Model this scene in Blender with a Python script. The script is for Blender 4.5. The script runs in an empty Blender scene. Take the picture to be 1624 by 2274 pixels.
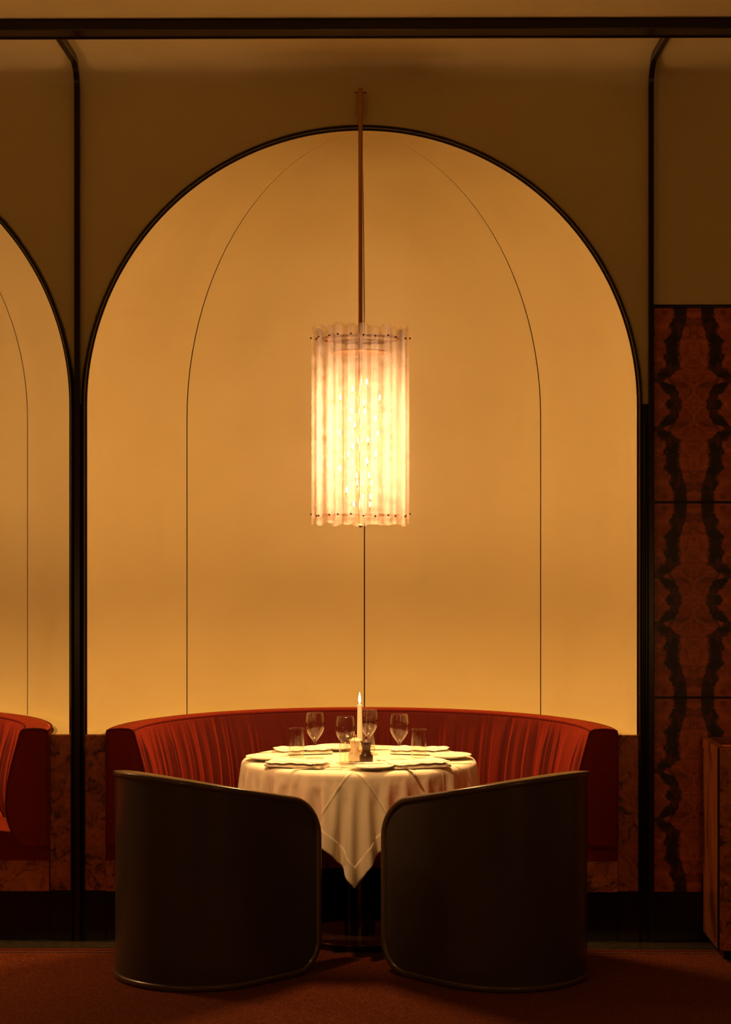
import bpy, bmesh, math, random
import numpy as np
from mathutils import Vector, Matrix

S = bpy.context.scene
COL = S.collection
R = math.radians
PI = math.pi

# ------------------------------------------------------------ camera
cam = bpy.data.cameras.new('camera')
cam.sensor_fit = 'VERTICAL'; cam.sensor_height = 36.0
cam.lens = 36.0 * 4135 / 2274
cam.shift_y = 43 / 2274
cam.clip_start = 0.05
co_ = bpy.data.objects.new('camera', cam); COL.objects.link(co_)
co_.location = (0.09, -7.70, 1.69)
co_.rotation_euler = (R(90), 0, R(0.55))
S.camera = co_

# ------------------------------------------------------------ view and light
S.view_settings.view_transform = 'Standard'
S.view_settings.look = 'None'
S.view_settings.gamma = 1.0
S.view_settings.use_curve_mapping = False
S.view_settings.exposure = 0.0
W = bpy.data.worlds.new('world'); S.world = W; W.use_nodes = True
W.node_tree.nodes['Background'].inputs[0].default_value = (1.0, 0.38, 0.085, 1)
W.node_tree.nodes['Background'].inputs[1].default_value = 0.078
BULB = 1180.0                      # radiance of the frosted bulbs in the pendants
SPOT = 122.0                       # reflector lamp in the foot of each pendant
ROOM = 1.0
def fill_light(x, y, z, power, radius):
    l = bpy.data.lights.new('fill_light', 'POINT'); l.energy = power * ROOM; l.shadow_soft_size = radius
    l.color = (1.0, 0.50, 0.16)
    o = bpy.data.objects.new('fill_light', l); COL.objects.link(o); o.location = (x, y, z)
fill_light(-3.2, -5.6, 2.3, 9, 0.16)       # unseen point lights added for room fill and sheen on the chair backs
fill_light(1.55, -4.5, 1.15, 11, 0.10)
fill_light(-1.75, -4.6, 1.15, 8, 0.10)
fill_light(0.6, -9.5, 2.4, 8, 0.16)

# narrow ceiling downlight in front of the bay, aimed at the dining table
pl = bpy.data.lights.new('ceiling_downlight', 'SPOT'); pl.energy = 290; pl.spot_size = R(26); pl.spot_blend = .85; pl.shadow_soft_size = .07
pl.color = (1.0, .53, .19)
po = bpy.data.objects.new('ceiling_downlight', pl); COL.objects.link(po); po.location = (-.95, -1.70, 3.56)
po.rotation_euler = (Vector((-.01, -.15, .70)) - Vector(po.location)).to_track_quat('-Z', 'Y').to_euler()

# ------------------------------------------------------------ materials
def mat(name, col=(.8,.8,.8), rough=.5, metal=0.0, spec=.5, coat=0.0, coat_rough=.1, sheen=0.0, sheen_rough=.4, sheen_tint=None):
    m = bpy.data.materials.new(name); m.use_nodes = True
    b = m.node_tree.nodes['Principled BSDF']
    b.inputs['Base Color'].default_value = (*col, 1)
    b.inputs['Roughness'].default_value = rough
    b.inputs['Metallic'].default_value = metal
    b.inputs['Specular IOR Level'].default_value = spec
    b.inputs['Coat Weight'].default_value = coat
    b.inputs['Coat Roughness'].default_value = coat_rough
    b.inputs['Sheen Weight'].default_value = sheen
    b.inputs['Sheen Roughness'].default_value = sheen_rough
    if sheen_tint: b.inputs['Sheen Tint'].default_value = (*sheen_tint, 1)
    return m
class NT:
    def __init__(s, m): s.t = m.node_tree; s.n = s.t.nodes; s.b = s.n.get('Principled BSDF')
    def new(s, typ, **kw):
        n = s.n.new(typ)
        for k, v in kw.items(): setattr(n, k, v)
        return n
    def link(s, a, b): s.t.links.new(a, b)
    def math(s, op, a, b=None, c=None, clamp=False):
        n = s.new('ShaderNodeMath', operation=op); n.use_clamp = clamp
        for i, v in enumerate((a, b, c)):
            if v is None: continue
            if isinstance(v, (int, float)): n.inputs[i].default_value = v
            else: s.link(v, n.inputs[i])
        return n.outputs[0]
    def coord(s, kind='Object'): return s.new('ShaderNodeTexCoord').outputs[kind]
    def mapping(s, v, scale=(1,1,1), loc=(0,0,0)):
        n = s.new('ShaderNodeMapping'); s.link(v, n.inputs[0]); n.inputs['Scale'].default_value = scale; n.inputs['Location'].default_value = loc
        return n.outputs[0]
    def noise(s, v, scale, detail=4, rough=.55, dist=0.0, out='Fac'):
        n = s.new('ShaderNodeTexNoise'); s.link(v, n.inputs['Vector'])
        n.inputs['Scale'].default_value = scale; n.inputs['Detail'].default_value = detail
        n.inputs['Roughness'].default_value = rough; n.inputs['Distortion'].default_value = dist
        return n.outputs[out]
    def ramp(s, fac, stops, interp='LINEAR'):
        n = s.new('ShaderNodeValToRGB'); s.link(fac, n.inputs[0]); cr = n.color_ramp; cr.interpolation = interp
        while len(cr.elements) > 1: cr.elements.remove(cr.elements[-1])
        for i, (p, c) in enumerate(stops):
            e = cr.elements[0] if i == 0 else cr.elements.new(p)
            e.position = p; e.color = (*c, 1) if hasattr(c, '__len__') else (c, c, c, 1)
        return n.outputs[0]
    def mixc(s, fac, a, b):
        n = s.new('ShaderNodeMix', data_type='RGBA')
        for sock, v in ((n.inputs[0], fac), (n.inputs[6], a), (n.inputs[7], b)):
            if isinstance(v, (int, float)): sock.default_value = v
            elif isinstance(v, tuple): sock.default_value = (*v, 1)
            else: s.link(v, sock)
        return n.outputs[2]
    def bump(s, h, strength, dist, normal_in=None):
        n = s.new('ShaderNodeBump'); s.link(h, n.inputs['Height']); n.inputs['Strength'].default_value = strength
        n.inputs['Distance'].default_value = dist
        if normal_in is not None: s.link(normal_in, n.inputs['Normal'])
        return n.outputs[0]
    def setc(s, c): s.link(c, s.b.inputs['Base Color'])
    def setn(s, c): s.link(c, s.b.inputs['Normal'])
    def setr(s, c): s.link(c, s.b.inputs['Roughness'])

def m_plaster():
    m = mat('plaster', (.74, .64, .36), .38, spec=.35); t = NT(m); v = t.coord()
    n1 = t.noise(t.mapping(v, (1, 1, 1.6)), 2.2, 3)
    n2 = t.noise(v, 18, 4)
    t.setc(t.mixc(n1, (.71, .605, .285), (.78, .675, .33)))
    t.setr(t.math('MULTIPLY_ADD', n1, .22, .27))
    b1 = t.bump(t.noise(t.mapping(v, (1, 1, 1.8)), 3.0, 2), .35, .03)
    t.setn(t.bump(n2, .06, .003, b1)); return m
def m_black():
    m = mat('black_lacquer', (.006, .002, .0015), .25, spec=.3); t = NT(m); v = t.coord()
    t.setc(t.mixc(t.noise(v, 9, 3), (.014, .005, .003), (.019, .007, .004))); return m
def m_ceiling_line():
    m = mat('brown_lacquer', (.02, .006, .002), .35, spec=.3); t = NT(m)
    t.setc(t.mixc(t.noise(t.coord(), 14, 3), (.014, .004, .0015), (.024, .007, .003))); return m
def m_burl():
    m = mat('burl_veneer', (.2, .05, .01), .38, spec=.4); t = NT(m); v = t.coord('Object')
    g = t.new('ShaderNodeNewGeometry').outputs['Position']
    w = t.noise(g, 5, 5, .6, out='Color')
    n = t.new('ShaderNodeVectorMath', operation='MULTIPLY_ADD'); t.link(w, n.inputs[0]); n.inputs[1].default_value = (.25, .25, .25); t.link(g, n.inputs[2])
    a = t.noise(n.outputs[0], 14, 6, .65, 1.2)
    fine = t.noise(t.mapping(n.outputs[0], (60, 60, 18)), 3, 4, .6)
    c = t.ramp(a, [(0, (.03, .010, .005)), (.38, (.08, .022, .008)), (.47, (.50, .13, .036)), (.6, (.72, .21, .06)), (.8, (.85, .28, .09))])
    t.setc(t.mixc(t.math('MULTIPLY', fine, .55), c, (.18, .045, .012))); return m
def m_book():
    # bookmatched burl: the figure mirrors about both middle lines of each panel
    m = mat('bookmatched_burl', (.2, .05, .01), .36, spec=.4); t = NT(m)
    sx = t.new('ShaderNodeSeparateXYZ'); t.link(t.coord('Object'), sx.inputs[0])
    u = t.math('ABSOLUTE', sx.outputs[0]); vv = t.math('ABSOLUTE', sx.outputs[2])
    cb = t.new('ShaderNodeCombineXYZ'); t.link(u, cb.inputs[0]); t.link(vv, cb.inputs[2])
    p = cb.outputs[0]
    n1 = t.noise(t.mapping(p, (1, 1, .8)), 22, 6, .65)
    n0 = t.noise(p, 7, 3, .5)
    c = t.ramp(t.math('DIVIDE', vv, .402), [(0, .40), (.14, .42), (.21, .56), (.245, .80), (.29, .60), (.42, .47), (.62, .44), (.8, .36), (.93, .28), (1, .26)])
    uu = t.math('ADD', u, t.math('MULTIPLY', t.math('SUBTRACT', n1, .5), .11))
    uu = t.math('ADD', uu, t.math('MULTIPLY', t.math('SUBTRACT', n0, .5), .06))
    d = t.math('ABSOLUTE', t.math('SUBTRACT', uu, t.math('MULTIPLY', c, .2)))
    wv = t.math('MULTIPLY_ADD', n0, .034, .017)
    mask = t.math('MULTIPLY', t.math('SUBTRACT', wv, d), 110, clamp=True)
    fine = t.noise(t.mapping(p, (30, 30, 90)), 1.6, 6, .7, 1.0)
    blot = t.noise(p, 16, 5, .6, 1.5)
    red = t.ramp(blot, [(.25, (.10, .026, .010)), (.42, (.38, .085, .024)), (.55, (.55, .135, .038)), (.75, (.75, .21, .06))])
    red = t.mixc(t.math('MULTIPLY', t.math('GREATER_THAN', fine, .56), .35), red, (.14, .03, .008))
    dark = t.ramp(n1, [(.3, (.012, .006, .004)), (.5, (.035, .013, .006)), (.62, (.14, .035, .012)), (.7, (.02, .008, .004))])
    t.setc(t.mixc(mask, red, dark)); return m
def m_grain():
    m = mat('straight_grain_veneer', (.2, .05, .01), .3, spec=.4, coat=.2); t = NT(m); v = t.coord('Object')
    a = t.noise(t.mapping(v, (40, 40, 1.6)), 2.2, 5, .6, .4)
    b = t.noise(t.mapping(v, (6, 6, 2.2)), 1.6, 3)
    c = t.ramp(a, [(.25, (.10, .024, .006)), (.5, (.20, .052, .014)), (.75, (.28, .085, .024))])
    t.setc(t.mixc(t.ramp(b, [(.50, 0.0), (.62, .75)]), c, (.035, .009, .003))); return m
def m_velvet(name, c0, c1, sh=1.0, fold=.7):
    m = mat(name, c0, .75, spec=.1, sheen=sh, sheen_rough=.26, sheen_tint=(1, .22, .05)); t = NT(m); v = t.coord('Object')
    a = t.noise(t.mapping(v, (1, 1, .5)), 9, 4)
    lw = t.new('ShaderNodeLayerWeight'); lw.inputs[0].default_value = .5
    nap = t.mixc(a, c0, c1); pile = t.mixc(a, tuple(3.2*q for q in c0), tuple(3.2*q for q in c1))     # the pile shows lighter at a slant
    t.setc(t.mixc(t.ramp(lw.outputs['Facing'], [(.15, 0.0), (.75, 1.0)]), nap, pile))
    f = t.noise(v, 420, 2)
    b0 = t.bump(t.noise(t.mapping(v, (1, 1, .10)), 34, 3), fold, .012)
    t.setn(t.bump(f, .12, .001, b0)); return m
def m_linen():
    m = mat('white_linen', (.84, .75, .60), .85, spec=.1, sheen=.15); t = NT(m)
    uv = t.coord('UV'); v = t.coord('Object')
    w = t.new('ShaderNodeTexWave'); t.link(v, w.inputs[0]); w.inputs['Scale'].default_value = 260; w.inputs['Distortion'].default_value = .4
    b = t.bump(w.outputs['Fac'], .05, .0006)
    # pressed fold lines at the quarters of the cloth
    s = t.new('ShaderNodeSeparateXYZ'); t.link(uv, s.inputs[0])
    h = None
    for o in (s.outputs[0], s.outputs[1]):
        f = t.math('PINGPONG', t.math('ADD', o, .125), .125)
        g = t.math('MULTIPLY', t.math('SUBTRACT', .006, t.math('SUBTRACT', .125, f)), 160, clamp=True)
        h = g if h is None else t.math('MAXIMUM', h, g)
    t.setn(t.bump(h, .8, .003, b)); return m
def m_napkin():
    m = mat('napkin_cotton', (.90, .82, .69), .9, spec=.1, sheen=.1); t = NT(m); v = t.coord('Object')
    t.setn(t.bump(t.noise(v, 24, 4), .35, .01, t.bump(t.noise(v, 500, 2), .1, .0006))); return m
def m_simple(name, c0, c1, scale, rough, **kw):
    m = mat(name, c0, rough, **kw); t = NT(m); t.setc(t.mixc(t.noise(t.coord(), scale, 3), c0, c1)); return m
def m_carpet():
    m = mat('wool_carpet', (.2, .04, .01), .95, spec=.05, sheen=.25, sheen_tint=(1, .4, .15)); t = NT(m); v = t.coord('Object')
    a = t.noise(v, 125, 3, .85); b = t.noise(v, 3.5, 4); e = t.noise(v, 90, 3, .7)
    c = t.ramp(a, [(.30, (.012, .002, .001)), (.45, (.060, .010, .0035)), (.58, (.105, .020, .006)), (.70, (.36, .12, .04))])
    c = t.mixc(t.math('MULTIPLY', b, .35), c, (.10, .018, .006))
    t.setc(c); t.setn(t.bump(e, .6, .006, t.bump(a, .6, .003))); return m
def m_stone():
    m = mat('dark_stone', (.03, .022, .012), .25, spec=.5); t = NT(m); v = t.coord()
    t.setc(t.ramp(t.noise(v, 30, 5, .7), [(.35, (.020, .015, .008)), (.6, (.036, .026, .013)), (.8, (.09, .06, .03))])); return m
def m_chair():
    m = mat('dark_lacquered_leather', (.03, .014, .008), .36, spec=.5); t = NT(m); v = t.coord()
    t.setc(t.mixc(t.noise(v, 5, 4), (.042, .030, .023), (.062, .046, .035)))
    t.setr(t.math('MULTIPLY_ADD', t.noise(v, 7, 4), .08, .25))
    t.setn(t.bump(t.noise(v, 60, 3), .05, .002)); return m
def m_thin_glass():
    m = bpy.data.materials.new('clear_glass'); m.use_nodes = True; t = NT(m); n = t.n
    n.remove(n['Principled BSDF']); out = n['Material Output']
    tr = t.new('ShaderNodeBsdfTransparent'); gl = t.new('ShaderNodeBsdfGlossy'); gl.inputs['Roughness'].default_value = .02
    nz = t.noise(t.coord(), 3, 2); t.link(t.mixc(nz, (.972, .955, .92), (.985, .972, .945)), tr.inputs[0])
    lw = t.new('ShaderNodeLayerWeight'); lw.inputs[0].default_value = .5
    f = t.math('MULTIPLY_ADD', t.math('POWER', lw.outputs['Facing'], 3.0), .55, .035, clamp=True)
    mx = t.new('ShaderNodeMixShader'); t.link(f, mx.inputs[0]); t.link(tr.outputs[0], mx.inputs[1]); t.link(gl.outputs[0], mx.inputs[2])
    t.link(mx.outputs[0], out.inputs[0]); return m
def m_strip_glass():
    # pressed glass: a fine waffle grid, part clear, part frosted
    m = bpy.data.materials.new('pressed_glass'); m.use_nodes = True; t = NT(m); n = t.n
    n.remove(n['Principled BSDF']); out = n['Material Output']
    v = t.coord('Object'); s = t.new('ShaderNodeSeparateXYZ'); t.link(v, s.inputs[0])
    rnd = t.new('ShaderNodeObjectInfo').outputs['Random']
    cb = t.new('ShaderNodeCombineXYZ'); t.link(s.outputs[0], cb.inputs[0]); t.link(s.outputs[2], cb.inputs[2]); t.link(t.math('MULTIPLY', rnd, 9), cb.inputs[1])
    p = cb.outputs[0]
    gx = t.math('POWER', t.math('ABSOLUTE', t.math('SINE', t.math('MULTIPLY', s.outputs[0], PI/.0045))), .7)
    gz = t.math('POWER', t.math('ABSOLUTE', t.math('SINE', t.math('MULTIPLY', s.outputs[2], PI/.0045))), .7)
    grid = t.math('MULTIPLY', gx, gz)
    blot = t.noise(t.mapping(p, (1.0, 1, 1.2)), 95, 4, .7, .4)
    wav = t.noise(t.mapping(p, (.25, 1, 1.0)), 28, 2, .5)
    frost = t.math('ADD', t.math('MULTIPLY', grid, -.75), t.math('MULTIPLY', t.math('SUBTRACT', blot, .5), -2.0))
    frost = t.math('ADD', frost, t.math('MULTIPLY', t.math('SUBTRACT', wav, .5), 1.6))
    # smooth flat band down the middle of each strip
    band = t.math('MULTIPLY', t.math('SUBTRACT', .0150, t.math('ABSOLUTE', s.outputs[0])), 900, clamp=True)
    frost = t.math('ADD', frost, t.math('MULTIPLY_ADD', band, .75, .42), clamp=True)
    clear = t.math('MULTIPLY_ADD', frost, -.215, .985)
    tr = t.new('ShaderNodeBsdfTransparent'); tr.inputs[0].default_value = (.985, .94, .86, 1)
    tl = t.new('ShaderNodeBsdfTranslucent'); tl.inputs[0].default_value = (.96, .86, .78, 1)
    df = t.new('ShaderNodeBsdfDiffuse'); df.inputs[0].default_value = (.92, .84, .78, 1)
    gl = t.new('ShaderNodeBsdfGlossy'); gl.inputs['Roughness'].default_value = .22
    bm_ = t.bump(t.math('ADD', grid, blot), .6, .002)
    for q in (tl, df, gl): t.link(bm_, q.inputs['Normal'])
    a = t.new('ShaderNodeMixShader'); a.inputs[0].default_value = .35; t.link(tl.outputs[0], a.inputs[1]); t.link(df.outputs[0], a.inputs[2])
    b = t.new('ShaderNodeMixShader'); t.link(clear, b.inputs[0]); t.link(a.outputs[0], b.inputs[1]); t.link(tr.outputs[0], b.inputs[2])
    c = t.new('ShaderNodeMixShader'); c.inputs[0].default_value = .05; t.link(b.outputs[0], c.inputs[1]); t.link(gl.outputs[0], c.inputs[2])
    t.link(c.outputs[0], out.inputs[0]); return m
def m_emit(name, col, strength, scale=8):
    m = bpy.data.materials.new(name); m.use_nodes = True; t = NT(m); n = t.n
    n.remove(n['Principled BSDF'])
    e = t.new('ShaderNodeEmission'); e.inputs[1].default_value = strength
    t.link(t.mixc(t.noise(t.coord(), scale, 1), col, tuple(c*.93 for c in col)), e.inputs[0])
    t.link(e.outputs[0], n['Material Output'].inputs[0]); return m

PLASTER = m_plaster(); BLACK = m_black(); BROWN = m_ceiling_line(); BURL = m_burl(); BOOK = m_book(); GRAIN = m_grain()
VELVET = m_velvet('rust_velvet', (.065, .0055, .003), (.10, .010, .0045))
VELVET_D = m_velvet('dark_rust_velvet', (.19, .013, .007), (.24, .018, .008), .5, .08)
PIPE = m_simple('dark_red_piping', (.10, .007, .004), (.14, .011, .006), 30, .85, spec=.1)
LINEN = m_linen(); NAPKIN = m_napkin(); CARPET = m_carpet(); STONE = m_stone(); CHAIR = m_chair(); GLASS = m_thin_glass(); STRIP = m_strip_glass()
CHAIR_RIM = m_simple('dark_lacquered_rim', (.065, .038, .020), (.085, .050, .027), 12, .30, spec=.5, coat=.3)
PORC = m_simple('cream_porcelain', (.84, .78, .68), (.87, .81, .71), 5, .25, spec=.5)
BRASS = m_simple('aged_brass', (.55, .27, .08), (.62, .32, .10), 20, .32, metal=1.0)
SCREW = m_simple('dark_brass_screw', (.16, .06, .02), (.20, .08, .03), 40, .35, metal=1.0)
STEEL = m_simple('polished_steel', (.70, .66, .60), (.76, .72, .66), 20, .18, metal=1.0)
BRONZE = m_simple('polished_dark_metal', (.10, .06, .035), (.13, .08, .045), 6, .14, metal=1.0)
BASEM = m_simple('brown_metal_plate', (.42, .20, .09), (.50, .25, .11), 8, .22, metal=.6)
WAX = m_simple('ivory_wax', (.86, .74, .58), (.88, .77, .62), 8, .45, spec=.4)
MILLW = m_simple('dark_mill_wood', (.035, .014, .006), (.06, .024, .010), 30, .35, spec=.35)
MILLC = m_simple('cream_mill_lacquer', (.80, .68, .48), (.84, .73, .53), 12, .4, coat=.1)
THREAD = m_simple('dark_thread', (.03, .015, .010), (.05, .025, .015), 60, .8)
EDGE = m_simple('carpet_binding', (.06, .010, .0035), (.10, .018, .006), 160, .9, spec=.05)
BULBM = m_emit('frosted_bulb', (1.0, .60, .33), BULB)
FLAME = m_emit('candle_flame', (1.0, .70, .36), 38)

# ------------------------------------------------------------ builders
def link(name, verts, faces, m, parent=None, smooth=True, sharp=35, uvs=None):
    me = bpy.data.meshes.new(name); me.from_pydata([tuple(v) for v in verts], [], faces); me.materials.append(m)
    if smooth:
        me.polygons.foreach_set('use_smooth', [True] * len(me.polygons)); me.set_sharp_from_angle(angle=R(sharp))
    me.update()
    o = bpy.data.objects.new(name, me); COL.objects.link(o)
    if parent is not None: o.parent = parent
    return o
def copyo(o, parent=None, loc=None, rotz=None):
    c = o.copy(); COL.objects.link(c)
    if parent is not None: c.parent = parent
    if loc is not None: c.location = loc
    if rotz is not None: c.rotation_euler = (0, 0, rotz)
    return c
def copy_tree(o, parent=None):
    c = o.copy(); COL.objects.link(c); c.parent = parent
    for ch in list(o.children): copy_tree(ch, c)
    return c
def tag(o, label, cat, group=None, kind=None):
    o['label'] = label; o['category'] = cat
    if group: o['group'] = group
    if kind: o['kind'] = kind
    return o
def empty(name, loc, label, cat, group=None, rz=0, kind=None):
    o = bpy.data.objects.new(name, None); COL.objects.link(o); o.location = loc; o.rotation_euler = (0, 0, rz); o.empty_display_size = .05
    return tag(o, label, cat, group, kind)
class MB:
    def __init__(s): s.v = []; s.f = []
    def add(s, v, f): k = len(s.v); s.v += [tuple(x) for x in v]; s.f += [tuple(i + k for i in q) for q in f]; return s
    def box(s, x0, x1, y0, y1, z0, z1, bev=0.0):
        if bev <= 0:
            v = [(x, y, z) for z in (z0, z1) for y in (y0, y1) for x in (x0, x1)]
            return s.add(v, [(0,2,3,1),(4,5,7,6),(0,1,5,4),(2,6,7,3),(0,4,6,2),(1,3,7,5)])
        bm = bmesh.new(); bmesh.ops.create_cube(bm, size=1)
        for w in bm.verts: w.co = Vector(((x0+x1)/2 + w.co.x*(x1-x0), (y0+y1)/2 + w.co.y*(y1-y0), (z0+z1)/2 + w.co.z*(z1-z0)))
        bmesh.ops.bevel(bm, geom=list(bm.edges), offset=bev, segments=2, affect='EDGES', profile=.5)
        bm.verts.index_update(); s.add([w.co[:] for w in bm.verts], [[q.index for q in f.verts] for f in bm.faces]); bm.free(); return s
    def lathe(s, prof, seg=32, c=(0,0,0)):
        v = []; f = []; rows = []
        for r, z in prof:
            if r <= 1e-6: rows.append([len(v)]); v.append((c[0], c[1], c[2]+z))
            else:
                rows.append(list(range(len(v), len(v)+seg)))
                v += [(c[0]+r*math.cos(2*PI*i/seg), c[1]+r*math.sin(2*PI*i/seg), c[2]+z) for i in range(seg)]
        for a, b in zip(rows, rows[1:]):
            for i in range(seg):
                j = (i+1) % seg
                q = []
                for k in (a[i % len(a)], a[j % len(a)], b[j % len(b)], b[i % len(b)]):
                    if k not in q: q.append(k)
                if len(q) > 2: f.append(tuple(q))
        return s.add(v, f)
    def sweep(s, path, prof, frames, closed=False):
        # path: points; frames: (A, B) per point; prof: closed (a, b) outline
        n = len(prof); v = []; f = []
        for p, (A, B) in zip(path, frames):
            p = Vector(p); A = Vector(A); B = Vector(B)
            v += [tuple(p + A*a + B*b) for a, b in prof]
        m = len(path)
        for i in range(m if closed else m-1):
            k = (i+1) % m
            for j in range(n):
                l = (j+1) % n
                f.append((i*n+j, i*n+l, k*n+l, k*n+j))
        if not closed: f.append(tuple(range(n))[::-1]); f.append(tuple((m-1)*n+j for j in range(n)))
        return s.add(v, f)
    def tube(s, path, r, seg=8, closed=False, up=(0,0,1)):
        prof = [(math.cos(2*PI*i/seg), math.sin(2*PI*i/seg)) for i in range(seg)]
        P = [Vector(p) for p in path]; fr = []; m = len(P); A0 = None
        rr = r if hasattr(r, '__len__') else [r]*m
        for i in range(m):
            a = P[(i-1) % m] if (closed or i > 0) else P[i]; b = P[(i+1) % m] if (closed or i < m-1) else P[i]
            T = (b-a).normalized()
            if A0 is None:
                u = Vector(up)
                if abs(T.dot(u)) > .95: u = Vector((1, 0, 0))
                A0 = (u - T*T.dot(u)).normalized()
            else: A0 = (A0 - T*T.dot(A0)).normalized()
            B = T.cross(A0); fr.append((A0*rr[i], B*rr[i]))
        return s.sweep(path, prof, fr, closed)
    def make(s, name, m, parent=None, **kw): return link(name, s.v, s.f, m, parent, **kw)
def rrect(w, h, r, n=3):
    o = []
    for cx, cy, a0 in ((w/2-r, h/2-r, 0), (-w/2+r, h/2-r, 90), (-w/2+r, -h/2+r, 180), (w/2-r, -h/2+r, 270)):
        for i in range(n+1):
            a = R(a0 + 90*i/n); o.append((cx + r*math.cos(a), cy + r*math.sin(a)))
    return o

# ============================================================ STRUCTURE
BAY = 2.348          # spacing of the bays
AR = 1.143           # arch radius
SPR = 2.21           # springing height
LEDGE = 0.85
SKIRT = 0.204
CEIL = 3.64
CV = 0.13            # cove radius
XL, XR = -3.70, 3.40

def shell(grid_in, grid_out):
    """closed slab between two equal grids of points"""
    mb = MB(); n = len(grid_in); m = len(grid_in[0])
    v = [p for r in grid_in for p in r] + [p for r in grid_out for p in r]; k = n*m; f = []
    for i in range(n-1):
        for j in range(m-1):
            a, b, c, d = i*m+j, i*m+j+1, (i+1)*m+j+1, (i+1)*m+j
            f.append((a, b, c, d)); f.append((k+d, k+c, k+b, k+a))
    for i in range(n-1):
        f.append((i*m, (i+1)*m, k+(i+1)*m, k+i*m)); f.append((i*m+m-1, k+i*m+m-1, k+(i+1)*m+m-1, (i+1)*m+m-1))
    for j in range(m-1):
        f.append((j, k+j, k+j+1, j+1)); q = (n-1)*m; f.append((q+j, q+j+1, k+q+j+1, k+q+j))
    return mb.add(v, f)

# floor: dark stone with the wool carpet laid on it
fl = MB().box(XL, XR, -9.5, 1.35, -.05, 0).make('floor', STONE, smooth=False)
tag(fl, 'dark polished stone floor, seen as a strip along the foot of the wall', 'floor', kind='structure')
cp = MB().box(XL, XR, -9.5, -.19, 0, .003).make('carpet', CARPET, smooth=False)
tag(cp, 'rust red flecked wool carpet across the foreground', 'carpet', kind='structure')
MB().box(XL, XR, -.218, -.188, 0, .0045).make('edge_binding', EDGE, cp, smooth=False)
st = MB(); x = XL + .01
while x < XR - .02:
    st.box(x, x+.0150, -.256, -.246, .003, .0048); x += .0187
o = st.make('stitching', THREAD, cp, smooth=False); o['kind'] = 'stuff'
# ceiling
ce = MB().box(XL, XR, -9.5, -CV, CEIL, CEIL+.05).make('ceiling', PLASTER, smooth=False)
tag(ce, 'cream plaster ceiling above and behind the black beam', 'ceiling', kind='structure')

# back wall: plain plaster pierced by two arches, coved into the ceiling
mb = MB()
def top_strip(xs, zb):
    """from bottom heights up the wall and round the cove"""
    cove = [(0, CEIL-CV)] + [(-CV + CV*math.cos(a), CEIL-CV + CV*math.sin(a)) for a in [R(90)*k/8 for k in range(1, 9)]]
    rows = []
    for x, z in zip(xs, zb):
        col = [(x, 0, z + (CEIL-CV-z)*k/6) for k in range(6)] + [(x, y, zz) for y, zz in cove]
        rows.append(col)
    out = [[(p[0], p[1]+.05 if p[1] > -.001 else p[1]+.04, p[2]+(.04 if p[1] < -.001 else 0)) for p in r] for r in rows]
    s = shell(rows, out); mb.add(s.v, s.f)
for cx in (-BAY, 0.0):
    xs = [cx - AR*math.cos(PI*k/72) for k in range(73)]
    top_strip(xs, [SPR + AR*math.sin(PI*k/72) for k in range(73)])
for a, b in ((XL, -BAY-AR), (-BAY+AR, -AR), (AR, XR)):
    top_strip([a, b], [SPR, SPR]); mb.box(a, b, 0, .05, 0, SPR)
wb = mb.make('wall_back', PLASTER, sharp=40)
tag(wb, 'cream plaster wall around the two arches, curving into the ceiling', 'wall', kind='structure')

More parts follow.
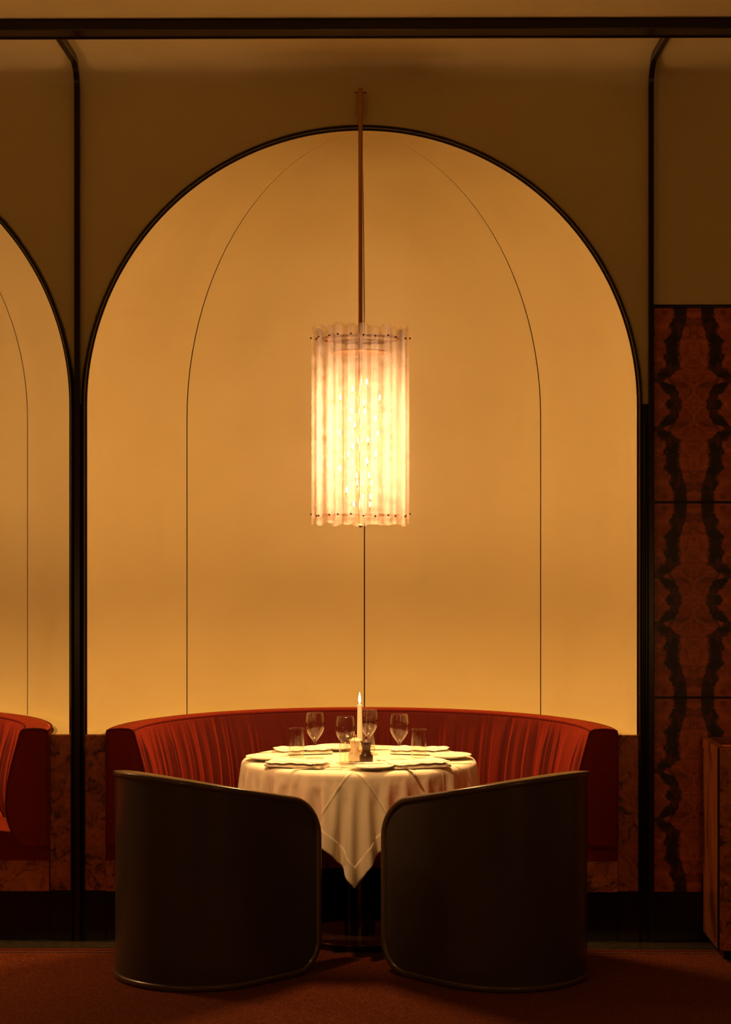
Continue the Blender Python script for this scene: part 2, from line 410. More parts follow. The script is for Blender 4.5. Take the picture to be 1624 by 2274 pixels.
# niches: half drum with quarter dome, four plaster gores with dark joints
def niche(cx, label):
    root = empty('wall_niche', (cx, 0, 0), label, 'wall', kind='structure')
    g = .0030 / AR
    for q in range(4):
        t0, t1 = R(-90+45*q) + (g if q else 0), R(-45+45*q) - (g if q < 3 else 0)
        gi, go = [], []
        for i in range(13):
            t = t0 + (t1-t0)*i/12; ri, ro = [], []
            for z in [LEDGE-.01 + (SPR-LEDGE+.01)*k/6 for k in range(6)]:
                ri.append((AR*math.sin(t), AR*math.cos(t), z)); ro.append(((AR+.02)*math.sin(t), (AR+.02)*math.cos(t), z))
            for k in range(25):
                e = R(90)*k/24*(.9995)
                for L, rr in ((ri, AR), (ro, AR+.02)):
                    L.append((rr*math.sin(t)*math.cos(e), rr*math.cos(t)*math.cos(e), SPR + rr*math.sin(e)))
            gi.append(ri); go.append(ro)
        shell(gi, go).make('plaster_panel', PLASTER, root, sharp=50)
    for q in range(3):
        t = R(-45+45*q); path = []
        w = .0045
        P = [(AR+.011, z, 0) for z in (LEDGE, 1.5, SPR)]
        pts = [((AR+.010)*math.sin(t), (AR+.010)*math.cos(t), z) for z in (LEDGE, 1.5, SPR)]
        fr = [((math.cos(t), -math.sin(t), 0), (math.sin(t), math.cos(t), 0))]*3
        for k in range(1, 25):
            e = R(90)*k/24
            pts.append(((AR+.010)*math.sin(t)*math.cos(e), (AR+.010)*math.cos(t)*math.cos(e), SPR+(AR+.010)*math.sin(e)))
            fr.append(((math.cos(t), -math.sin(t), 0), (math.sin(t)*math.cos(e), math.cos(t)*math.cos(e), math.sin(e))))
        MB().sweep(pts, [(-w, -.007), (w, -.007), (w, .006), (-w, .006)], fr).make('joint_strip', BLACK, root)
    # ledge behind the banquette
    gi, go = [], []
    for i in range(49):
        t = R(-90 + 180*i/48); s_, c_ = math.sin(t), math.cos(t)
        a = [(BR*s_*1.001, BR*c_*BE*1.001+.0, z) for z in (LEDGE, LEDGE-.03)]; b = [((AR+.005)*s_, (AR+.005)*c_, z) for z in (LEDGE, LEDGE-.03)]
        gi.append([a[0], b[0]]); go.append([a[1], b[1]])
    shell(gi, go).make('ledge', PLASTER, root, smooth=False)
    # outer drum below the ledge, hidden behind the banquette
    gi = [[((AR+.005)*math.sin(R(-90+180*i/32)), (AR+.005)*math.cos(R(-90+180*i/32)), z) for z in (0, LEDGE-.02)] for i in range(33)]
    go = [[((AR+.03)*math.sin(R(-90+180*i/32)), (AR+.03)*math.cos(R(-90+180*i/32)), z) for z in (0, LEDGE-.02)] for i in range(33)]
    shell(gi, go).make('drum_base', BLACK, root)
    return root
BR, BE = 1.057, 0.945     # banquette outer radius and its flattening in depth
niche(0.0, 'large cream plaster niche with three dark joints behind the table')
niche(-BAY, 'cream plaster niche cut off by the left edge of the picture')

# arch trims and posts
def half_round(r, n=10):
    return [(r*math.cos(2*PI*i/n), r*math.sin(2*PI*i/n)) for i in range(n)]
def arch_trim(cx, label, n):
    RR = AR + .008; path = [(cx-RR, -.008, .0), (cx-RR, -.008, SPR*.5)]
    path += [(cx - RR*math.cos(PI*k/96), -.008, SPR + RR*math.sin(PI*k/96)) for k in range(97)]
    path += [(cx+RR, -.008, SPR*.5), (cx+RR, -.008, .0)]
    fr = []
    for i, p in enumerate(path):
        d = Vector((p[0]-cx, 0, max(0, p[2]-SPR))).normalized(); fr.append((d, Vector((0, 1, 0))))
    o = MB().sweep(path, [(a*1.0, b*1.9) for a, b in half_round(.0078, 12)], fr).make(n, BLACK)
    tag(o, label, 'moulding', kind='structure')
    RI = AR - .003; path = [(cx-RI, -.001, LEDGE)] + [(cx - RI*math.cos(PI*k/96), -.001, SPR + RI*math.sin(PI*k/96)) for k in range(97)] + [(cx+RI, -.001, LEDGE)]
    fr = [(Vector((p[0]-cx, 0, max(0, p[2]-SPR))).normalized(), Vector((0, 1, 0))) for p in path]
    MB().sweep(path, half_round(.0035, 6), fr).make('shaded_reveal', BROWN, o)  # dark brown strip standing in for the shaded plaster reveal
arch_trim(0.0, 'thin black moulding round the large arch behind the table', 'trim_1')
arch_trim(-BAY, 'thin black moulding round the cropped arch at left', 'trim_2')
def rib(xc, w, h, n, label):
    path = [((0.0, z), (-1.0, 0.0)) for z in (0.0, 1.2, 2.4, CEIL-CV)]
    for k in range(1, 13):
        a = R(90)*k/12; path.append(((-CV+CV*math.cos(a), CEIL-CV+CV*math.sin(a)), (-math.cos(a), -math.sin(a))))
    path += [((-.30, CEIL), (0, -1)), ((-.52, CEIL), (0, -1))]
    def strip(a, b, x0, x1):
        pts = [(xc, p[0], p[1]) for p, _ in path]; fr = [(Vector((1, 0, 0)), Vector((0, nn[0], nn[1]))) for _, nn in path]
        return MB().sweep(pts, [(x0, a), (x1, a), (x1, b), (x0, b)], fr)
    o = strip(-.002, h-.010, -w/2+.002, w/2-.002).make(n, BROWN)
    tag(o, label, 'moulding', kind='structure')
    strip(h-.010, h, -w/2, w/2).make('front_bead', BLACK, o)
    return o
r1 = rib(-BAY/2, .022, .036, 'trim_3', 'tall black post between the two arches, bending along the ceiling')
r2 = rib(1.192, .020, .036, 'trim_4', 'tall black post between the arch and the burl panels, bending along the ceiling')
MB().box(-BAY/2-.028, -BAY/2+.028, -.004, .004, .0, 2.215).make('post_backing', BLACK, r1, smooth=False)
MB().box(1.143, 1.209, -.004, .004, .0, 2.215).make('post_backing', BLACK, r2, smooth=False)
MB().tube([(1.168, -.006, 0), (1.168, -.006, 2.13)], .006, 8).make('reed', BLACK, r2)
# ceiling beam
bmz = MB().box(XL, XR, -.625, -.520, 3.598, CEIL, .003).make('trim_5', BLACK, smooth=False)
tag(bmz, 'long black lacquered beam crossing the top of the picture', 'beam', kind='structure')
for y_, z_, r_ in ((-.510, 3.603, .011), (-.492, 3.611, .010)):
    MB().tube([(XL, y_, z_), (XR, y_, z_)], r_, 10).make('reed', BLACK, bmz)
MB().box(XL, XR, -.522, -.480, 3.612, CEIL).make('beam_backing', BLACK, bmz, smooth=False)

# black skirting
for n, a, b, lb in (('baseboard_left', XL, -BAY-BR-.001, 'black lacquered skirting beyond the left edge of the picture'),
                    ('baseboard_middle', -BAY+BR+.001, -BR-.001, 'black lacquered skirting under the burl strips either side of the left post'),
                    ('baseboard_right', BR+.001, XR, 'black lacquered skirting under the burl panels at right')):
    o = MB().box(a, b, -.012, .0, 0.0, SKIRT, .0015).make(n, BLACK, smooth=False); tag(o, lb, 'skirting', kind='structure')

# burl veneer on the wall, panel by panel
def panel(x0, x1, z0, z1, m, y0=-.010):
    xc, zc = (x0+x1)/2, (z0+z1)/2
    o = MB().box(x0-xc, x1-xc, y0, 0.0, z0-zc, z1-zc, .0012).make('wood_panel', m, wb, smooth=False); o.location = (xc, 0, zc); return o
panel(-BAY+BR+.001, -BAY/2-.029, SKIRT+.001, LEDGE-.002, BURL); panel(-BAY/2+.029, -BR-.001, SKIRT+.001, LEDGE-.002, BURL)
panel(BR+.001, 1.142, SKIRT+.001, LEDGE-.002, BURL); 
PX = [(1.207, 1.535), (1.539, 1.867), (1.871, 2.199)]
PZ = [(SKIRT+.001, .998), (1.008, 1.806), (1.816, 2.610)]
first = None
for x0, x1 in PX:
    for z0, z1 in PZ:
        if first is None or True:
            zc = (z0+z1)/2; xc = (x0+x1)/2
            if first is None:
                first = MB().box(-.164, .164, -.010, 0, -.398, .398, .0012).make('wood_panel', BOOK, wb, smooth=False); first.location = (xc, 0, zc)
            else:
                o = first.copy(); COL.objects.link(o); o.location = (xc, 0, zc)
for z in (1.003, 1.811): MB().box(1.205, 2.2, -.0085, -.001, z-.006, z+.006).make('joint_strip', BLACK, wb, smooth=False)
MB().box(1.205, 2.2, -.014, 0, 2.611, 2.625, .002).make('joint_strip', BLACK, wb)
MB().box(2.2, 2.24, -.014, 0, SKIRT, 2.625, .002).make('joint_strip', BLACK, wb)
MB().box(1.5345, 1.5395, -.0085, -.001, SKIRT, 2.61).make('joint_strip', BLACK, wb, smooth=False)
MB().box(1.8665, 1.8715, -.0085, -.001, SKIRT, 2.61).make('joint_strip', BLACK, wb, smooth=False)

# ============================================================ BANQUETTE
rng = np.random.RandomState(5)
_n1 = rng.rand(700)
def n1d(x):
    i = math.floor(x); f = x - i; f = f*f*(3-2*f)
    return _n1[i % 700]*(1-f) + _n1[(i+1) % 700]*f - .5
def bp(t, r, z, y0=-.022):
    """polar point of the banquette plan; t = 0 at the back"""
    return (r*math.sin(t), r*math.cos(t)*BE + y0*(1 if True else 0), z)
def prof_sweep(prof, t0, t1, n, closed_prof=True, wr=None, seam=(True, True)):
    v = []; f = []; m = len(prof)
    for i in range(n+1):
        t = t0 + (t1-t0)*i/n
        for j, (w, z) in enumerate(prof):
            dw = wr(t, w, z, i, n) if wr else 0
            v.append(bp(t, BR - w - dw, z))
    for i in range(n):
        for j in range(m if closed_prof else m-1):
            k = (j+1) % m; f.append((i*m+j, (i+1)*m+j, (i+1)*m+k, i*m+k))
    if closed_prof: f.append(tuple(range(m))); f.append(tuple(n*m+j for j in range(m))[::-1])
    return MB().add(v, f)
BACKP = [(0.0, .392), (0.0, .60), (0.0, .845), (.004, .860), (.014, .870), (.030, .874), (.065, .876), (.098, .874), (.110, .870),
         (.118, .861), (.122, .850), (.130, .820), (.140, .785), (.151, .745), (.162, .700), (.171, .655), (.177, .610), (.180, .570), (.178, .530), (.170, .490), (.155, .450), (.132, .415), (.112, .392)]
def wrinkle(t, w, z, i, n):
    if w < .119: return 0
    h = max(0.0, min(1.0, (.862 - z)/.10))
    s = t*BR
    edge = min(1, i/6, (n-i)/6)
    fold = n1d(s*34 + 1.3*z + 11) * .75 + n1d(s*75 + 2.4*z + 57) * .55 + n1d(s*13 + 130 + .8*z)*.8
    return h*edge*(fold*.0170) - (1-edge)*.006
def banquette(cx, label):
    root = empty('banquette', (cx, 0, 0), label, 'banquette', 'curved velvet banquettes in the niches')
    for a, b, n in ((-90, -45, 200), (-45, 45, 380), (45, 90, 200)):
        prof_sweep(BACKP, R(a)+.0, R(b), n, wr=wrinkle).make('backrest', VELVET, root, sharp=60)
    # seat, lower band, base and plinth
    SEAT = [(.10, .392), (.112, .425), (.15, .447), (.25, .458), (.36, .458), (.45, .452), (.485, .440), (.503, .420), (.507, .400), (.50, .392)]
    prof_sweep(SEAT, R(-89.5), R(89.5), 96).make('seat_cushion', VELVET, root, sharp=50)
    prof_sweep([(0.002, .332), (.002, .391), (.505, .391), (.509, .385), (.509, .338), (.505, .332)], R(-90), R(90), 96).make('seat_band', VELVET_D, root)
    prof_sweep([(0.001, SKIRT), (.001, .331), (.47, .331), (.47, SKIRT)], R(-89.9), R(89.9), 96).make('wooden_base', BURL, root)
    prof_sweep([(0.001, 0.0), (.001, SKIRT), (.44, SKIRT), (.44, 0.0)], R(-89.2), R(89.2), 96).make('plinth', BLACK, root)
    # end panels with piping
    for sgn in (-1, 1):
        pts = [BACKP[k] for k in range(len(BACKP))]
        prof = []
        for w, z in pts: prof.append((min(max(w, .003), .9), z))
        outer = [(sgn*(BR-w), -.022, z) for w, z in prof]
        cw, cz = .085, .64
        mid = [(sgn*(BR-(cw+(w-cw)*.93)), -.032, cz+(z-cz)*.975) for w, z in prof]
        m = len(prof); v = outer + mid + [(sgn*(BR-cw), -.034, cz)]; f = []
        for j in range(m):
            k = (j+1) % m; f.append((j, k, m+k, m+j) if sgn > 0 else (k, j, m+j, m+k)); f.append((m+j, m+k, 2*m) if sgn > 0 else (m+k, m+j, 2*m))
        MB().add(v, f).make('end_panel', VELVET_D, root, sharp=50)
        MB().tube([(x, -.029, z) for x, _, z in outer], .0038, 6, closed=True, up=(0, 1, 0)).make('piping', PIPE, root)
        # closing piece of the seat end
        sp = [(w, z) for w, z in SEAT]; v = [(sgn*(BR-w), -.024, z) for w, z in sp] + [(sgn*(BR-w), -.012, z) for w, z in sp]; m2 = len(sp)
        f = [tuple(range(m2)), tuple(range(m2, 2*m2))[::-1]] + [(j, (j+1) % m2, m2+(j+1) % m2, m2+j) for j in range(m2)]
        MB().add(v, f).make('seat_end', VELVET_D, root)
        MB().tube([(sgn*(BR-w), -.028, z) for w, z in sp[1:-1]], .0035, 6, up=(0, 1, 0)).make('piping', PIPE, root)
    for w, z, rr in ((.1165, .8665, .0036), (.004, .8665, .0036)):
        MB().tube([bp(R(-90+180*i/120), BR-w, z) for i in range(121)], rr, 6).make('piping', PIPE, root)
    return root
banquette(0.0, 'rust red velvet banquette curving round the dining table')
banquette(-BAY, 'rust red velvet banquette cut off by the left edge')

# ============================================================ TABLE
TX = -.007
tb = empty('pedestal_table', (TX, 0, 0.0), 'round pedestal table hidden under the white cloth', 'table')
MB().lathe([(0, .712), (.46, .712), (.472, .716), (.477, .724), (.477, .738), (.472, .745), (.46, .748), (0, .748)], 64).make('tabletop', MILLW, tb)
MB().lathe([(0, .69), (.20, .69), (.20, .712), (0, .712)], 40).make('top_plate', BRONZE, tb)
MB().lathe([(0, .030), (.064, .030), (.064, .690), (0, .690)], 48).make('column', BRONZE, tb)
MB().lathe([(0, .004), (.242, .004), (.245, .007), (.245, .028), (.242, .031), (0, .031)], 80).make('base_plate', BASEM, tb)
MB().lathe([(.2425, .0035), (.2475, .0035), (.2475, .0285), (.2425, .0285)], 80).make('base_edge', BLACK, tb)

CLOTH = [   # quarter millimetres, each row as steps from one vertex to the next
 [-41,-2017,1225,25,35,41,29,31,41,40,12,42,40,-15,42,28,-31,41,22,-37,41,25,-34,42,43,-1,40,31,33,38,16,44,36,9,47,36,13,45,37,35,29,37,46,-14,35,32,-36,34,24,-43,33,27,-41,34,47,-13,34,36,36,30,16,50,28,9,52,27,20,48,29,49,17,28,50,-21,26,41,-33,26,43,-33,26,52,-10,26,37,42,20,11,56,16,12,56,16,34,45,18,55,11,18,55,-9,18,54,-18,19,55,-12,19,51,25,15,-1,59,7,-26,54,4,-3,59,6,52,26,4,59,9,2,56,21,3,34,48,3,43,41,4,59,4,4,56,-17,7,59,-2,6,17,56,-9,-26,53,-11,-28,51,-10,10,57,-12,47,33,-12,47,35,-13,10,57,-11,-1,58,-11,31,48,-14,56,13,-15,57,3,-15,57,9,-15,47,34,-17,-6,54,-23,-37,40,-24,-39,38,-23,-28,46,-24,16,51,-27,48,20,-27,53,11,-26,48,22,-26,20,46,-31,-27,42,-32,-35,36,-32,-28,41,-32,-4,49,-33,38,31,-34,47,13,-33,47,14,-33,41,26,-34,18,44,-36,-27,35,-40,-40,19,-38,-41,19,-39,-36,27,-39,-21,39,-40,8,42,-40,33,28,-41,41,15,-41,40,15,-40,38,21,-41],
 [-66,-2050,1268,25,35,41,24,35,41,30,31,41,41,11,42,38,-17,42,27,-34,41,20,-37,41,32,-29,41,43,6,41,28,36,37,13,46,36,8,46,36,21,42,37,43,17,37,43,-23,35,27,-40,33,23,-44,33,37,-31,34,49,9,33,27,45,29,8,52,27,14,50,29,39,35,28,52,-4,27,45,-30,26,40,-35,26,50,-19,27,48,27,22,17,54,16,9,56,16,30,48,18,52,22,19,57,-4,18,53,-17,18,55,-15,19,54,17,17,10,58,7,-24,54,5,-2,59,6,52,27,4,58,10,2,55,23,4,33,49,3,42,42,3,58,9,4,57,-18,7,59,5,5,18,55,-8,-23,54,-11,-27,52,-11,18,55,-12,49,31,-12,44,38,-13,9,57,-12,1,58,-11,38,44,-14,56,10,-15,57,2,-15,55,17,-15,32,46,-19,-16,52,-24,-39,38,-24,-37,40,-23,-11,52,-25,32,42,-28,51,16,-26,52,11,-26,39,35,-29,-5,50,-32,-33,38,-31,-36,36,-32,-14,47,-32,23,42,-34,45,20,-34,48,10,-33,44,22,-34,25,40,-35,-16,42,-39,-38,24,-39,-41,17,-38,-38,25,-39,-23,37,-40,5,43,-41,30,31,-40,40,18,-41,41,14,-41,38,19,-40,34,26,-41],
 [-99,-2075,1310,33,27,42,25,35,41,24,36,41,30,30,41,41,9,42,38,-19,41,24,-36,42,22,-36,41,36,-23,41,42,12,40,25,39,37,10,46,36,12,46,36,29,35,37,47,5,37,37,-30,34,23,-44,33,29,-39,34,46,-15,34,43,26,31,17,50,28,8,52,28,28,43,28,49,17,28,50,-20,27,39,-36,25,47,-25,27,53,11,24,28,49,18,8,56,16,27,50,17,48,29,19,57,5,18,55,-13,19,53,-18,18,56,8,18,22,55,9,-22,55,5,-2,59,6,53,27,4,58,12,2,53,25,4,33,50,3,41,42,3,57,15,4,56,-17,7,59,9,4,20,56,-8,-26,52,-11,-19,55,-11,25,52,-12,50,31,-12,42,40,-13,7,57,-11,5,58,-12,43,38,-15,57,8,-15,57,5,-15,50,27,-16,17,53,-21,-24,49,-24,-41,36,-23,-28,46,-25,8,53,-26,42,31,-27,53,10,-26,47,23,-27,18,47,-31,-21,46,-32,-37,34,-31,-26,42,-32,10,48,-34,38,30,-34,48,12,-33,46,16,-33,32,36,-35,-5,45,-38,-34,30,-39,-41,18,-39,-39,22,-39,-26,36,-39,2,43,-41,28,33,-40,38,20,-41,41,14,-41,39,18,-40,34,27,-41,24,35,-42],
 [-141,-2076,1352,41,4,42,34,26,42,25,35,41,23,36,41,31,29,41,42,8,42,36,-21,41,23,-36,41,25,-35,42,38,-18,41,41,18,39,21,41,37,10,46,36,16,44,37,37,28,37,47,-7,35,32,-37,34,23,-44,34,37,-31,33,49,3,33,33,40,30,9,51,28,19,49,28,41,31,28,53,-1,28,43,-32,26,42,-32,26,54,-2,25,40,39,21,10,56,15,23,52,18,46,33,18,54,13,19,57,-5,18,52,-20,19,57,1,17,33,48,12,-17,56,5,-2,59,6,52,29,4,58,13,3,52,27,3,32,50,3,42,43,3,55,21,4,56,-17,7,58,15,3,21,55,-8,-27,51,-11,-9,58,-11,30,50,-12,49,29,-12,40,43,-13,3,58,-11,13,56,-12,48,32,-15,57,3,-15,56,14,-16,40,40,-18,5,55,-22,-31,45,-24,-39,37,-23,-13,52,-25,25,47,-27,47,23,-27,53,11,-26,35,38,-29,-4,50,-32,-32,38,-32,-33,38,-31,-5,49,-33,30,38,-34,45,18,-34,48,12,-33,37,31,-34,5,46,-37,-28,35,-39,-40,21,-39,-40,20,-39,-28,34,-40,-2,44,-40,26,35,-40,37,21,-41,41,15,-41,39,18,-40,34,26,-41,22,37,-42,2,41,-42],
 [-175,-2048,1392,33,-22,44,42,2,42,34,25,42,25,34,41,23,36,41,32,29,41,42,6,42,34,-24,41,23,-36,41,27,-33,42,41,-13,41,38,24,39,18,43,36,11,46,36,23,40,37,43,19,37,44,-18,35,27,-41,33,28,-40,34,45,-19,34,46,20,31,22,47,29,10,51,28,32,42,28,50,15,28,49,-18,27,40,-35,26,52,-14,26,48,25,22,20,54,17,16,54,17,43,37,19,54,17,18,56,6,18,53,-18,19,56,-7,18,42,40,13,-5,59,6,-6,58,6,52,29,4,57,15,3,52,30,3,31,50,3,42,41,4,52,28,3,57,-15,6,56,20,3,24,54,-7,-26,52,-12,-1,58,-11,33,47,-12,50,30,-12,37,45,-13,2,58,-11,20,54,-13,51,26,-15,57,3,-15,51,26,-16,30,47,-19,-5,55,-24,-38,39,-23,-29,46,-24,4,53,-27,36,37,-27,52,13,-26,46,26,-27,15,48,-31,-20,46,-32,-36,35,-31,-18,46,-33,18,46,-34,42,25,-33,48,12,-33,41,26,-34,14,44,-37,-21,40,-39,-38,24,-39,-40,20,-38,-31,32,-40,-5,44,-40,24,36,-41,37,22,-40,40,16,-41,39,18,-41,34,27,-41,21,37,-41,0,41,-43,-20,34,-44],
 [-192,-2006,1430,18,-34,45,31,-24,45,42,-1,42,35,24,41,25,35,42,23,36,41,32,28,41,42,4,42,34,-26,41,23,-35,41,29,-31,42,43,-8,41,35,29,38,16,44,36,13,45,36,30,35,37,47,8,37,40,-26,34,24,-43,34,36,-33,34,49,-3,33,38,33,30,12,51,28,23,47,28,43,30,29,52,-1,27,42,-32,26,49,-23,26,53,12,24,31,47,19,13,55,16,39,41,19,53,19,18,55,14,19,56,-5,18,53,-18,19,48,33,14,10,58,7,-10,58,6,52,29,4,57,17,3,49,32,4,32,51,2,45,38,4,47,36,3,58,-13,6,53,25,2,26,53,-7,-24,53,-11,8,58,-12,36,45,-12,49,31,-12,35,46,-13,2,58,-11,26,52,-14,54,19,-15,57,8,-15,43,37,-17,20,52,-21,-15,53,-23,-37,39,-24,-17,51,-25,20,49,-27,45,28,-27,51,14,-26,32,41,-29,-5,50,-32,-32,38,-32,-27,42,-32,5,49,-33,35,34,-34,47,15,-33,44,20,-34,23,42,-36,-14,43,-38,-35,27,-39,-40,22,-39,-32,30,-39,-9,43,-40,21,38,-41,36,24,-40,40,16,-41,39,19,-41,33,27,-41,20,37,-41,-1,41,-43,-21,34,-44,-32,22,-45],
 [-200,-1961,1468,11,-36,45,16,-35,46,30,-26,44,41,-3,43,36,23,41,25,34,42,24,36,41,32,27,41,42,3,42,33,-27,41,24,-36,41,31,-28,42,43,-2,40,32,33,38,15,44,36,18,43,37,37,29,37,47,-3,36,35,-33,34,27,-41,33,43,-22,34,48,13,32,28,43,29,14,50,28,34,39,29,50,16,28,51,-15,26,42,-32,27,54,-2,25,41,37,20,15,55,17,35,44,18,54,19,19,56,8,17,53,19,19,52,-21,19,51,26,15,22,54,9,-7,58,6,55,20,2,52,29,5,48,35,4,32,50,3,49,33,3,40,44,3,59,-7,6,51,29,1,29,52,-7,-21,55,-11,16,56,-12,38,44,-12,48,31,-12,33,48,-13,3,58,-11,33,48,-14,56,9,-16,51,25,-15,36,44,-19,11,54,-21,-22,50,-24,-33,42,-24,0,53,-26,32,42,-27,50,17,-27,43,30,-28,13,49,-30,-20,46,-32,-33,37,-32,-8,49,-33,26,42,-33,43,22,-34,46,16,-33,31,37,-35,-6,46,-38,-31,31,-39,-39,23,-39,-34,29,-39,-12,42,-40,19,40,-41,35,25,-40,39,17,-41,39,19,-41,32,28,-41,19,38,-41,-1,41,-43,-22,33,-44,-33,20,-45,-36,14,-46],
 [-205,-1915,1505,11,-36,46,9,-37,46,13,-35,45,28,-28,45,40,-6,43,37,21,41,26,34,42,24,36,41,33,27,41,42,0,42,32,-28,41,25,-34,41,33,-27,42,44,5,40,28,36,37,15,44,36,24,40,37,42,21,37,46,-13,35,29,-39,34,35,-34,34,48,-9,33,43,28,31,18,49,28,25,45,29,45,28,28,52,2,27,45,-29,27,51,-14,25,49,24,23,21,53,17,31,47,18,53,19,19,56,7,17,48,30,19,54,-16,19,53,21,16,34,48,10,-2,58,7,56,21,2,42,41,4,52,29,5,35,47,3,49,34,3,36,46,3,59,0,6,49,34,-1,32,50,-6,-15,56,-11,25,53,-12,36,45,-12,48,33,-12,31,49,-13,5,58,-12,39,41,-14,57,10,-15,29,47,-21,43,38,-16,4,55,-22,-32,44,-24,-17,51,-25,15,51,-26,41,33,-28,49,18,-26,29,43,-30,-5,50,-31,-32,39,-32,-18,46,-32,14,47,-34,39,30,-34,46,17,-33,36,31,-34,4,46,-37,-27,36,-39,-38,24,-39,-34,29,-39,-15,41,-40,16,41,-41,34,26,-40,39,18,-41,38,20,-41,32,29,-41,17,39,-42,-3,40,-43,-22,33,-44,-34,19,-45,-36,11,-45,-37,11,-46],
 [-221,-1873,1543,19,-33,46,12,-36,45,8,-37,46,12,-35,46,25,-30,45,40,-9,43,38,20,41,26,33,42,24,35,41,33,27,41,43,-2,42,31,-28,41,26,-34,41,36,-23,42,43,10,39,25,39,37,17,44,37,30,35,37,46,11,36,43,-21,35,29,-39,34,42,-26,33,49,6,33,34,39,30,18,49,28,38,36,28,49,17,28,52,-11,27,46,-26,26,53,11,24,34,44,19,24,52,18,53,19,18,56,8,17,43,36,19,56,-8,19,53,19,17,43,40,12,8,58,7,55,21,2,38,45,5,50,32,4,38,45,3,49,33,4,35,48,2,58,9,5,45,38,-1,35,47,-5,-7,58,-12,40,43,-13,29,50,-11,45,36,-12,30,50,-13,8,57,-12,45,36,-15,51,24,-17,18,52,-22,45,36,-15,-7,54,-23,-29,46,-24,-2,54,-26,25,46,-27,49,22,-27,40,33,-28,11,49,-30,-20,46,-32,-29,41,-32,4,50,-33,31,37,-34,45,20,-34,40,27,-34,13,45,-36,-22,40,-38,-36,27,-39,-34,28,-40,-18,41,-39,13,41,-41,32,28,-40,39,19,-41,38,20,-41,31,30,-41,16,39,-42,-4,41,-43,-23,31,-44,-34,18,-45,-37,10,-46,-37,11,-45,-35,16,-45],
 [-264,-1858,1581,36,-11,46,26,-29,45,14,-35,46,9,-37,46,11,-36,45,23,-31,45,39,-11,44,38,17,41,27,33,42,25,35,41,34,26,41,42,-3,42,31,-29,41,27,-33,41,38,-19,42,42,16,39,22,41,36,20,42,37,38,27,37,47,3,36,39,-29,34,32,-36,34,48,-11,34,47,19,31,23,46,29,30,42,29,46,25,28,52,8,27,47,-24,26,54,-3,25,42,36,21,24,52,18,53,18,18,55,12,18,40,40,18,56,2,19,54,17,17,47,33,14,23,54,8,54,24,2,34,48,5,45,38,4,43,41,3,49,33,4,34,48,2,57,19,5,34,48,-7,45,38,0,8,58,-12,44,37,-13,27,52,-11,42,40,-12,29,50,-13,15,56,-13,51,24,-15,19,52,-23,32,46,-17,42,39,-16,-20,50,-24,-12,53,-25,7,53,-26,36,38,-27,47,23,-27,27,44,-30,-8,50,-31,-29,41,-32,-7,49,-33,22,44,-33,41,27,-34,43,23,-34,21,42,-36,-15,43,-38,-33,30,-39,-34,29,-39,-20,39,-39,9,43,-41,31,30,-40,39,19,-41,38,21,-41,29,31,-41,14,40,-42,-4,40,-43,-24,31,-45,-34,17,-45,-37,10,-45,-37,11,-45,-33,21,-45,-19,33,-46],
 [-305,-1882,1617,32,17,48,37,-2,45,30,-24,46,19,-33,45,10,-37,46,11,-36,46,21,-32,45,37,-15,44,39,16,41,28,33,42,25,34,41,35,25,41,42,-5,42,30,-30,41,29,-30,42,40,-16,41,40,22,38,19,43,37,28,37,36,42,20,37,47,-6,36,34,-35,34,42,-24,34,49,1,33,42,29,30,22,47,28,40,33,29,54,0,25,50,15,29,49,-20,26,48,27,23,28,48,18,55,13,17,53,21,19,40,39,18,50,27,17,56,10,18,40,43,8,52,22,17,37,46,2,48,34,7,44,40,4,44,40,4,43,39,3,43,41,1,44,39,3,30,51,-9,49,34,2,32,48,-11,25,52,-14,42,41,-9,24,52,-15,29,50,-13,45,36,-14,32,47,-15,11,54,-24,42,39,-15,34,46,-18,-12,52,-25,-13,53,-24,18,50,-27,45,28,-27,37,36,-28,9,50,-31,-24,43,-32,-14,48,-33,12,47,-33,35,35,-34,43,23,-33,28,39,-35,-7,45,-38,-30,33,-39,-34,29,-39,-21,39,-39,7,43,-40,28,32,-41,39,20,-41,37,22,-41,27,33,-41,13,39,-42,-4,41,-43,-25,30,-45,-35,16,-45,-37,10,-45,-35,14,-46,-30,24,-45,-13,36,-45,10,36,-47],
 [-332,-1922,1652,22,27,48,28,21,48,37,5,46,34,-17,45,22,-30,46,13,-36,45,11,-36,46,20,-33,46,36,-18,43,39,14,42,29,32,42,25,34,41,36,23,41,42,-5,42,30,-31,41,31,-28,42,42,-11,40,37,27,38,18,43,37,36,29,37,44,13,37,46,-12,35,35,-35,34,48,-11,33,48,12,32,37,36,29,27,44,29,54,0,25,45,25,29,52,-10,27,52,15,24,35,43,20,54,18,18,47,33,18,52,19,20,48,30,17,48,30,16,45,38,11,45,37,11,44,39,6,43,41,4,42,41,3,42,42,2,43,42,2,42,42,0,41,42,-1,43,41,1,40,43,-6,41,43,-4,38,45,-10,37,45,-11,35,46,-12,35,46,-14,34,46,-15,17,53,-22,30,48,-17,41,40,-16,26,50,-20,-14,52,-25,22,47,-28,9,53,-25,44,28,-27,26,45,-30,-11,49,-31,-22,44,-33,7,49,-32,25,43,-34,41,25,-34,34,35,-34,0,46,-37,-24,38,-39,-34,29,-39,-21,39,-39,4,44,-40,25,34,-41,39,19,-41,36,23,-41,25,35,-41,11,40,-42,-3,41,-43,-26,29,-45,-35,16,-45,-37,10,-46,-34,17,-45,-26,28,-45,-7,37,-46,14,34,-47,24,27,-47],
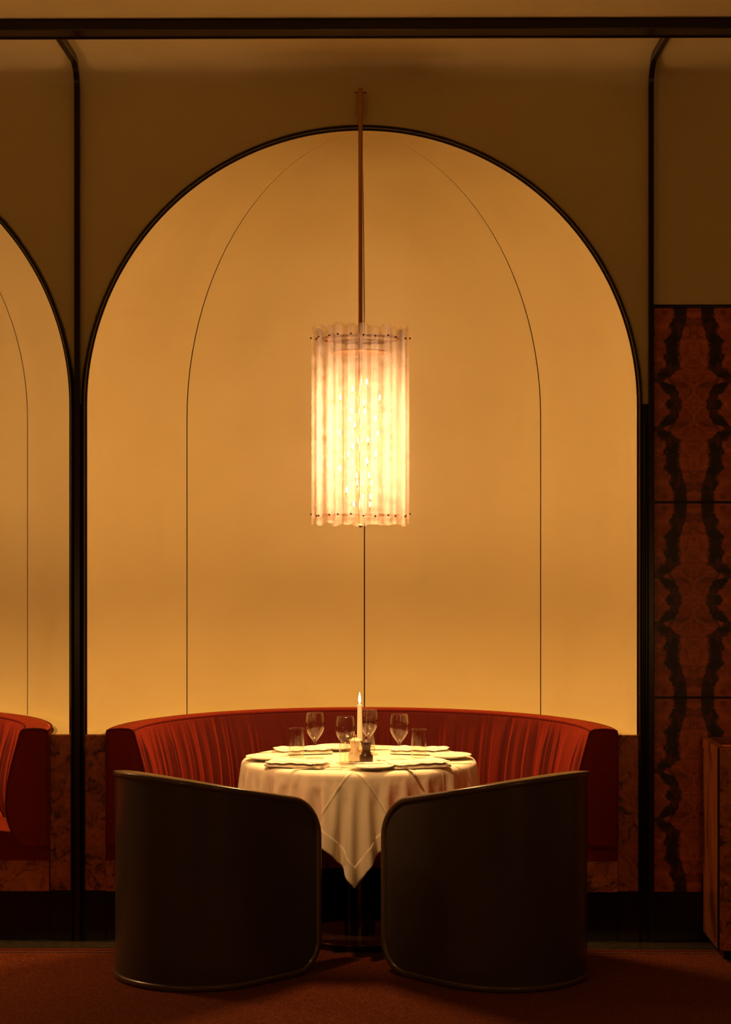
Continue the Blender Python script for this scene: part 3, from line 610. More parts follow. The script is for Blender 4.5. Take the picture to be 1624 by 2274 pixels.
 [-353,-1966,1686,21,28,48,18,28,48,25,25,48,34,12,47,37,-9,46,27,-27,45,15,-35,46,12,-36,46,19,-33,45,34,-20,44,40,12,42,30,30,42,25,34,41,37,21,41,43,-5,42,28,-32,41,35,-24,42,43,-7,40,34,30,38,20,42,36,48,7,35,40,21,39,45,-18,34,39,-29,34,48,17,31,48,5,33,26,45,28,53,8,27,52,11,27,41,33,26,52,16,23,52,8,28,47,32,18,47,31,17,47,33,18,44,38,13,43,39,10,43,41,5,43,41,5,42,42,3,43,41,3,42,42,2,42,42,1,42,42,0,42,42,0,42,43,-1,42,42,-1,42,42,-2,41,42,-2,42,42,-3,42,43,-5,41,42,-6,40,44,-9,37,45,-13,34,45,-18,32,47,-17,30,48,-20,9,52,-27,36,42,-21,15,50,-27,6,54,-25,42,32,-27,4,51,-31,-21,45,-33,3,49,-32,15,47,-33,35,34,-34,39,29,-34,6,46,-37,-18,42,-38,-32,31,-39,-22,39,-39,3,43,-40,22,37,-41,38,20,-41,36,24,-41,22,36,-41,8,41,-42,-2,41,-44,-26,29,-44,-35,15,-46,-36,11,-45,-34,20,-45,-21,31,-46,0,38,-46,18,31,-46,26,25,-48,28,23,-47],
 [-378,-2006,1720,24,24,48,21,28,48,18,29,49,20,27,48,31,19,47,37,-2,47,31,-22,45,19,-33,46,14,-35,45,19,-33,46,31,-24,44,41,10,43,32,28,41,24,35,41,39,17,42,42,-4,41,27,-33,41,39,-17,42,43,-4,40,33,32,37,30,37,36,47,-5,35,40,21,38,41,-27,35,49,0,33,45,25,29,49,3,34,35,39,27,52,13,26,51,9,29,48,26,24,47,29,24,44,36,15,44,38,12,43,40,10,43,41,6,42,43,3,41,42,-1,42,43,1,42,42,0,43,42,0,42,42,-2,42,42,-2,42,42,0,41,42,0,42,42,0,42,42,1,42,42,2,43,42,0,42,42,0,42,42,-1,42,42,-2,43,41,-1,42,43,-5,40,43,-10,39,43,-12,35,45,-16,30,47,-23,25,48,-25,11,51,-28,39,39,-23,15,49,-30,-12,48,-33,16,46,-33,-4,51,-31,25,42,-34,40,27,-33,10,46,-36,-8,45,-38,-31,33,-40,-21,39,-39,2,44,-39,17,40,-41,39,18,-41,33,27,-41,20,38,-41,5,41,-43,1,41,-43,-26,28,-45,-36,15,-45,-36,14,-45,-31,22,-46,-16,34,-45,6,37,-46,22,29,-47,28,21,-48,28,23,-47,24,26,-47],
 [-419,-2031,1755,31,16,48,28,20,48,25,25,48,19,28,48,18,30,49,26,23,48,36,7,46,34,-16,46,23,-30,45,17,-34,46,18,-34,45,29,-25,45,41,8,43,34,25,41,24,35,41,40,13,42,43,-2,41,27,-33,41,42,-9,41,43,-3,41,28,38,36,42,19,36,48,-9,35,40,21,38,45,-20,34,45,25,30,48,19,30,48,5,34,48,23,27,46,28,26,44,35,19,43,40,12,43,41,8,42,42,4,41,42,0,42,42,-1,42,42,-3,42,43,1,42,42,-1,42,42,0,42,42,0,42,42,0,42,42,1,42,42,1,42,42,0,42,42,-1,42,42,-1,42,42,0,42,42,0,42,42,0,43,42,1,42,42,-1,42,42,1,42,42,1,42,42,-1,43,41,-2,41,43,-7,39,43,-14,35,45,-18,30,45,-25,25,47,-28,3,49,-33,26,44,-31,9,49,-32,-1,50,-32,38,30,-34,12,46,-35,1,46,-38,-28,35,-39,-19,40,-39,4,44,-40,10,42,-40,38,19,-41,31,30,-41,15,39,-42,-1,41,-43,9,40,-42,-26,29,-45,-35,15,-45,-35,15,-46,-29,26,-45,-10,36,-46,11,35,-46,25,27,-47,28,21,-48,26,25,-47,20,30,-47,5,35,-47],
 [-468,-2035,1789,34,5,49,33,11,48,32,15,48,28,21,47,23,26,49,17,30,48,22,27,48,33,14,48,36,-9,45,28,-27,46,20,-32,45,19,-33,46,26,-28,45,41,8,43,37,21,41,24,35,41,41,8,42,42,0,41,29,-32,42,44,4,39,42,-5,41,31,36,36,47,-1,36,47,-1,36,42,24,35,48,-2,35,47,19,31,46,24,31,44,33,21,44,37,16,42,42,8,41,43,1,42,42,0,42,42,-4,42,42,0,42,43,0,42,42,1,42,42,0,42,42,-1,42,42,0,42,42,0,42,42,0,42,42,0,42,42,0,42,42,0,42,42,0,42,42,0,42,42,0,42,42,-1,42,42,1,42,42,0,43,42,2,42,42,0,42,42,-1,42,42,-1,42,42,1,42,42,2,43,41,-3,41,43,-8,39,43,-14,35,44,-22,24,45,-29,16,48,-34,4,49,-33,33,38,-32,3,46,-37,17,45,-35,-24,38,-39,-13,43,-39,10,42,-41,-2,45,-39,37,20,-41,27,34,-41,10,40,-42,-5,39,-44,15,40,-41,-24,30,-45,-36,15,-46,-33,18,-45,-25,29,-45,-5,38,-46,16,32,-47,27,25,-47,27,22,-48,23,28,-47,13,34,-47,-6,34,-48,-22,24,-49],
 [-515,-2023,1822,33,-4,50,33,2,48,34,7,48,34,10,49,31,15,47,27,22,48,21,28,49,17,29,48,29,20,48,37,-1,46,31,-22,46,26,-28,45,20,-33,45,23,-30,46,41,8,43,39,16,41,24,35,41,43,-2,42,41,7,42,33,-27,41,43,12,38,43,-6,41,37,30,36,48,1,36,46,3,38,46,18,35,45,29,26,42,36,20,43,41,10,42,43,1,42,42,0,41,42,-3,42,42,0,42,43,0,42,42,0,42,42,0,42,42,0,42,42,0,42,42,0,42,42,0,42,42,0,42,42,0,42,42,0,42,42,0,42,42,0,42,42,0,42,42,0,42,42,-1,42,42,0,42,42,1,42,42,0,43,42,0,42,42,0,42,42,0,42,42,2,42,42,0,42,42,-2,42,42,0,42,42,2,43,41,-2,42,43,-9,37,42,-19,30,45,-28,20,45,-34,7,46,-37,25,43,-34,-17,42,-39,-2,45,-38,10,42,-41,-9,44,-39,35,24,-41,20,38,-41,5,40,-43,-6,39,-44,19,39,-41,-22,32,-45,-35,15,-45,-32,22,-45,-20,31,-46,2,37,-46,19,31,-47,27,24,-47,25,25,-48,19,31,-47,4,35,-47,-14,31,-49,-27,19,-49,-30,11,-50],
 [-557,-1994,1854,28,-17,50,32,-7,50,34,0,49,34,5,48,33,6,48,34,8,48,31,17,48,25,24,48,17,30,49,24,25,48,36,6,47,34,-17,45,31,-24,45,26,-28,45,17,-33,47,40,8,42,41,10,42,27,33,42,42,-8,41,41,9,42,38,-19,41,42,17,38,44,-4,41,45,14,38,44,20,35,44,30,27,42,39,13,42,43,7,42,43,-1,41,42,-3,42,42,0,42,42,0,42,42,-1,42,43,0,42,42,0,42,42,0,42,42,0,42,42,0,42,42,0,42,42,0,42,42,-1,42,42,0,42,42,0,42,42,1,42,42,0,42,42,-1,42,42,0,42,42,0,42,42,0,42,42,0,42,42,0,42,42,1,43,42,0,42,42,0,42,42,0,42,42,0,42,42,0,42,42,2,42,42,-2,42,42,1,43,41,0,43,42,-5,39,43,-15,33,43,-25,23,44,-34,3,44,-41,18,43,-37,5,44,-39,-18,43,-39,30,31,-41,13,40,-41,2,41,-43,-7,38,-45,22,38,-40,-17,34,-45,-36,15,-45,-28,26,-45,-17,34,-46,8,36,-47,22,28,-47,25,25,-47,23,28,-47,12,34,-48,-4,34,-48,-21,27,-49,-29,13,-49,-31,7,-51,-31,8,-50],
 [-578,-1948,1884,13,-27,52,23,-21,50,31,-12,50,33,-1,49,34,11,47,34,10,48,32,-4,49,33,6,49,31,17,48,22,26,48,20,28,49,33,13,47,36,-13,46,33,-19,45,32,-23,45,15,-33,46,40,13,42,40,1,44,32,27,41,41,-10,42,41,11,41,43,-11,42,42,14,39,44,22,36,43,32,27,42,40,11,42,44,0,42,43,-1,41,42,-2,42,42,0,42,42,0,42,42,-1,42,42,0,42,43,0,42,42,0,42,42,0,42,42,0,42,42,0,42,42,0,42,42,-1,42,42,0,42,42,1,42,42,-1,42,42,1,42,42,-1,42,42,0,42,42,0,42,42,0,42,42,1,42,42,-1,42,42,1,42,42,-1,42,42,1,43,42,-1,42,42,1,42,42,0,42,42,0,42,42,0,42,42,2,42,42,0,42,42,-2,43,41,3,42,43,-4,42,42,-12,36,42,-22,22,43,-35,12,44,-41,-5,43,-41,26,36,-38,2,42,-43,2,40,-43,-8,39,-45,24,37,-40,-12,37,-44,-35,16,-45,-24,29,-46,-13,36,-46,13,34,-46,24,27,-48,23,27,-47,17,31,-47,6,35,-48,-12,32,-49,-26,20,-49,-31,8,-50,-31,5,-50,-31,10,-50,-29,15,-50],
 [-578,-1896,1913,1,-29,52,7,-29,52,18,-25,50,27,-16,51,33,-4,49,33,14,47,34,12,47,31,-7,50,33,-3,49,34,7,49,28,21,48,20,27,49,30,18,47,36,-9,46,30,-27,44,37,-4,46,21,-30,47,39,15,41,39,-4,45,37,20,41,42,-12,44,42,11,41,42,26,36,43,32,27,42,41,9,42,44,-4,42,43,-3,41,42,2,42,42,0,42,42,-1,42,42,-1,42,42,0,42,42,0,42,43,0,42,42,0,42,42,0,42,42,0,42,42,0,42,42,-1,42,42,0,42,42,0,42,42,0,42,42,0,42,42,0,42,42,0,42,42,0,42,42,0,42,42,0,42,42,0,42,42,1,42,42,0,42,42,-1,42,42,1,43,42,0,42,42,0,42,42,0,42,42,0,42,42,0,42,42,0,42,42,1,42,41,1,42,42,-1,42,42,1,43,43,-1,43,40,-8,37,43,-23,25,43,-34,12,42,-43,7,41,-43,1,41,-43,-8,39,-44,24,36,-40,-5,40,-44,-34,18,-45,-19,33,-46,-9,36,-46,17,31,-47,23,28,-48,19,30,-47,12,34,-47,-1,34,-48,-19,28,-49,-30,13,-50,-31,4,-50,-31,9,-50,-28,16,-50,-22,23,-50,-11,30,-50],
 [-570,-1845,1942,1,-29,52,-3,-28,52,1,-29,51,10,-28,52,23,-21,50,32,-8,50,33,13,47,33,15,47,34,0,49,30,-10,50,32,-4,49,33,10,49,27,21,48,25,23,49,37,-5,46,30,-27,44,37,7,46,27,-24,46,40,15,42,38,-8,46,41,12,43,42,23,35,41,36,26,43,41,10,42,43,-6,42,43,-2,42,42,2,42,42,0,41,42,-1,42,42,-1,42,42,0,42,42,0,42,42,-1,42,42,0,42,43,1,42,42,-1,42,42,0,42,42,1,42,42,-1,42,42,1,42,42,0,42,42,0,42,42,-1,42,42,0,42,42,0,42,42,0,42,42,0,42,42,0,42,42,0,42,42,1,42,42,0,42,42,0,42,42,0,43,42,0,42,42,0,42,42,-1,42,42,1,42,42,0,42,42,0,42,41,0,42,42,1,42,42,0,42,42,0,42,43,-1,43,41,1,44,41,-7,37,43,-22,24,42,-36,4,41,-45,-2,40,-44,21,38,-41,3,40,-43,-32,22,-46,-12,36,-46,-8,36,-46,23,28,-47,19,30,-47,12,34,-48,8,34,-47,-9,33,-49,-24,22,-49,-31,6,-50,-32,8,-50,-28,15,-50,-22,23,-50,-13,29,-51,1,30,-51,11,26,-52],
 [-571,-1793,1971,6,-29,51,2,-29,52,-2,-29,52,-4,-28,52,4,-29,52,16,-26,51,28,-13,50,35,7,48,32,17,46,34,8,48,32,-5,50,28,-14,50,33,-2,50,32,13,48,27,21,49,36,-2,46,32,-24,45,35,15,46,34,-17,46,40,11,44,40,22,38,42,35,25,41,42,11,42,42,-6,43,43,-2,42,42,2,42,42,0,42,42,-1,41,42,-1,42,42,0,42,42,0,42,42,0,42,42,-1,42,42,0,42,42,0,42,42,1,42,43,-1,42,42,0,42,42,0,42,42,0,42,42,1,42,42,0,42,42,-1,42,42,0,42,42,0,42,42,0,42,42,1,42,42,-1,42,42,0,42,42,0,42,42,0,42,42,0,42,42,0,43,42,0,42,42,1,42,42,0,42,41,0,42,42,0,42,42,-1,42,42,1,42,42,0,42,42,1,42,42,0,42,43,2,42,41,-3,44,42,2,43,41,-7,37,42,-22,23,42,-39,9,40,-44,12,40,-44,-24,30,-45,1,35,-47,-17,35,-46,24,27,-47,13,33,-47,7,35,-48,5,35,-48,-16,29,-49,-28,16,-49,-31,7,-50,-30,12,-50,-23,21,-50,-14,28,-51,-2,31,-51,11,26,-52,15,23,-52,15,23,-53],
 [-612,-1760,1998,22,-16,53,16,-24,52,9,-28,52,3,-29,52,-3,-28,51,-1,-29,52,8,-28,52,24,-20,51,34,0,48,32,17,47,34,13,47,33,-1,49,27,-15,51,31,-10,50,33,1,49,34,5,48,34,18,45,32,-15,48,37,5,47,40,20,41,41,33,28,41,41,10,42,44,-5,42,42,-2,42,42,1,42,42,0,42,42,-1,42,42,-1,42,42,0,42,42,0,41,42,-1,42,42,0,42,42,0,42,42,1,42,42,0,42,42,0,42,42,0,42,42,-1,42,43,1,42,42,-1,42,42,0,42,42,1,42,42,0,42,42,-1,42,42,0,42,42,0,42,42,0,42,42,0,42,42,0,42,42,0,42,42,0,42,42,0,42,41,0,43,42,0,42,42,0,42,42,0,42,42,1,42,42,0,42,42,-1,42,42,0,42,42,1,42,42,0,42,42,1,42,42,1,42,42,1,42,42,-3,44,42,1,43,42,-7,36,42,-24,22,40,-39,-4,36,-50,15,37,-44,-21,34,-45,19,30,-48,3,34,-48,-2,34,-49,12,35,-46,-22,25,-50,-30,9,-50,-30,13,-50,-25,19,-50,-17,26,-50,-3,30,-51,10,28,-52,15,22,-52,18,21,-53,13,24,-53,12,26,-52],
 [-666,-1770,2021,23,4,55,24,-5,54,23,-15,53,17,-21,52,12,-26,52,4,-29,52,-3,-29,52,3,-29,52,17,-24,51,32,-9,49,33,13,48,32,16,47,35,6,48,29,-11,50,29,-12,51,33,-4,49,33,14,46,34,-7,51,38,15,45,41,31,31,42,41,11,42,44,-5,42,43,-1,42,42,1,42,42,-1,42,42,0,42,42,-1,42,42,0,42,42,0,42,42,0,42,42,0,41,42,0,42,42,0,42,42,0,42,42,0,42,42,0,42,42,-1,42,42,1,42,42,0,42,43,0,42,42,-1,42,42,0,42,42,0,42,42,0,42,42,0,42,42,1,42,42,0,42,42,-1,42,42,1,42,42,-1,42,42,0,42,42,0,42,41,1,43,42,0,42,42,0,42,42,-1,42,42,0,42,42,0,42,42,1,42,42,0,42,42,0,42,42,0,42,42,0,42,42,1,42,42,1,42,42,1,42,42,-3,43,42,1,43,42,-9,35,41,-26,18,38,-44,9,37,-47,-1,35,-48,-12,30,-50,5,35,-48,14,34,-46,-25,20,-50,-30,10,-50,-26,19,-50,-20,24,-50,-7,30,-51,9,28,-52,13,24,-52,19,20,-53,14,24,-52,8,27,-52,4,29,-52,-2,28,-52],
 [-713,-1797,2043,20,9,55,21,8,55,23,3,55,24,-4,53,23,-13,54,19,-20,52,13,-25,52,6,-29,52,-2,-28,52,11,-28,52,26,-16,50,34,6,48,32,17,47,34,11,48,32,-6,50,31,-6,50,29,-12,52,36,11,48,40,27,35,42,41,16,42,44,-3,42,42,-2,42,43,1,42,42,-1,42,42,-1,42,42,0,42,42,0,42,42,0,42,42,0,42,42,0,42,42,-1,42,42,1,41,42,-1,42,42,0,42,42,0,42,42,0,42,42,1,42,42,0,42,42,0,42,43,0,42,42,0,42,42,0,42,42,-1,42,41,0,42,43,0,42,42,0,42,41,1,42,42,-1,42,42,0,42,43,1,42,41,-1,42,42,0,42,42,1,43,42,0,42,42,0,42,42,0,42,42,-1,42,42,0,42,42,0,42,42,1,42,42,-1,42,42,1,42,42,0,42,42,0,42,42,1,42,42,1,42,42,1,42,42,-1,43,41,-2,42,43,-12,30,40,-33,16,38,-45,-11,31,-51,9,35,-47,12,35,-47,-30,12,-50,-26,19,-50,-18,25,-50,-15,27,-51,6,28,-52,18,22,-52,13,24,-53,12,26,-52,5,28,-52,0,27,-52,-8,27,-53,-13,22,-53,-18,15,-55],
 [-758,-1829,2065,20,9,55,19,11,55,19,11,55,21,8,55,23,3,54,25,-4,54,23,-12,54,20,-18,52,16,-24,53,9,-27,51,2,-29,52,18,-24,52,33,1,49,33,13,47,33,14,48,29,-16,50,32,3,52,38,21,42,42,38,20,42,44,1,42,42,-2,42,43,1,42,42,0,42,42,-1,42,42,-1,42,42,0,42,42,0,42,42,0,42,42,-1,42,42,0,42,42,1,42,42,0,42,42,0,42,42,-1,41,42,0,42,42,1,42,42,0,42,42,0,42,42,-1,42,42,1,42,42,0,42,42,-1,42,42,0,42,42,0,42,42,0,42,42,0,42,42,0,42,42,0,42,42,1,42,42,0,42,42,-1,42,42,1,42,42,-1,42,42,0,43,42,0,42,42,0,42,42,0,42,42,1,42,42,-1,42,42,0,42,42,1,42,42,0,42,42,0,42,42,0,42,42,0,42,42,1,42,42,0,42,42,-1,42,41,1,44,43,-1,39,41,-19,26,39,-38,9,35,-48,10,35,-48,-28,16,-50,-14,27,-51,-6,27,-53,-23,24,-49,18,22,-52,14,25,-52,9,26,-52,3,28,-53,-4,27,-52,-10,25,-53,-16,19,-54,-19,15,-54,-20,9,-55,-18,14,-55],
 [-805,-1858,2087,21,8,55,21,8,55,19,10,55,19,12,55,19,11,55,21,8,55,23,3,54,25,-4,54,23,-11,54,21,-16,53,20,-21,52,18,-25,51,0,-28,52,30,-7,50,32,21,46,30,-11,52,35,16,46,40,34,28,43,43,7,42,42,-3,42,43,3,42,42,0,42,42,-1,42,42,-2,42,42,0,42,42,0,42,42,-1,42,42,0,42,42,0,42,42,0,42,42,0,42,42,0,42,42,1,42,42,-1,42,42,0,42,42,1,41,42,0,42,42,0,42,42,0,42,42,0,42,42,0,42,42,0,42,42,-1,42,42,1,42,42,-1,42,42,0,42,42,0,42,42,0,42,42,0,42,42,1,42,42,0,42,42,-1,42,42,0,42,42,0,42,42,0,43,42,1,42,42,0,42,42,0,42,42,0,42,42,0,42,42,0,42,42,-1,42,42,0,42,42,0,42,42,1,42,42,0,42,42,0,42,42,2,42,42,-2,43,42,2,43,42,-5,36,41,-25,19,36,-45,-8,27,-53,11,31,-49,-12,27,-52,-27,22,-49,18,22,-51,12,25,-53,1,28,-52,-7,26,-53,-11,23,-54,-18,18,-54,-19,13,-54,-21,8,-55,-19,14,-55,-18,14,-54,-18,17,-54],
 [-859,-1867,2110,22,1,54,23,3,55,22,5,55,21,8,55,21,8,55,19,10,55,19,13,55,21,7,55,23,4,54,24,-6,54,17,-28,50,18,-24,51,24,7,54,26,-11,52,18,-20,54,32,12,49,38,29,36,42,41,16,42,43,-2,42,43,-2,42,42,2,42,42,-2,42,42,-1,42,42,-1,42,42,0,42,42,0,42,42,-1,42,42,0,42,42,0,42,42,0,42,42,0,42,42,0,42,42,0,42,42,0,42,42,0,42,42,1,41,42,0,42,42,-1,43,42,1,41,42,0,42,42,-1,42,42,1,42,42,0,42,42,-1,42,42,0,42,42,0,42,42,0,42,42,0,42,42,0,42,42,0,42,42,0,42,42,0,42,42,0,42,42,0,42,42,0,42,42,1,43,42,0,42,42,0,42,42,0,42,42,0,42,42,0,42,42,-1,42,42,1,42,42,-1,42,42,0,42,42,1,42,42,0,42,42,0,42,42,2,42,42,-2,43,42,1,42,42,-11,30,39,-34,10,31,-51,5,31,-51,-23,21,-51,19,25,-50,5,27,-53,-12,24,-53,-14,20,-54,-17,18,-54,-20,10,-55,-19,15,-54,-18,15,-54,-17,17,-55,-15,18,-54,-12,21,-54,-7,24,-54],
 [-902,-1831,2129,15,-12,56,19,-9,56,21,-6,55,22,-1,55,22,1,55,22,5,55,22,5,55,21,7,55,21,8,55,19,12,55,24,1,54,13,-32,49,23,-11,53,28,10,52,22,-11,54,35,21,45,40,36,25,42,42,4,42,43,-4,42,42,2,42,42,0,42,42,-1,42,42,-1,42,42,0,42,42,0,42,42,-1,42,42,0,42,42,0,42,42,0,42,42,0,42,42,0,42,42,0,42,42,0,42,42,0,42,42,0,42,42,0,41,42,0,42,42,0,42,42,0,43,42,1,42,42,0,41,42,0,42,42,0,42,42,-1,42,42,0,42,42,1,42,42,-1,42,42,0,42,42,0,42,42,0,42,42,1,42,42,0,42,42,0,42,42,0,42,42,-1,42,42,0,42,42,1,43,42,0,42,42,0,42,42,0,42,42,0,42,42,0,42,42,-1,42,42,0,42,42,0,42,42,0,42,42,1,42,42,0,42,42,1,42,41,1,42,42,-1,43,43,-1,39,41,-22,21,35,-44,-5,26,-55,18,30,-47,-4,25,-54,-24,7,-54,-16,18,-54,-16,18,-54,-16,19,-54,-15,19,-54,-14,20,-54,-12,20,-55,-8,22,-54,-3,23,-55,4,22,-55,7,20,-55],
 [-912,-1774,2145,7,-15,57,7,-15,57,11,-14,56,13,-14,56,18,-9,56,20,-6,56,22,-1,55,22,0,55,22,2,55,22,2,55,23,3,55,21,21,51,26,-6,53,16,-19,55,28,9,53,38,30,35,41,41,14,42,43,-5,42,42,0,42,42,0,42,42,0,42,42,-1,42,42,0,42,42,0,42,42,-1,42,42,0,42,42,0,42,42,0,42,42,0,42,42,0,42,42,0,42,42,0,42,42,0,42,42,0,42,42,0,42,42,0,41,42,0,42,42,0,42,42,0,42,42,0,42,42,0,43,42,0,41,42,0,42,42,0,42,42,0,42,42,0,42,42,0,42,42,0,42,42,0,42,42,1,42,42,0,42,42,0,42,42,-1,42,42,1,42,42,-1,43,42,0,42,42,0,42,42,0,42,42,1,42,42,-1,42,42,1,42,42,0,42,42,-1,42,42,0,42,42,0,42,42,0,42,42,1,42,42,0,42,42,0,42,41,2,42,42,-2,42,43,2,43,42,-9,32,38,-33,13,31,-51,4,27,-53,-21,12,-54,0,24,-55,-19,17,-53,-17,18,-54,-17,18,-54,-14,20,-55,-8,21,-54,-2,23,-55,7,21,-55,10,19,-55,12,18,-56,11,18,-55],
 [-923,-1718,2161,10,-15,56,9,-14,57,9,-15,57,4,-16,57,4,-16,57,10,-14,57,14,-13,56,19,-7,56,21,-1,55,22,-1,55,22,0,56,22,1,55,27,18,49,20,-8,56,31,18,48,40,36,26,42,43,3,42,42,-3,42,42,0,42,42,-1,42,42,0,42,42,0,42,42,0,42,42,0,42,42,-1,42,42,0,42,42,0,42,42,0,42,42,0,42,42,0,42,42,0,42,42,0,42,42,0,42,42,0,42,42,0,42,42,0,41,42,0,42,42,0,43,42,0,41,42,0,42,42,1,42,42,-1,43,42,0,41,42,0,42,42,0,42,42,0,42,42,0,42,42,1,42,42,-1,42,42,1,42,42,0,42,42,0,42,42,0,42,42,0,42,42,0,43,42,-1,42,42,0,42,42,1,42,42,0,42,42,0,42,42,0,42,42,0,42,42,-1,42,42,0,42,42,0,42,42,0,42,42,0,42,42,0,42,42,1,42,42,0,42,41,1,42,43,-1,43,42,1,38,40,-23,22,34,-45,-7,20,-56,9,27,-52,-8,21,-55,-14,19,-55,-16,18,-54,-23,16,-52,-2,22,-55,9,21,-55,16,15,-56,11,18,-55,11,19,-55,9,19,-55,9,20,-56],
 [-969,-1685,2178,17,-7,57,15,-9,56,14,-11,57,13,-12,57,10,-14,56,8,-15,57,7,-16,57,3,-17,57,12,-13,57,20,-4,55,23,1,55,23,4,54,21,-2,57,26,9,53,35,28,39,41,40,15,42,43,-4,42,42,1,42,42,-1,42,42,0,42,42,0,42,42,0,42,42,0,42,42,0,42,42,-1,42,42,0,42,42,0,42,42,0,42,42,0,42,42,0,42,42,0,42,42,1,42,42,-1,42,42,0,42,42,0,42,42,0,42,42,0,41,42,0,43,42,0,42,42,0,41,42,0,43,42,0,42,42,1,41,42,0,42,42,0,42,42,-1,42,42,0,42,42,0,42,42,1,42,42,0,42,42,0,42,42,-1,42,42,1,42,42,0,42,42,0,42,42,-1,42,42,0,43,42,1,42,42,0,41,42,0,43,42,-1,42,42,1,42,42,-1,42,42,0,42,42,0,42,42,0,42,42,1,42,42,-1,42,42,1,42,41,0,42,42,0,42,42,1,42,42,1,42,42,-10,30,37,-37,10,26,-53,1,25,-55,-24,10,-54,-8,24,-53,-4,24,-54,7,21,-56,17,14,-55,12,19,-55,8,19,-55,6,21,-56,5,20,-55,2,21,-56,-1,20,-55],
 [-1025,-1697,2193,15,2,58,16,1,57,17,-1,57,16,-3,57,17,-4,56,17,-7,57,12,-11,57,10,-14,57,8,-15,57,4,-18,57,17,-7,56,20,-4,56,25,6,54,28,15,52,38,34,30,42,43,6,42,42,-4,42,42,0,42,42,0,42,42,-1,42,42,0,42,42,1,42,42,-1,42,42,1,42,42,0,42,42,-1,42,42,0,42,42,0,42,42,0,42,42,0,42,42,1,42,42,0,42,42,0,42,42,0,42,42,-1,42,42,0,42,42,1,42,42,-1,42,42,0,42,42,0,42,42,0,42,42,0,42,42,1,42,42,0,41,42,0,42,42,-1,42,42,0,42,42,0,42,42,0,42,42,1,42,42,0,42,42,-1,42,42,1,42,42,0,42,42,0,42,42,-1,42,42,0,42,42,0,42,42,1,42,42,0,42,42,-1,43,42,1,42,42,-1,42,42,0,42,42,0,42,42,0,42,42,0,42,42,1,42,42,0,42,41,0,42,42,0,42,42,1,42,42,0,43,43,-2,36,39,-26,18,30,-49,-11,17,-56,20,24,-51,5,21,-55,5,21,-55,5,21,-56,1,20,-55,-1,20,-56,-3,18,-57,-5,16,-57,-6,15,-57,-7,12,-58,-7,10,-58],
 [-1081,-1710,2209,16,-1,57,16,0,57,17,0,57,16,0,57,16,0,58,16,0,57,16,11,56,17,0,56,16,-6,57,14,-11,57,15,-9,57,15,-8,57,11,-11,57,33,26,45,40,38,23,42,43,-2,42,42,-2,42,42,0,42,42,0,42,42,-1,42,42,0,42,42,1,42,42,-1,42,42,0,42,42,0,42,42,0,42,42,0,42,42,0,42,42,1,42,42,0,42,42,0,42,42,0,42,42,0,42,42,-1,42,42,0,42,42,0,42,42,0,42,42,0,42,42,0,41,42,0,43,42,0,42,42,0,42,42,1,41,42,0,42,42,0,42,42,-1,42,42,0,42,42,0,42,42,0,42,42,0,42,42,0,42,42,0,42,42,1,42,42,-1,42,42,0,42,42,0,42,42,0,42,42,0,42,42,1,42,42,0,42,42,-1,42,42,0,43,42,1,42,42,-1,42,42,0,42,42,0,42,42,1,42,42,0,42,42,0,42,41,-1,42,42,1,42,42,1,42,42,-1,42,42,2,41,41,-16,28,35,-41,10,23,-54,7,22,-55,3,21,-56,4,20,-55,-6,16,-57,-7,14,-58,-7,12,-57,-7,11,-58,-8,10,-58,-8,8,-59,-8,8,-58,-7,10,-58],
 [-1134,-1688,2225,15,-5,57,15,-6,57,15,-3,57,16,-2,57,16,-2,58,16,0,57,16,0,57,17,3,57,17,8,56,14,-14,56,15,-6,57,17,-2,58,19,6,57,36,32,36,41,41,15,42,42,-4,42,42,1,42,42,-1,42,42,0,42,42,-1,42,42,0,42,42,1,42,42,0,42,42,-1,42,42,0,42,42,0,42,42,0,42,42,0,42,42,0,42,42,0,42,42,0,42,42,0,42,42,1,42,42,-1,42,42,1,42,42,0,42,42,-1,42,42,0,42,42,0,41,42,0,43,42,0,42,42,0,42,42,0,42,42,1,41,42,-1,42,42,1,42,42,0,42,42,-1,42,42,0,42,42,0,42,42,0,42,42,0,42,42,0,42,42,1,42,42,-1,42,42,0,42,42,0,42,42,0,42,42,0,42,42,1,42,42,-1,42,42,0,42,42,1,43,42,-1,42,42,0,42,42,0,42,42,1,42,42,-1,42,42,1,42,41,0,42,42,0,42,42,0,42,42,0,42,43,3,42,41,-10,34,37,-33,5,20,-57,3,19,-56,8,24,-53,-12,-1,-59,-8,8,-58,-8,10,-58,-7,10,-58,-8,11,-58,-7,10,-57,-8,11,-58,-7,12,-58,-7,11,-58],
 [-1138,-1629,2231,11,-6,58,6,-7,59,6,-8,58,8,-7,59,10,-6,58,11,-6,58,12,-7,58,13,-5,58,13,-6,57,17,-3,57,17,-2,57,20,6,56,24,13,54,37,34,32,42,43,7,42,42,-4,42,42,0,42,42,0,42,42,0,42,42,-1,42,42,0,42,42,1,42,42,-1,42,42,1,42,42,0,42,42,0,42,42,-1,42,42,0,42,42,0,42,42,1,42,42,-1,42,42,1,42,42,-1,42,42,1,42,42,-1,42,42,1,42,42,-1,42,42,0,42,42,0,42,42,0,41,42,1,43,42,-1,42,42,0,42,42,0,42,42,1,41,42,0,42,42,0,42,42,-1,42,42,0,42,42,0,42,42,0,42,42,0,42,42,0,42,42,0,42,42,0,42,42,0,42,42,0,42,42,0,42,42,1,42,42,-1,42,42,0,42,42,1,42,42,0,42,42,0,42,42,-1,42,42,0,42,42,0,42,42,0,42,42,1,42,41,0,42,42,0,43,42,0,42,42,2,42,42,-1,43,43,-3,37,39,-26,16,25,-52,-9,10,-59,-2,15,-58,7,17,-56,-15,3,-57,-11,7,-58,-10,7,-58,-10,8,-58,-9,8,-58,-9,10,-58,-8,10,-58,-7,10,-58],
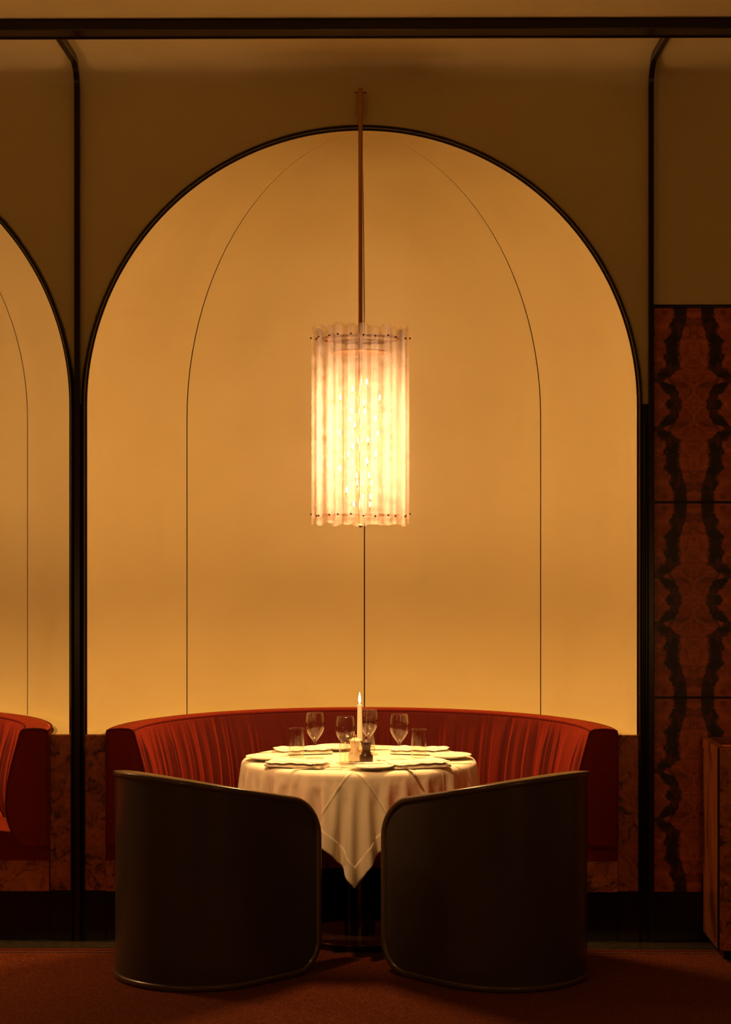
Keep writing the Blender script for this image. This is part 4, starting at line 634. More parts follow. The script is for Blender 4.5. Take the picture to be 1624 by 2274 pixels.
 [-1154,-1573,2240,10,-6,58,10,-6,58,10,-7,58,10,-6,59,10,-7,58,10,-6,58,10,-7,58,10,-6,58,10,-7,58,8,-7,58,8,-7,59,6,-10,59,28,21,50,39,37,25,42,43,2,42,42,-3,42,42,0,42,42,0,42,42,-1,42,42,1,42,42,0,42,42,-1,42,42,1,42,42,0,42,42,0,42,42,-1,42,42,0,42,42,0,42,42,1,42,42,0,42,42,0,42,42,-1,42,42,0,42,42,1,42,42,-1,42,42,1,42,42,0,42,42,0,42,42,-1,42,42,0,42,42,1,42,42,-1,42,42,0,42,42,0,42,42,1,42,42,-1,41,42,0,42,42,0,42,42,1,42,42,-1,42,42,0,42,42,0,42,42,0,42,42,0,42,42,0,42,42,0,42,42,0,42,42,0,42,42,0,42,42,0,42,42,0,42,42,0,42,42,1,42,42,-1,42,42,0,42,42,0,42,42,0,42,42,0,42,42,0,42,41,0,42,42,1,42,42,0,43,42,2,42,42,-2,42,43,1,40,40,-21,23,30,-47,3,16,-58,1,15,-57,-13,6,-58,-9,8,-58,-9,9,-58,-11,6,-58,-13,6,-58,-15,4,-57,-10,8,-58,-9,8,-58,-9,9,-58],
 [-1209,-1554,2252,11,-3,58,12,-4,58,11,-3,58,11,-5,58,11,-5,59,10,-6,58,9,-7,58,9,-9,58,5,-18,56,9,-5,59,9,-2,58,16,4,58,29,23,47,40,39,21,42,43,-3,42,42,1,42,42,-1,42,42,0,42,42,0,42,42,0,42,42,0,42,42,0,42,42,0,42,42,0,42,42,0,42,42,-1,42,42,0,42,42,0,42,42,1,42,42,0,42,42,0,42,42,-1,42,42,0,42,42,0,42,42,1,42,42,0,42,42,-1,42,42,1,42,42,0,42,42,0,42,42,-1,42,42,1,42,42,-1,42,42,0,42,42,1,42,42,-1,41,42,0,42,42,0,42,42,0,42,42,0,42,42,0,42,42,1,42,42,0,42,42,-1,42,42,0,42,42,0,42,42,0,42,42,0,42,42,0,42,42,0,42,42,0,42,42,0,42,42,0,42,42,0,42,42,0,42,42,0,42,42,0,42,42,0,42,42,0,42,42,0,42,41,1,42,42,0,42,42,1,43,42,0,42,42,0,41,42,-14,28,32,-42,0,14,-59,-1,14,-57,1,15,-58,-13,6,-57,-15,4,-58,-16,2,-57,-13,6,-58,-10,8,-57,-8,9,-58,-7,11,-58,-6,11,-58],
 [-1265,-1573,2262,11,-1,58,11,-1,58,10,1,59,11,3,58,10,0,58,11,0,59,11,-2,58,11,-3,58,6,-15,57,16,9,56,14,2,58,11,-1,60,31,28,42,42,41,14,42,42,-2,42,42,1,42,42,-1,42,42,0,42,42,0,42,42,-1,42,42,1,42,42,0,42,42,-1,42,42,0,42,42,0,42,42,0,42,42,0,42,42,0,42,42,0,42,42,1,42,42,-1,42,42,0,42,42,1,42,42,0,42,42,-1,42,42,0,42,42,1,42,42,0,42,42,-1,42,42,0,41,42,0,43,42,1,42,42,0,42,42,0,42,42,-1,41,42,1,42,42,-1,42,42,0,42,42,1,42,42,-1,42,42,0,42,42,0,42,42,0,42,42,0,42,42,0,42,42,0,42,42,0,42,42,0,42,42,0,42,42,0,42,42,0,42,42,0,42,42,1,42,42,0,42,42,-1,42,42,0,42,42,0,42,42,0,42,42,0,42,42,0,42,41,1,42,42,0,42,42,0,43,42,0,42,43,3,42,41,-11,33,36,-35,10,19,-57,-3,14,-58,-16,1,-57,-13,5,-58,-12,8,-58,-8,9,-58,-5,11,-58,-1,12,-58,1,11,-58,3,11,-58,3,10,-59],
 [-1322,-1584,2272,10,1,59,11,1,58,10,1,58,11,1,59,11,0,58,10,1,58,11,2,59,10,3,58,11,4,58,16,7,57,16,8,57,17,11,57,35,32,36,42,42,12,42,42,-3,42,42,1,42,42,-1,42,42,0,42,42,0,42,42,-1,42,42,0,42,42,1,42,42,0,42,42,-1,42,42,0,42,42,0,42,42,0,42,42,0,42,42,0,42,42,0,42,42,1,42,42,0,42,42,0,42,42,0,42,42,-1,42,42,0,42,42,1,42,42,-1,42,42,0,42,42,0,41,42,1,42,42,0,43,42,0,42,42,0,42,42,0,42,42,-1,41,42,0,42,42,1,42,42,0,42,42,0,42,42,0,42,42,-1,42,42,0,42,42,0,42,42,0,42,42,0,42,42,0,42,42,0,42,42,0,42,42,0,42,42,0,42,42,0,42,42,0,42,42,1,42,42,0,42,42,-1,42,42,1,42,42,0,42,42,-1,42,42,0,42,41,1,42,42,0,42,42,0,43,42,0,42,43,4,42,42,-10,36,37,-29,18,24,-52,-15,4,-58,-6,10,-58,-3,11,-58,1,11,-59,3,10,-58,10,9,-58,7,9,-58,5,9,-58,5,10,-59,4,10,-58],
 [-1368,-1547,2280,9,-1,59,10,-1,58,10,1,59,10,0,58,11,2,58,12,2,59,12,3,58,19,13,54,15,8,57,14,6,57,13,4,58,12,5,59,36,35,33,42,42,9,42,42,-3,42,42,0,42,42,0,42,42,0,42,42,-1,42,42,0,42,42,0,42,42,0,42,42,0,42,42,0,42,42,0,42,42,0,42,42,0,42,42,0,42,42,1,42,42,-1,42,42,1,42,42,0,42,42,-1,42,42,1,42,42,0,42,42,0,42,42,-1,42,42,0,42,42,0,42,42,1,42,42,0,41,42,0,42,42,-1,43,42,1,42,42,0,42,42,-1,41,42,0,42,42,0,42,42,0,42,42,0,42,42,0,42,42,0,42,42,0,42,42,0,42,42,0,42,42,0,42,42,0,42,42,0,42,42,0,42,42,0,42,42,0,42,42,0,42,42,0,42,42,1,42,42,0,42,42,-1,42,42,1,42,42,0,42,42,0,42,42,-1,42,41,1,42,42,0,42,42,0,42,42,0,43,42,4,42,43,-7,38,38,-25,12,18,-57,23,25,-49,5,10,-58,5,10,-58,5,10,-59,4,10,-58,5,10,-58,4,10,-59,4,10,-58,4,9,-59,4,10,-58],
 [-1357,-1489,2279,2,0,59,3,0,60,3,-1,59,4,-1,59,4,-1,59,5,-1,59,6,-1,60,7,-1,59,10,-1,58,13,1,58,15,12,56,20,18,55,38,37,28,42,42,9,42,42,-4,42,42,0,42,42,0,42,42,0,42,42,0,42,42,-1,42,42,0,42,42,0,42,42,0,42,42,0,42,42,0,42,42,0,42,42,0,42,42,0,42,42,0,42,42,0,42,42,0,42,42,0,42,42,1,42,42,-1,42,42,0,42,42,0,42,42,1,41,42,0,42,42,-1,42,42,1,42,42,0,43,42,-1,42,42,1,42,42,0,42,42,0,42,42,-1,41,42,0,42,42,0,42,42,0,42,42,1,42,42,-1,42,42,0,42,42,0,42,42,1,42,42,-1,42,42,0,42,42,0,42,42,1,42,42,0,42,42,-1,42,42,0,42,42,1,42,42,-1,42,42,1,42,42,0,42,42,-1,42,42,1,42,42,0,42,42,0,42,42,-1,42,41,0,42,42,1,42,42,0,42,42,0,42,42,4,43,42,-6,39,40,-22,25,26,-48,6,11,-59,4,10,-58,3,8,-59,4,8,-59,3,8,-59,3,8,-59,3,7,-58,3,8,-59,3,7,-59,3,7,-59],
 [-1332,-1435,2278,3,0,59,3,-1,60,2,0,59,3,0,59,2,0,60,2,0,59,1,0,59,-1,0,60,-3,-2,59,-16,-11,56,15,13,56,14,13,57,38,37,28,42,42,8,42,42,-4,42,42,0,42,42,0,42,42,-1,42,42,0,42,42,0,42,42,0,42,42,0,42,42,1,42,42,-1,42,42,1,42,42,0,42,42,-1,42,42,0,42,42,0,42,42,0,42,42,0,42,42,0,42,42,1,42,42,-1,42,42,0,42,42,0,42,42,1,42,42,-1,41,42,0,42,42,0,42,42,0,42,42,0,42,42,1,43,42,-1,42,42,1,42,42,0,42,42,-1,42,42,0,42,42,0,41,42,0,42,42,0,42,42,0,42,42,0,42,42,0,42,42,0,42,42,0,42,42,0,42,42,1,42,42,0,42,42,-1,42,42,1,42,42,0,42,42,-1,42,42,1,42,42,-1,42,42,1,42,42,0,42,42,-1,42,42,0,42,42,0,42,41,0,42,42,1,42,42,0,42,42,0,42,42,3,43,42,-4,38,39,-23,24,25,-49,-4,-4,-59,0,-1,-60,2,1,-59,3,3,-59,3,5,-59,4,6,-59,3,6,-59,3,7,-59,3,7,-59,3,7,-58],
 [-1330,-1376,2279,-2,0,59,-2,-1,59,-2,-1,60,-3,-2,59,-4,-2,59,-4,-3,59,-5,-4,59,-9,-8,58,-1,1,60,-2,0,59,-6,-6,60,21,21,52,38,37,28,42,42,6,42,42,-3,42,42,0,42,42,-1,42,42,0,42,42,1,42,42,0,42,42,-1,42,42,0,42,42,0,42,42,1,42,42,0,42,42,0,42,42,-1,42,42,0,42,42,0,42,42,0,42,42,0,42,42,0,42,42,0,42,42,0,42,42,1,42,42,-1,42,42,0,42,42,0,42,42,0,41,42,1,42,42,-1,43,42,0,41,42,0,42,42,0,43,42,1,42,42,0,42,42,0,42,42,-1,42,42,0,42,42,0,41,42,0,43,42,0,42,42,0,41,42,0,42,42,0,42,42,0,42,42,0,42,42,1,42,42,0,42,42,0,42,42,0,42,42,-1,42,42,1,42,42,-1,42,42,1,42,42,0,42,42,-1,42,42,0,42,42,0,42,41,1,42,42,-1,42,42,1,42,42,0,42,42,0,42,42,3,43,43,-4,39,39,-22,22,22,-51,4,4,-59,-1,-2,-60,-2,-3,-59,-6,-7,-58,-1,-3,-60,1,1,-59,1,2,-59,3,2,-60,2,4,-59,3,4,-59],
 [-1373,-1334,2278,-1,-1,59,-3,-1,59,-2,-1,60,-3,-2,59,-4,-2,59,-7,-7,59,-8,-8,58,-7,-5,59,-4,-2,59,-3,-3,59,12,13,57,12,13,58,37,38,26,43,42,7,42,42,-3,42,42,0,42,43,-1,42,41,0,42,42,1,42,42,0,42,42,0,42,42,0,42,42,-1,42,42,0,42,42,0,42,42,0,42,42,0,42,42,0,42,42,1,42,42,0,42,42,-1,42,42,0,42,42,0,42,42,0,42,42,1,42,42,0,42,42,-1,42,42,1,42,42,0,42,42,0,42,42,0,41,42,0,42,42,-1,42,42,0,42,42,0,43,42,1,42,42,-1,42,42,0,42,42,0,42,42,0,42,42,0,42,42,0,42,42,0,42,42,1,41,42,-1,42,42,0,42,42,1,42,42,-1,42,42,1,42,42,0,42,42,-1,42,42,1,42,42,0,42,42,0,42,42,0,42,42,-1,42,42,1,42,42,-1,42,42,0,42,42,1,42,41,-1,42,42,0,42,42,1,42,42,0,42,42,3,42,43,-4,40,39,-22,22,22,-51,2,1,-60,0,0,-59,-2,-3,-59,-4,-5,-59,-5,-7,-59,-2,-3,-59,0,-1,-60,0,-1,-59,0,0,-59,1,0,-60],
 [-1432,-1331,2276,-1,5,59,-1,5,59,-1,3,60,-1,4,59,-1,2,59,-1,3,59,-1,-1,60,-1,-1,59,-1,-1,59,-1,-1,60,-9,-6,59,18,21,54,38,38,26,42,42,9,42,42,-4,42,43,0,42,42,-1,42,41,0,42,42,0,42,42,1,42,42,0,42,42,-1,42,42,1,42,42,0,42,42,0,42,42,0,42,42,-1,42,42,0,42,42,1,42,42,-1,42,42,1,42,42,-1,42,42,0,42,42,1,42,42,0,42,42,0,42,42,-1,41,42,1,43,42,0,42,42,-1,42,42,1,42,42,0,42,42,-1,41,42,0,42,42,0,42,42,0,43,42,0,42,42,0,42,42,0,42,42,0,42,42,1,42,42,0,42,42,0,42,42,-1,42,42,0,41,42,0,42,42,0,42,42,0,42,42,1,42,42,-1,42,42,1,42,42,-1,42,42,0,42,42,1,42,42,0,42,42,-1,42,42,1,42,42,-1,42,42,0,42,42,0,42,41,0,42,42,1,42,42,0,42,42,0,42,43,3,43,42,-4,39,39,-23,22,21,-51,-2,-3,-59,2,2,-59,-5,-6,-59,-4,-5,-59,-2,-3,-60,-1,-2,-59,-1,-2,-59,-1,-2,-60,0,-1,-59,0,-1,-59],
 [-1489,-1345,2276,-2,5,59,-1,8,59,0,-2,59,-1,3,60,-1,3,59,-2,5,59,-2,5,59,-1,7,59,0,8,59,2,11,58,16,24,53,8,14,58,36,36,30,41,42,9,43,43,-3,42,42,0,42,42,0,42,41,0,42,42,0,42,42,0,42,42,0,42,42,0,42,42,-1,42,42,1,42,42,0,42,42,0,42,42,0,42,42,0,42,42,-1,42,42,1,42,42,0,42,42,-1,42,42,1,42,42,0,42,42,-1,42,42,1,42,42,-1,42,42,1,42,42,-1,42,42,1,42,42,-1,42,42,1,41,42,-1,42,42,0,43,42,0,41,42,0,43,42,0,41,42,0,42,42,1,43,42,0,42,42,0,42,42,-1,42,42,0,42,42,0,42,42,0,42,42,0,41,42,0,42,42,0,42,42,1,42,42,-1,42,42,1,42,42,-1,42,42,0,42,42,0,42,42,1,42,42,0,42,42,-1,42,42,0,42,42,0,42,42,0,42,42,0,42,41,0,42,42,1,42,43,0,42,42,3,43,42,-4,39,39,-24,25,24,-49,-6,-6,-60,-1,-2,-60,1,-1,-59,1,0,-60,2,0,-59,3,-1,-59,3,0,-60,3,0,-59,3,0,-59,4,0,-59],
 [-1547,-1361,2277,-2,10,58,-2,9,59,0,11,58,0,11,59,0,11,58,2,12,58,2,12,58,3,12,58,5,13,58,5,14,58,8,16,57,12,19,56,35,36,33,41,41,11,43,43,-3,42,42,0,42,42,0,42,41,-1,42,42,0,42,42,0,42,42,0,42,42,0,42,42,0,42,42,0,42,42,0,42,42,1,42,42,0,42,42,0,42,42,0,42,42,0,42,42,-1,42,42,1,42,42,0,42,42,0,42,42,0,42,42,0,42,42,-1,42,42,1,42,42,0,42,42,0,42,42,0,42,42,0,41,42,-1,42,42,0,42,42,0,42,42,0,42,42,0,43,42,0,41,42,0,42,42,1,43,42,-1,42,42,0,41,42,0,43,42,0,42,42,0,41,42,0,42,42,0,42,42,0,42,42,0,42,42,0,42,42,0,42,42,0,42,42,0,42,42,0,42,42,1,42,42,-1,42,42,1,42,42,0,42,42,-1,42,42,0,42,42,0,42,42,1,42,42,0,42,42,0,42,42,4,43,42,-7,38,38,-26,18,13,-56,22,19,-52,10,1,-58,9,0,-59,8,0,-59,6,-1,-59,7,0,-59,5,-1,-59,5,-1,-59,5,0,-59,4,-1,-59],
 [-1581,-1313,2268,1,11,58,1,12,58,2,11,59,1,12,58,1,11,58,1,12,58,2,11,58,1,12,58,1,11,59,2,12,58,15,20,54,1,11,59,31,34,39,41,41,13,43,43,-2,42,42,1,42,42,-1,42,42,0,42,41,-1,42,42,0,42,42,0,42,42,0,42,42,0,42,42,0,42,42,0,42,42,0,42,42,0,42,42,1,42,42,0,42,42,-1,42,42,1,42,42,0,42,42,0,42,42,0,42,42,0,42,42,-1,42,42,0,42,42,1,42,42,0,42,42,-1,42,42,0,42,42,0,42,42,0,42,42,0,41,42,0,42,42,0,42,42,0,43,42,0,42,42,0,42,42,1,42,42,-1,42,42,0,42,42,0,41,42,0,42,42,0,43,42,0,42,42,0,41,42,0,42,42,0,42,42,0,42,42,0,42,42,0,42,42,0,42,42,0,42,42,0,42,42,0,42,42,1,42,42,-1,42,42,1,42,42,-1,42,42,0,42,42,1,42,42,0,42,42,0,42,42,4,43,42,-8,36,36,-30,25,19,-52,13,9,-58,12,4,-58,11,3,-58,12,4,-58,11,2,-58,11,3,-59,11,1,-58,11,2,-58,11,1,-58,11,0,-59],
 [-1570,-1256,2256,3,11,59,1,12,58,1,11,58,0,12,58,-1,12,58,-1,11,59,-2,12,58,-2,12,58,-6,11,58,-6,10,58,-12,5,58,5,15,58,27,31,44,41,41,16,42,43,0,43,42,0,42,42,-1,42,42,0,42,41,-1,42,42,0,42,42,0,42,42,0,42,42,0,42,42,0,42,42,0,42,42,0,42,42,0,42,42,0,42,42,1,42,42,-1,42,42,1,42,42,-1,42,42,0,42,42,0,42,42,0,42,42,0,42,42,0,42,42,1,42,42,0,42,42,0,42,42,-1,42,42,0,42,42,0,42,42,0,42,42,0,41,42,0,42,42,0,43,42,0,42,42,1,42,42,-1,42,42,0,42,42,0,42,42,0,42,42,0,41,42,0,42,42,0,43,42,0,42,42,0,41,42,0,42,42,0,42,42,0,42,42,1,42,42,-1,42,42,0,42,42,0,42,42,1,42,42,0,42,42,0,42,42,0,42,42,0,42,42,-1,42,42,1,42,42,0,42,42,0,42,42,4,42,42,-11,36,33,-35,19,11,-56,4,-15,-58,12,-8,-58,13,-4,-58,12,1,-58,11,3,-58,10,10,-58,10,5,-58,11,5,-58,11,4,-58,11,4,-58],
 [-1558,-1199,2245,-3,12,58,-5,12,58,-5,11,58,-5,11,58,-5,11,59,-6,10,58,-7,9,58,-9,8,58,-12,7,58,-8,8,58,4,15,58,-6,9,59,21,28,49,40,40,22,42,43,-1,43,42,2,42,42,-2,42,42,0,42,41,0,42,42,-1,42,42,0,42,42,0,42,42,0,42,42,0,42,42,0,42,42,0,42,42,1,42,42,-1,42,42,1,42,42,0,42,42,0,42,42,-1,42,42,0,42,42,0,42,42,0,42,42,0,42,42,0,42,42,0,42,42,1,42,42,0,42,42,-1,42,42,0,41,42,0,43,42,0,42,42,0,42,42,0,41,42,0,42,42,1,42,42,0,43,42,0,42,42,0,42,42,-1,42,42,1,42,42,0,42,42,-1,41,42,1,42,42,-1,42,42,0,42,42,0,42,42,0,42,42,0,42,42,0,42,42,0,42,42,0,42,42,0,42,42,0,42,42,1,42,42,-1,42,42,1,42,42,-1,42,42,1,42,42,0,42,42,0,42,42,0,42,42,3,41,41,-17,33,28,-40,12,-2,-59,18,4,-57,7,-13,-58,7,-12,-57,5,-17,-57,10,-8,-58,11,-5,-58,13,-1,-58,12,1,-58,12,2,-58,12,3,-58],
 [-1597,-1156,2234,-5,11,58,-5,11,58,-5,11,58,-6,10,58,-5,11,58,-5,12,58,-5,11,58,-4,11,58,-5,11,58,-5,11,58,-8,7,59,-5,10,58,16,25,53,37,38,28,43,42,3,42,43,0,43,42,-2,42,42,0,42,42,-1,42,41,0,42,42,0,42,42,0,42,42,0,42,42,0,42,42,0,42,42,0,42,42,1,42,42,0,42,42,-1,42,42,0,42,42,1,42,42,-1,42,42,0,42,42,0,42,42,0,42,42,0,42,42,1,42,42,0,42,42,0,42,42,-1,42,42,1,42,42,0,41,42,-1,42,42,1,43,42,-1,42,42,0,42,42,0,42,42,1,41,42,-1,43,42,1,42,42,0,42,42,0,42,42,0,42,42,0,42,42,0,42,42,-1,42,42,0,41,42,0,42,42,0,42,42,0,42,42,0,42,42,1,42,42,0,42,42,-1,42,42,0,42,42,0,42,42,1,42,42,0,42,42,-1,42,42,0,42,42,1,42,42,0,42,42,0,42,42,0,43,43,3,39,38,-22,30,23,-48,16,2,-58,10,-6,-58,4,-18,-56,6,-13,-58,9,-11,-58,9,-10,-57,9,-10,-58,10,-9,-58,11,-8,-58,11,-7,-58,13,-6,-57],
 [-1654,-1141,2226,-5,9,58,-6,10,58,-5,11,59,-5,11,58,-5,12,57,-5,13,58,-4,13,58,-4,14,58,-3,14,57,-3,15,58,-2,17,57,6,19,56,14,23,55,33,36,34,42,42,8,42,42,-1,42,43,-1,43,42,0,42,42,-1,42,41,0,42,42,1,42,42,-1,42,42,0,42,42,0,42,42,0,42,42,0,42,42,1,42,42,0,42,42,-1,42,42,0,42,42,0,42,42,0,42,42,0,42,42,0,42,42,0,42,42,1,42,42,0,42,42,0,42,42,-1,42,42,1,42,42,0,42,42,0,42,42,-1,42,42,1,42,42,0,41,42,-1,43,42,0,42,42,1,42,42,0,42,42,0,42,42,0,42,42,0,42,42,-1,42,42,1,42,42,0,42,42,0,42,42,-1,42,42,0,41,42,1,42,42,0,42,42,0,42,42,0,42,42,-1,42,42,0,42,42,0,42,42,0,42,42,1,42,42,0,42,42,0,42,42,-1,42,42,1,42,42,0,42,42,0,42,42,4,43,43,-4,38,36,-28,27,18,-50,8,-10,-59,9,-8,-58,10,-8,-58,10,-9,-57,11,-8,-58,11,-8,-58,10,-8,-58,11,-8,-57,11,-8,-58,11,-8,-58,11,-8,-58],
 [-1709,-1122,2218,-3,15,57,-2,16,57,-2,15,57,-2,15,58,-1,16,57,-1,15,57,-1,16,57,0,16,58,0,16,57,14,19,54,0,17,57,-6,17,56,-5,13,59,29,35,40,41,42,15,42,42,-1,42,42,1,43,42,-1,42,42,0,42,41,-1,42,42,0,42,42,1,42,42,-1,42,42,0,42,42,0,42,42,0,42,42,0,42,42,0,42,42,1,42,42,0,42,42,0,42,42,-1,42,42,0,42,42,0,42,42,0,41,42,1,42,42,0,43,42,-1,42,42,1,42,42,-1,42,42,0,42,42,1,42,42,-1,42,42,1,42,42,0,42,42,-1,41,42,0,43,42,0,41,42,1,43,42,-1,42,42,1,41,42,0,43,42,0,42,42,0,41,42,0,42,42,0,43,42,-1,42,42,0,42,42,1,41,42,0,42,42,0,42,42,-1,42,42,1,42,42,-1,42,42,0,42,42,0,42,42,1,42,42,0,42,42,0,42,42,-1,42,42,1,42,42,0,42,42,0,42,42,4,42,42,-10,37,33,-34,23,11,-55,21,4,-56,20,-1,-55,16,-5,-57,14,-7,-58,14,-7,-57,12,-8,-58,11,-8,-57,10,-8,-58,8,-9,-58,8,-8,-59,11,-8,-57],
 [-1717,-1065,2202,0,15,57,0,16,58,0,15,57,0,16,57,0,15,57,7,15,58,-1,16,57,-3,16,57,-5,16,56,-7,16,57,-15,10,57,-18,4,57,11,27,52,19,31,49,38,39,24,43,42,3,42,43,-1,42,42,-1,43,42,0,42,41,0,42,42,0,42,42,-1,42,42,0,42,42,1,42,42,-1,42,42,0,42,42,1,42,42,0,42,42,0,42,42,0,42,42,0,42,42,-1,42,42,0,42,42,1,41,42,0,42,42,-1,42,42,0,43,42,1,42,42,0,42,42,-1,42,42,1,42,42,-1,42,42,0,42,42,1,42,42,-1,42,42,0,42,42,0,42,42,0,41,42,1,42,42,0,43,42,0,42,42,-1,42,42,1,42,42,0,41,42,0,42,42,-1,42,42,0,43,42,0,42,42,0,42,42,0,41,42,0,42,42,0,42,42,0,42,42,0,42,42,0,42,42,1,42,42,0,42,42,0,42,42,0,42,42,0,42,42,0,42,42,0,42,42,0,42,43,4,41,39,-18,34,26,-43,16,-5,-58,19,-1,-56,21,1,-55,23,13,-54,18,-1,-56,18,-2,-57,18,-4,-56,17,-4,-57,16,-5,-57,15,-6,-57,14,-8,-57,13,-7,-58],
 [-1697,-1011,2188,0,15,57,0,16,57,-2,16,57,-4,16,57,-5,17,57,-10,14,57,-12,13,56,-13,11,57,-16,8,57,-18,1,56,-13,13,57,11,27,51,6,26,54,8,25,54,32,38,34,43,41,10,42,43,-1,42,42,-1,42,42,-1,42,41,0,42,42,-1,42,42,1,42,42,0,42,42,0,42,42,-1,42,42,0,43,42,1,42,42,0,42,42,0,42,42,-1,41,42,1,42,42,0,42,42,-1,42,42,1,42,42,-1,42,42,0,42,42,0,43,42,1,42,42,0,42,42,-1,42,42,1,42,42,-1,42,42,1,41,42,-1,43,42,1,42,42,-1,42,42,0,42,42,0,42,42,0,41,42,0,43,42,1,42,42,0,42,42,0,42,42,0,42,42,0,41,42,-1,42,42,0,43,42,0,42,42,0,42,42,0,42,42,0,41,42,0,42,42,0,42,42,0,42,42,0,42,42,0,42,42,0,42,42,0,42,42,1,42,42,0,42,42,0,42,42,0,42,42,4,42,43,-4,39,36,-26,31,19,-49,19,0,-56,18,-4,-57,17,-5,-56,17,-6,-57,18,-18,-53,17,8,-57,18,4,-56,19,2,-56,18,2,-57,19,1,-56,18,0,-56,19,-2,-57],
 [-1687,-955,2173,-9,16,56,-11,15,57,-12,13,56,-13,12,57,-16,9,57,-15,7,56,-17,6,57,-18,1,57,-14,11,56,-7,19,56,3,24,54,4,24,54,5,25,54,8,26,54,26,34,42,41,41,18,42,43,-1,42,42,3,42,42,-3,42,41,0,42,42,-1,42,42,1,42,42,0,42,42,0,42,42,-1,42,42,1,42,42,0,42,42,0,42,42,0,43,42,0,41,42,0,42,42,0,42,42,0,42,42,0,42,42,-1,42,42,0,42,42,0,42,42,0,43,42,1,42,42,0,42,42,0,42,42,0,42,42,-1,42,42,0,42,42,0,42,42,0,42,42,0,42,42,0,42,42,1,42,42,-1,42,42,1,42,42,0,42,42,-1,42,42,0,42,42,0,42,42,0,42,42,1,42,42,-1,42,42,0,42,42,1,42,42,0,41,42,0,42,42,-1,42,42,0,42,42,0,42,42,0,42,42,0,42,42,1,42,42,0,42,42,0,42,42,0,42,42,0,42,42,4,42,42,-11,36,30,-36,28,14,-51,12,-17,-56,17,-13,-56,17,-12,-55,17,-11,-56,17,-9,-56,19,-5,-56,19,-1,-56,19,2,-57,17,7,-56,18,4,-57,18,2,-56,19,2,-56],
 [-1725,-913,2155,-15,9,57,-16,8,56,-15,7,57,-17,3,57,-16,3,57,-16,9,57,-14,13,56,-8,20,55,-2,22,55,2,23,55,4,25,53,9,25,53,19,26,51,-14,21,55,15,31,50,34,38,30,43,42,6,42,42,1,42,43,-2,42,41,-1,42,42,0,42,42,-1,42,42,1,42,42,0,42,42,-1,42,42,1,42,42,0,42,42,-1,42,42,1,42,42,0,42,42,0,42,42,0,42,42,0,42,42,-1,42,42,0,42,42,0,42,42,0,43,42,0,42,42,0,42,42,1,42,42,0,42,42,0,42,42,-1,42,42,0,42,42,0,42,42,0,42,42,0,42,42,0,42,42,1,42,42,0,42,42,-1,42,42,0,42,42,0,42,42,0,42,42,0,42,42,0,42,42,0,42,42,0,42,42,0,42,42,0,42,42,0,42,42,0,41,42,0,42,42,0,42,42,0,42,42,1,42,42,0,42,42,0,42,42,0,42,42,1,42,42,-1,42,42,5,43,43,-3,40,38,-23,33,19,-46,23,-7,-55,28,19,-49,21,-9,-55,17,-12,-55,7,-20,-56,11,-17,-56,14,-15,-56,16,-12,-56,18,-9,-55,18,-5,-56,20,-1,-57,18,1,-56,19,2,-56],
 [-1782,-904,2139,-15,4,57,-16,6,57,-15,8,56,-15,12,56,-11,18,56,-5,22,55,1,23,55,6,24,54,11,22,53,16,20,54,-9,27,52,14,24,52,-24,15,52,4,30,52,0,27,54,24,35,43,42,41,16,42,42,3,42,43,-2,42,41,-1,42,42,0,42,42,0,42,42,0,42,42,-1,42,42,0,42,42,1,42,42,0,42,42,0,42,42,0,42,42,0,42,42,0,42,42,0,42,42,-1,42,42,0,42,42,0,42,42,0,42,42,0,43,42,0,42,42,0,42,42,1,42,42,-1,42,42,0,42,42,0,42,42,0,42,42,1,42,42,0,42,42,0,42,42,0,42,42,0,42,42,0,42,42,-1,42,42,0,42,42,0,42,42,1,42,42,-1,42,42,0,42,42,0,42,42,0,42,42,0,42,42,0,42,42,0,42,42,0,42,42,0,41,42,1,42,42,0,42,42,0,42,42,0,42,42,0,42,42,1,42,42,1,42,42,-2,42,43,4,43,42,-11,38,32,-32,30,11,-51,22,-9,-56,25,-3,-54,28,19,-48,24,-4,-54,20,-10,-55,6,-20,-56,9,-18,-56,9,-17,-56,12,-17,-55,14,-15,-56,15,-13,-56,18,-11,-55,19,-6,-56],
 [-1838,-899,2123,-15,10,56,-12,17,56,-7,21,55,-1,24,55,4,24,54,9,23,53,13,22,54,15,21,54,16,19,53,1,26,54,-7,26,52,-31,12,49,-10,25,54,-4,26,53,2,28,53,13,31,51,35,40,28,42,42,9,43,43,-3,42,41,2,42,42,-1,42,42,-1,42,42,0,42,42,-1,42,42,0,42,42,1,42,42,0,42,42,-1,42,42,1,42,42,0,42,42,0,42,42,0,42,42,0,42,42,-1,42,42,0,42,42,0,42,42,1,43,42,-1,42,42,0,42,42,1,42,42,0,42,42,-1,42,42,0,42,42,0,42,42,0,42,42,1,42,42,0,42,42,-1,42,42,1,42,42,0,42,42,-1,42,42,1,42,42,0,42,42,0,42,42,0,42,42,-1,42,42,0,42,42,0,42,42,0,42,42,0,42,42,0,42,42,1,42,42,0,42,42,0,41,42,0,42,42,0,42,42,0,42,42,1,42,42,1,42,42,0,43,43,2,42,43,-2,41,38,-22,34,18,-46,26,-6,-54,29,17,-48,26,-2,-54,19,-13,-55,28,18,-49,25,0,-53,24,-5,-55,16,-15,-55,12,-17,-55,5,-19,-56,7,-18,-56,9,-18,-56,11,-17,-56,12,-17,-55],
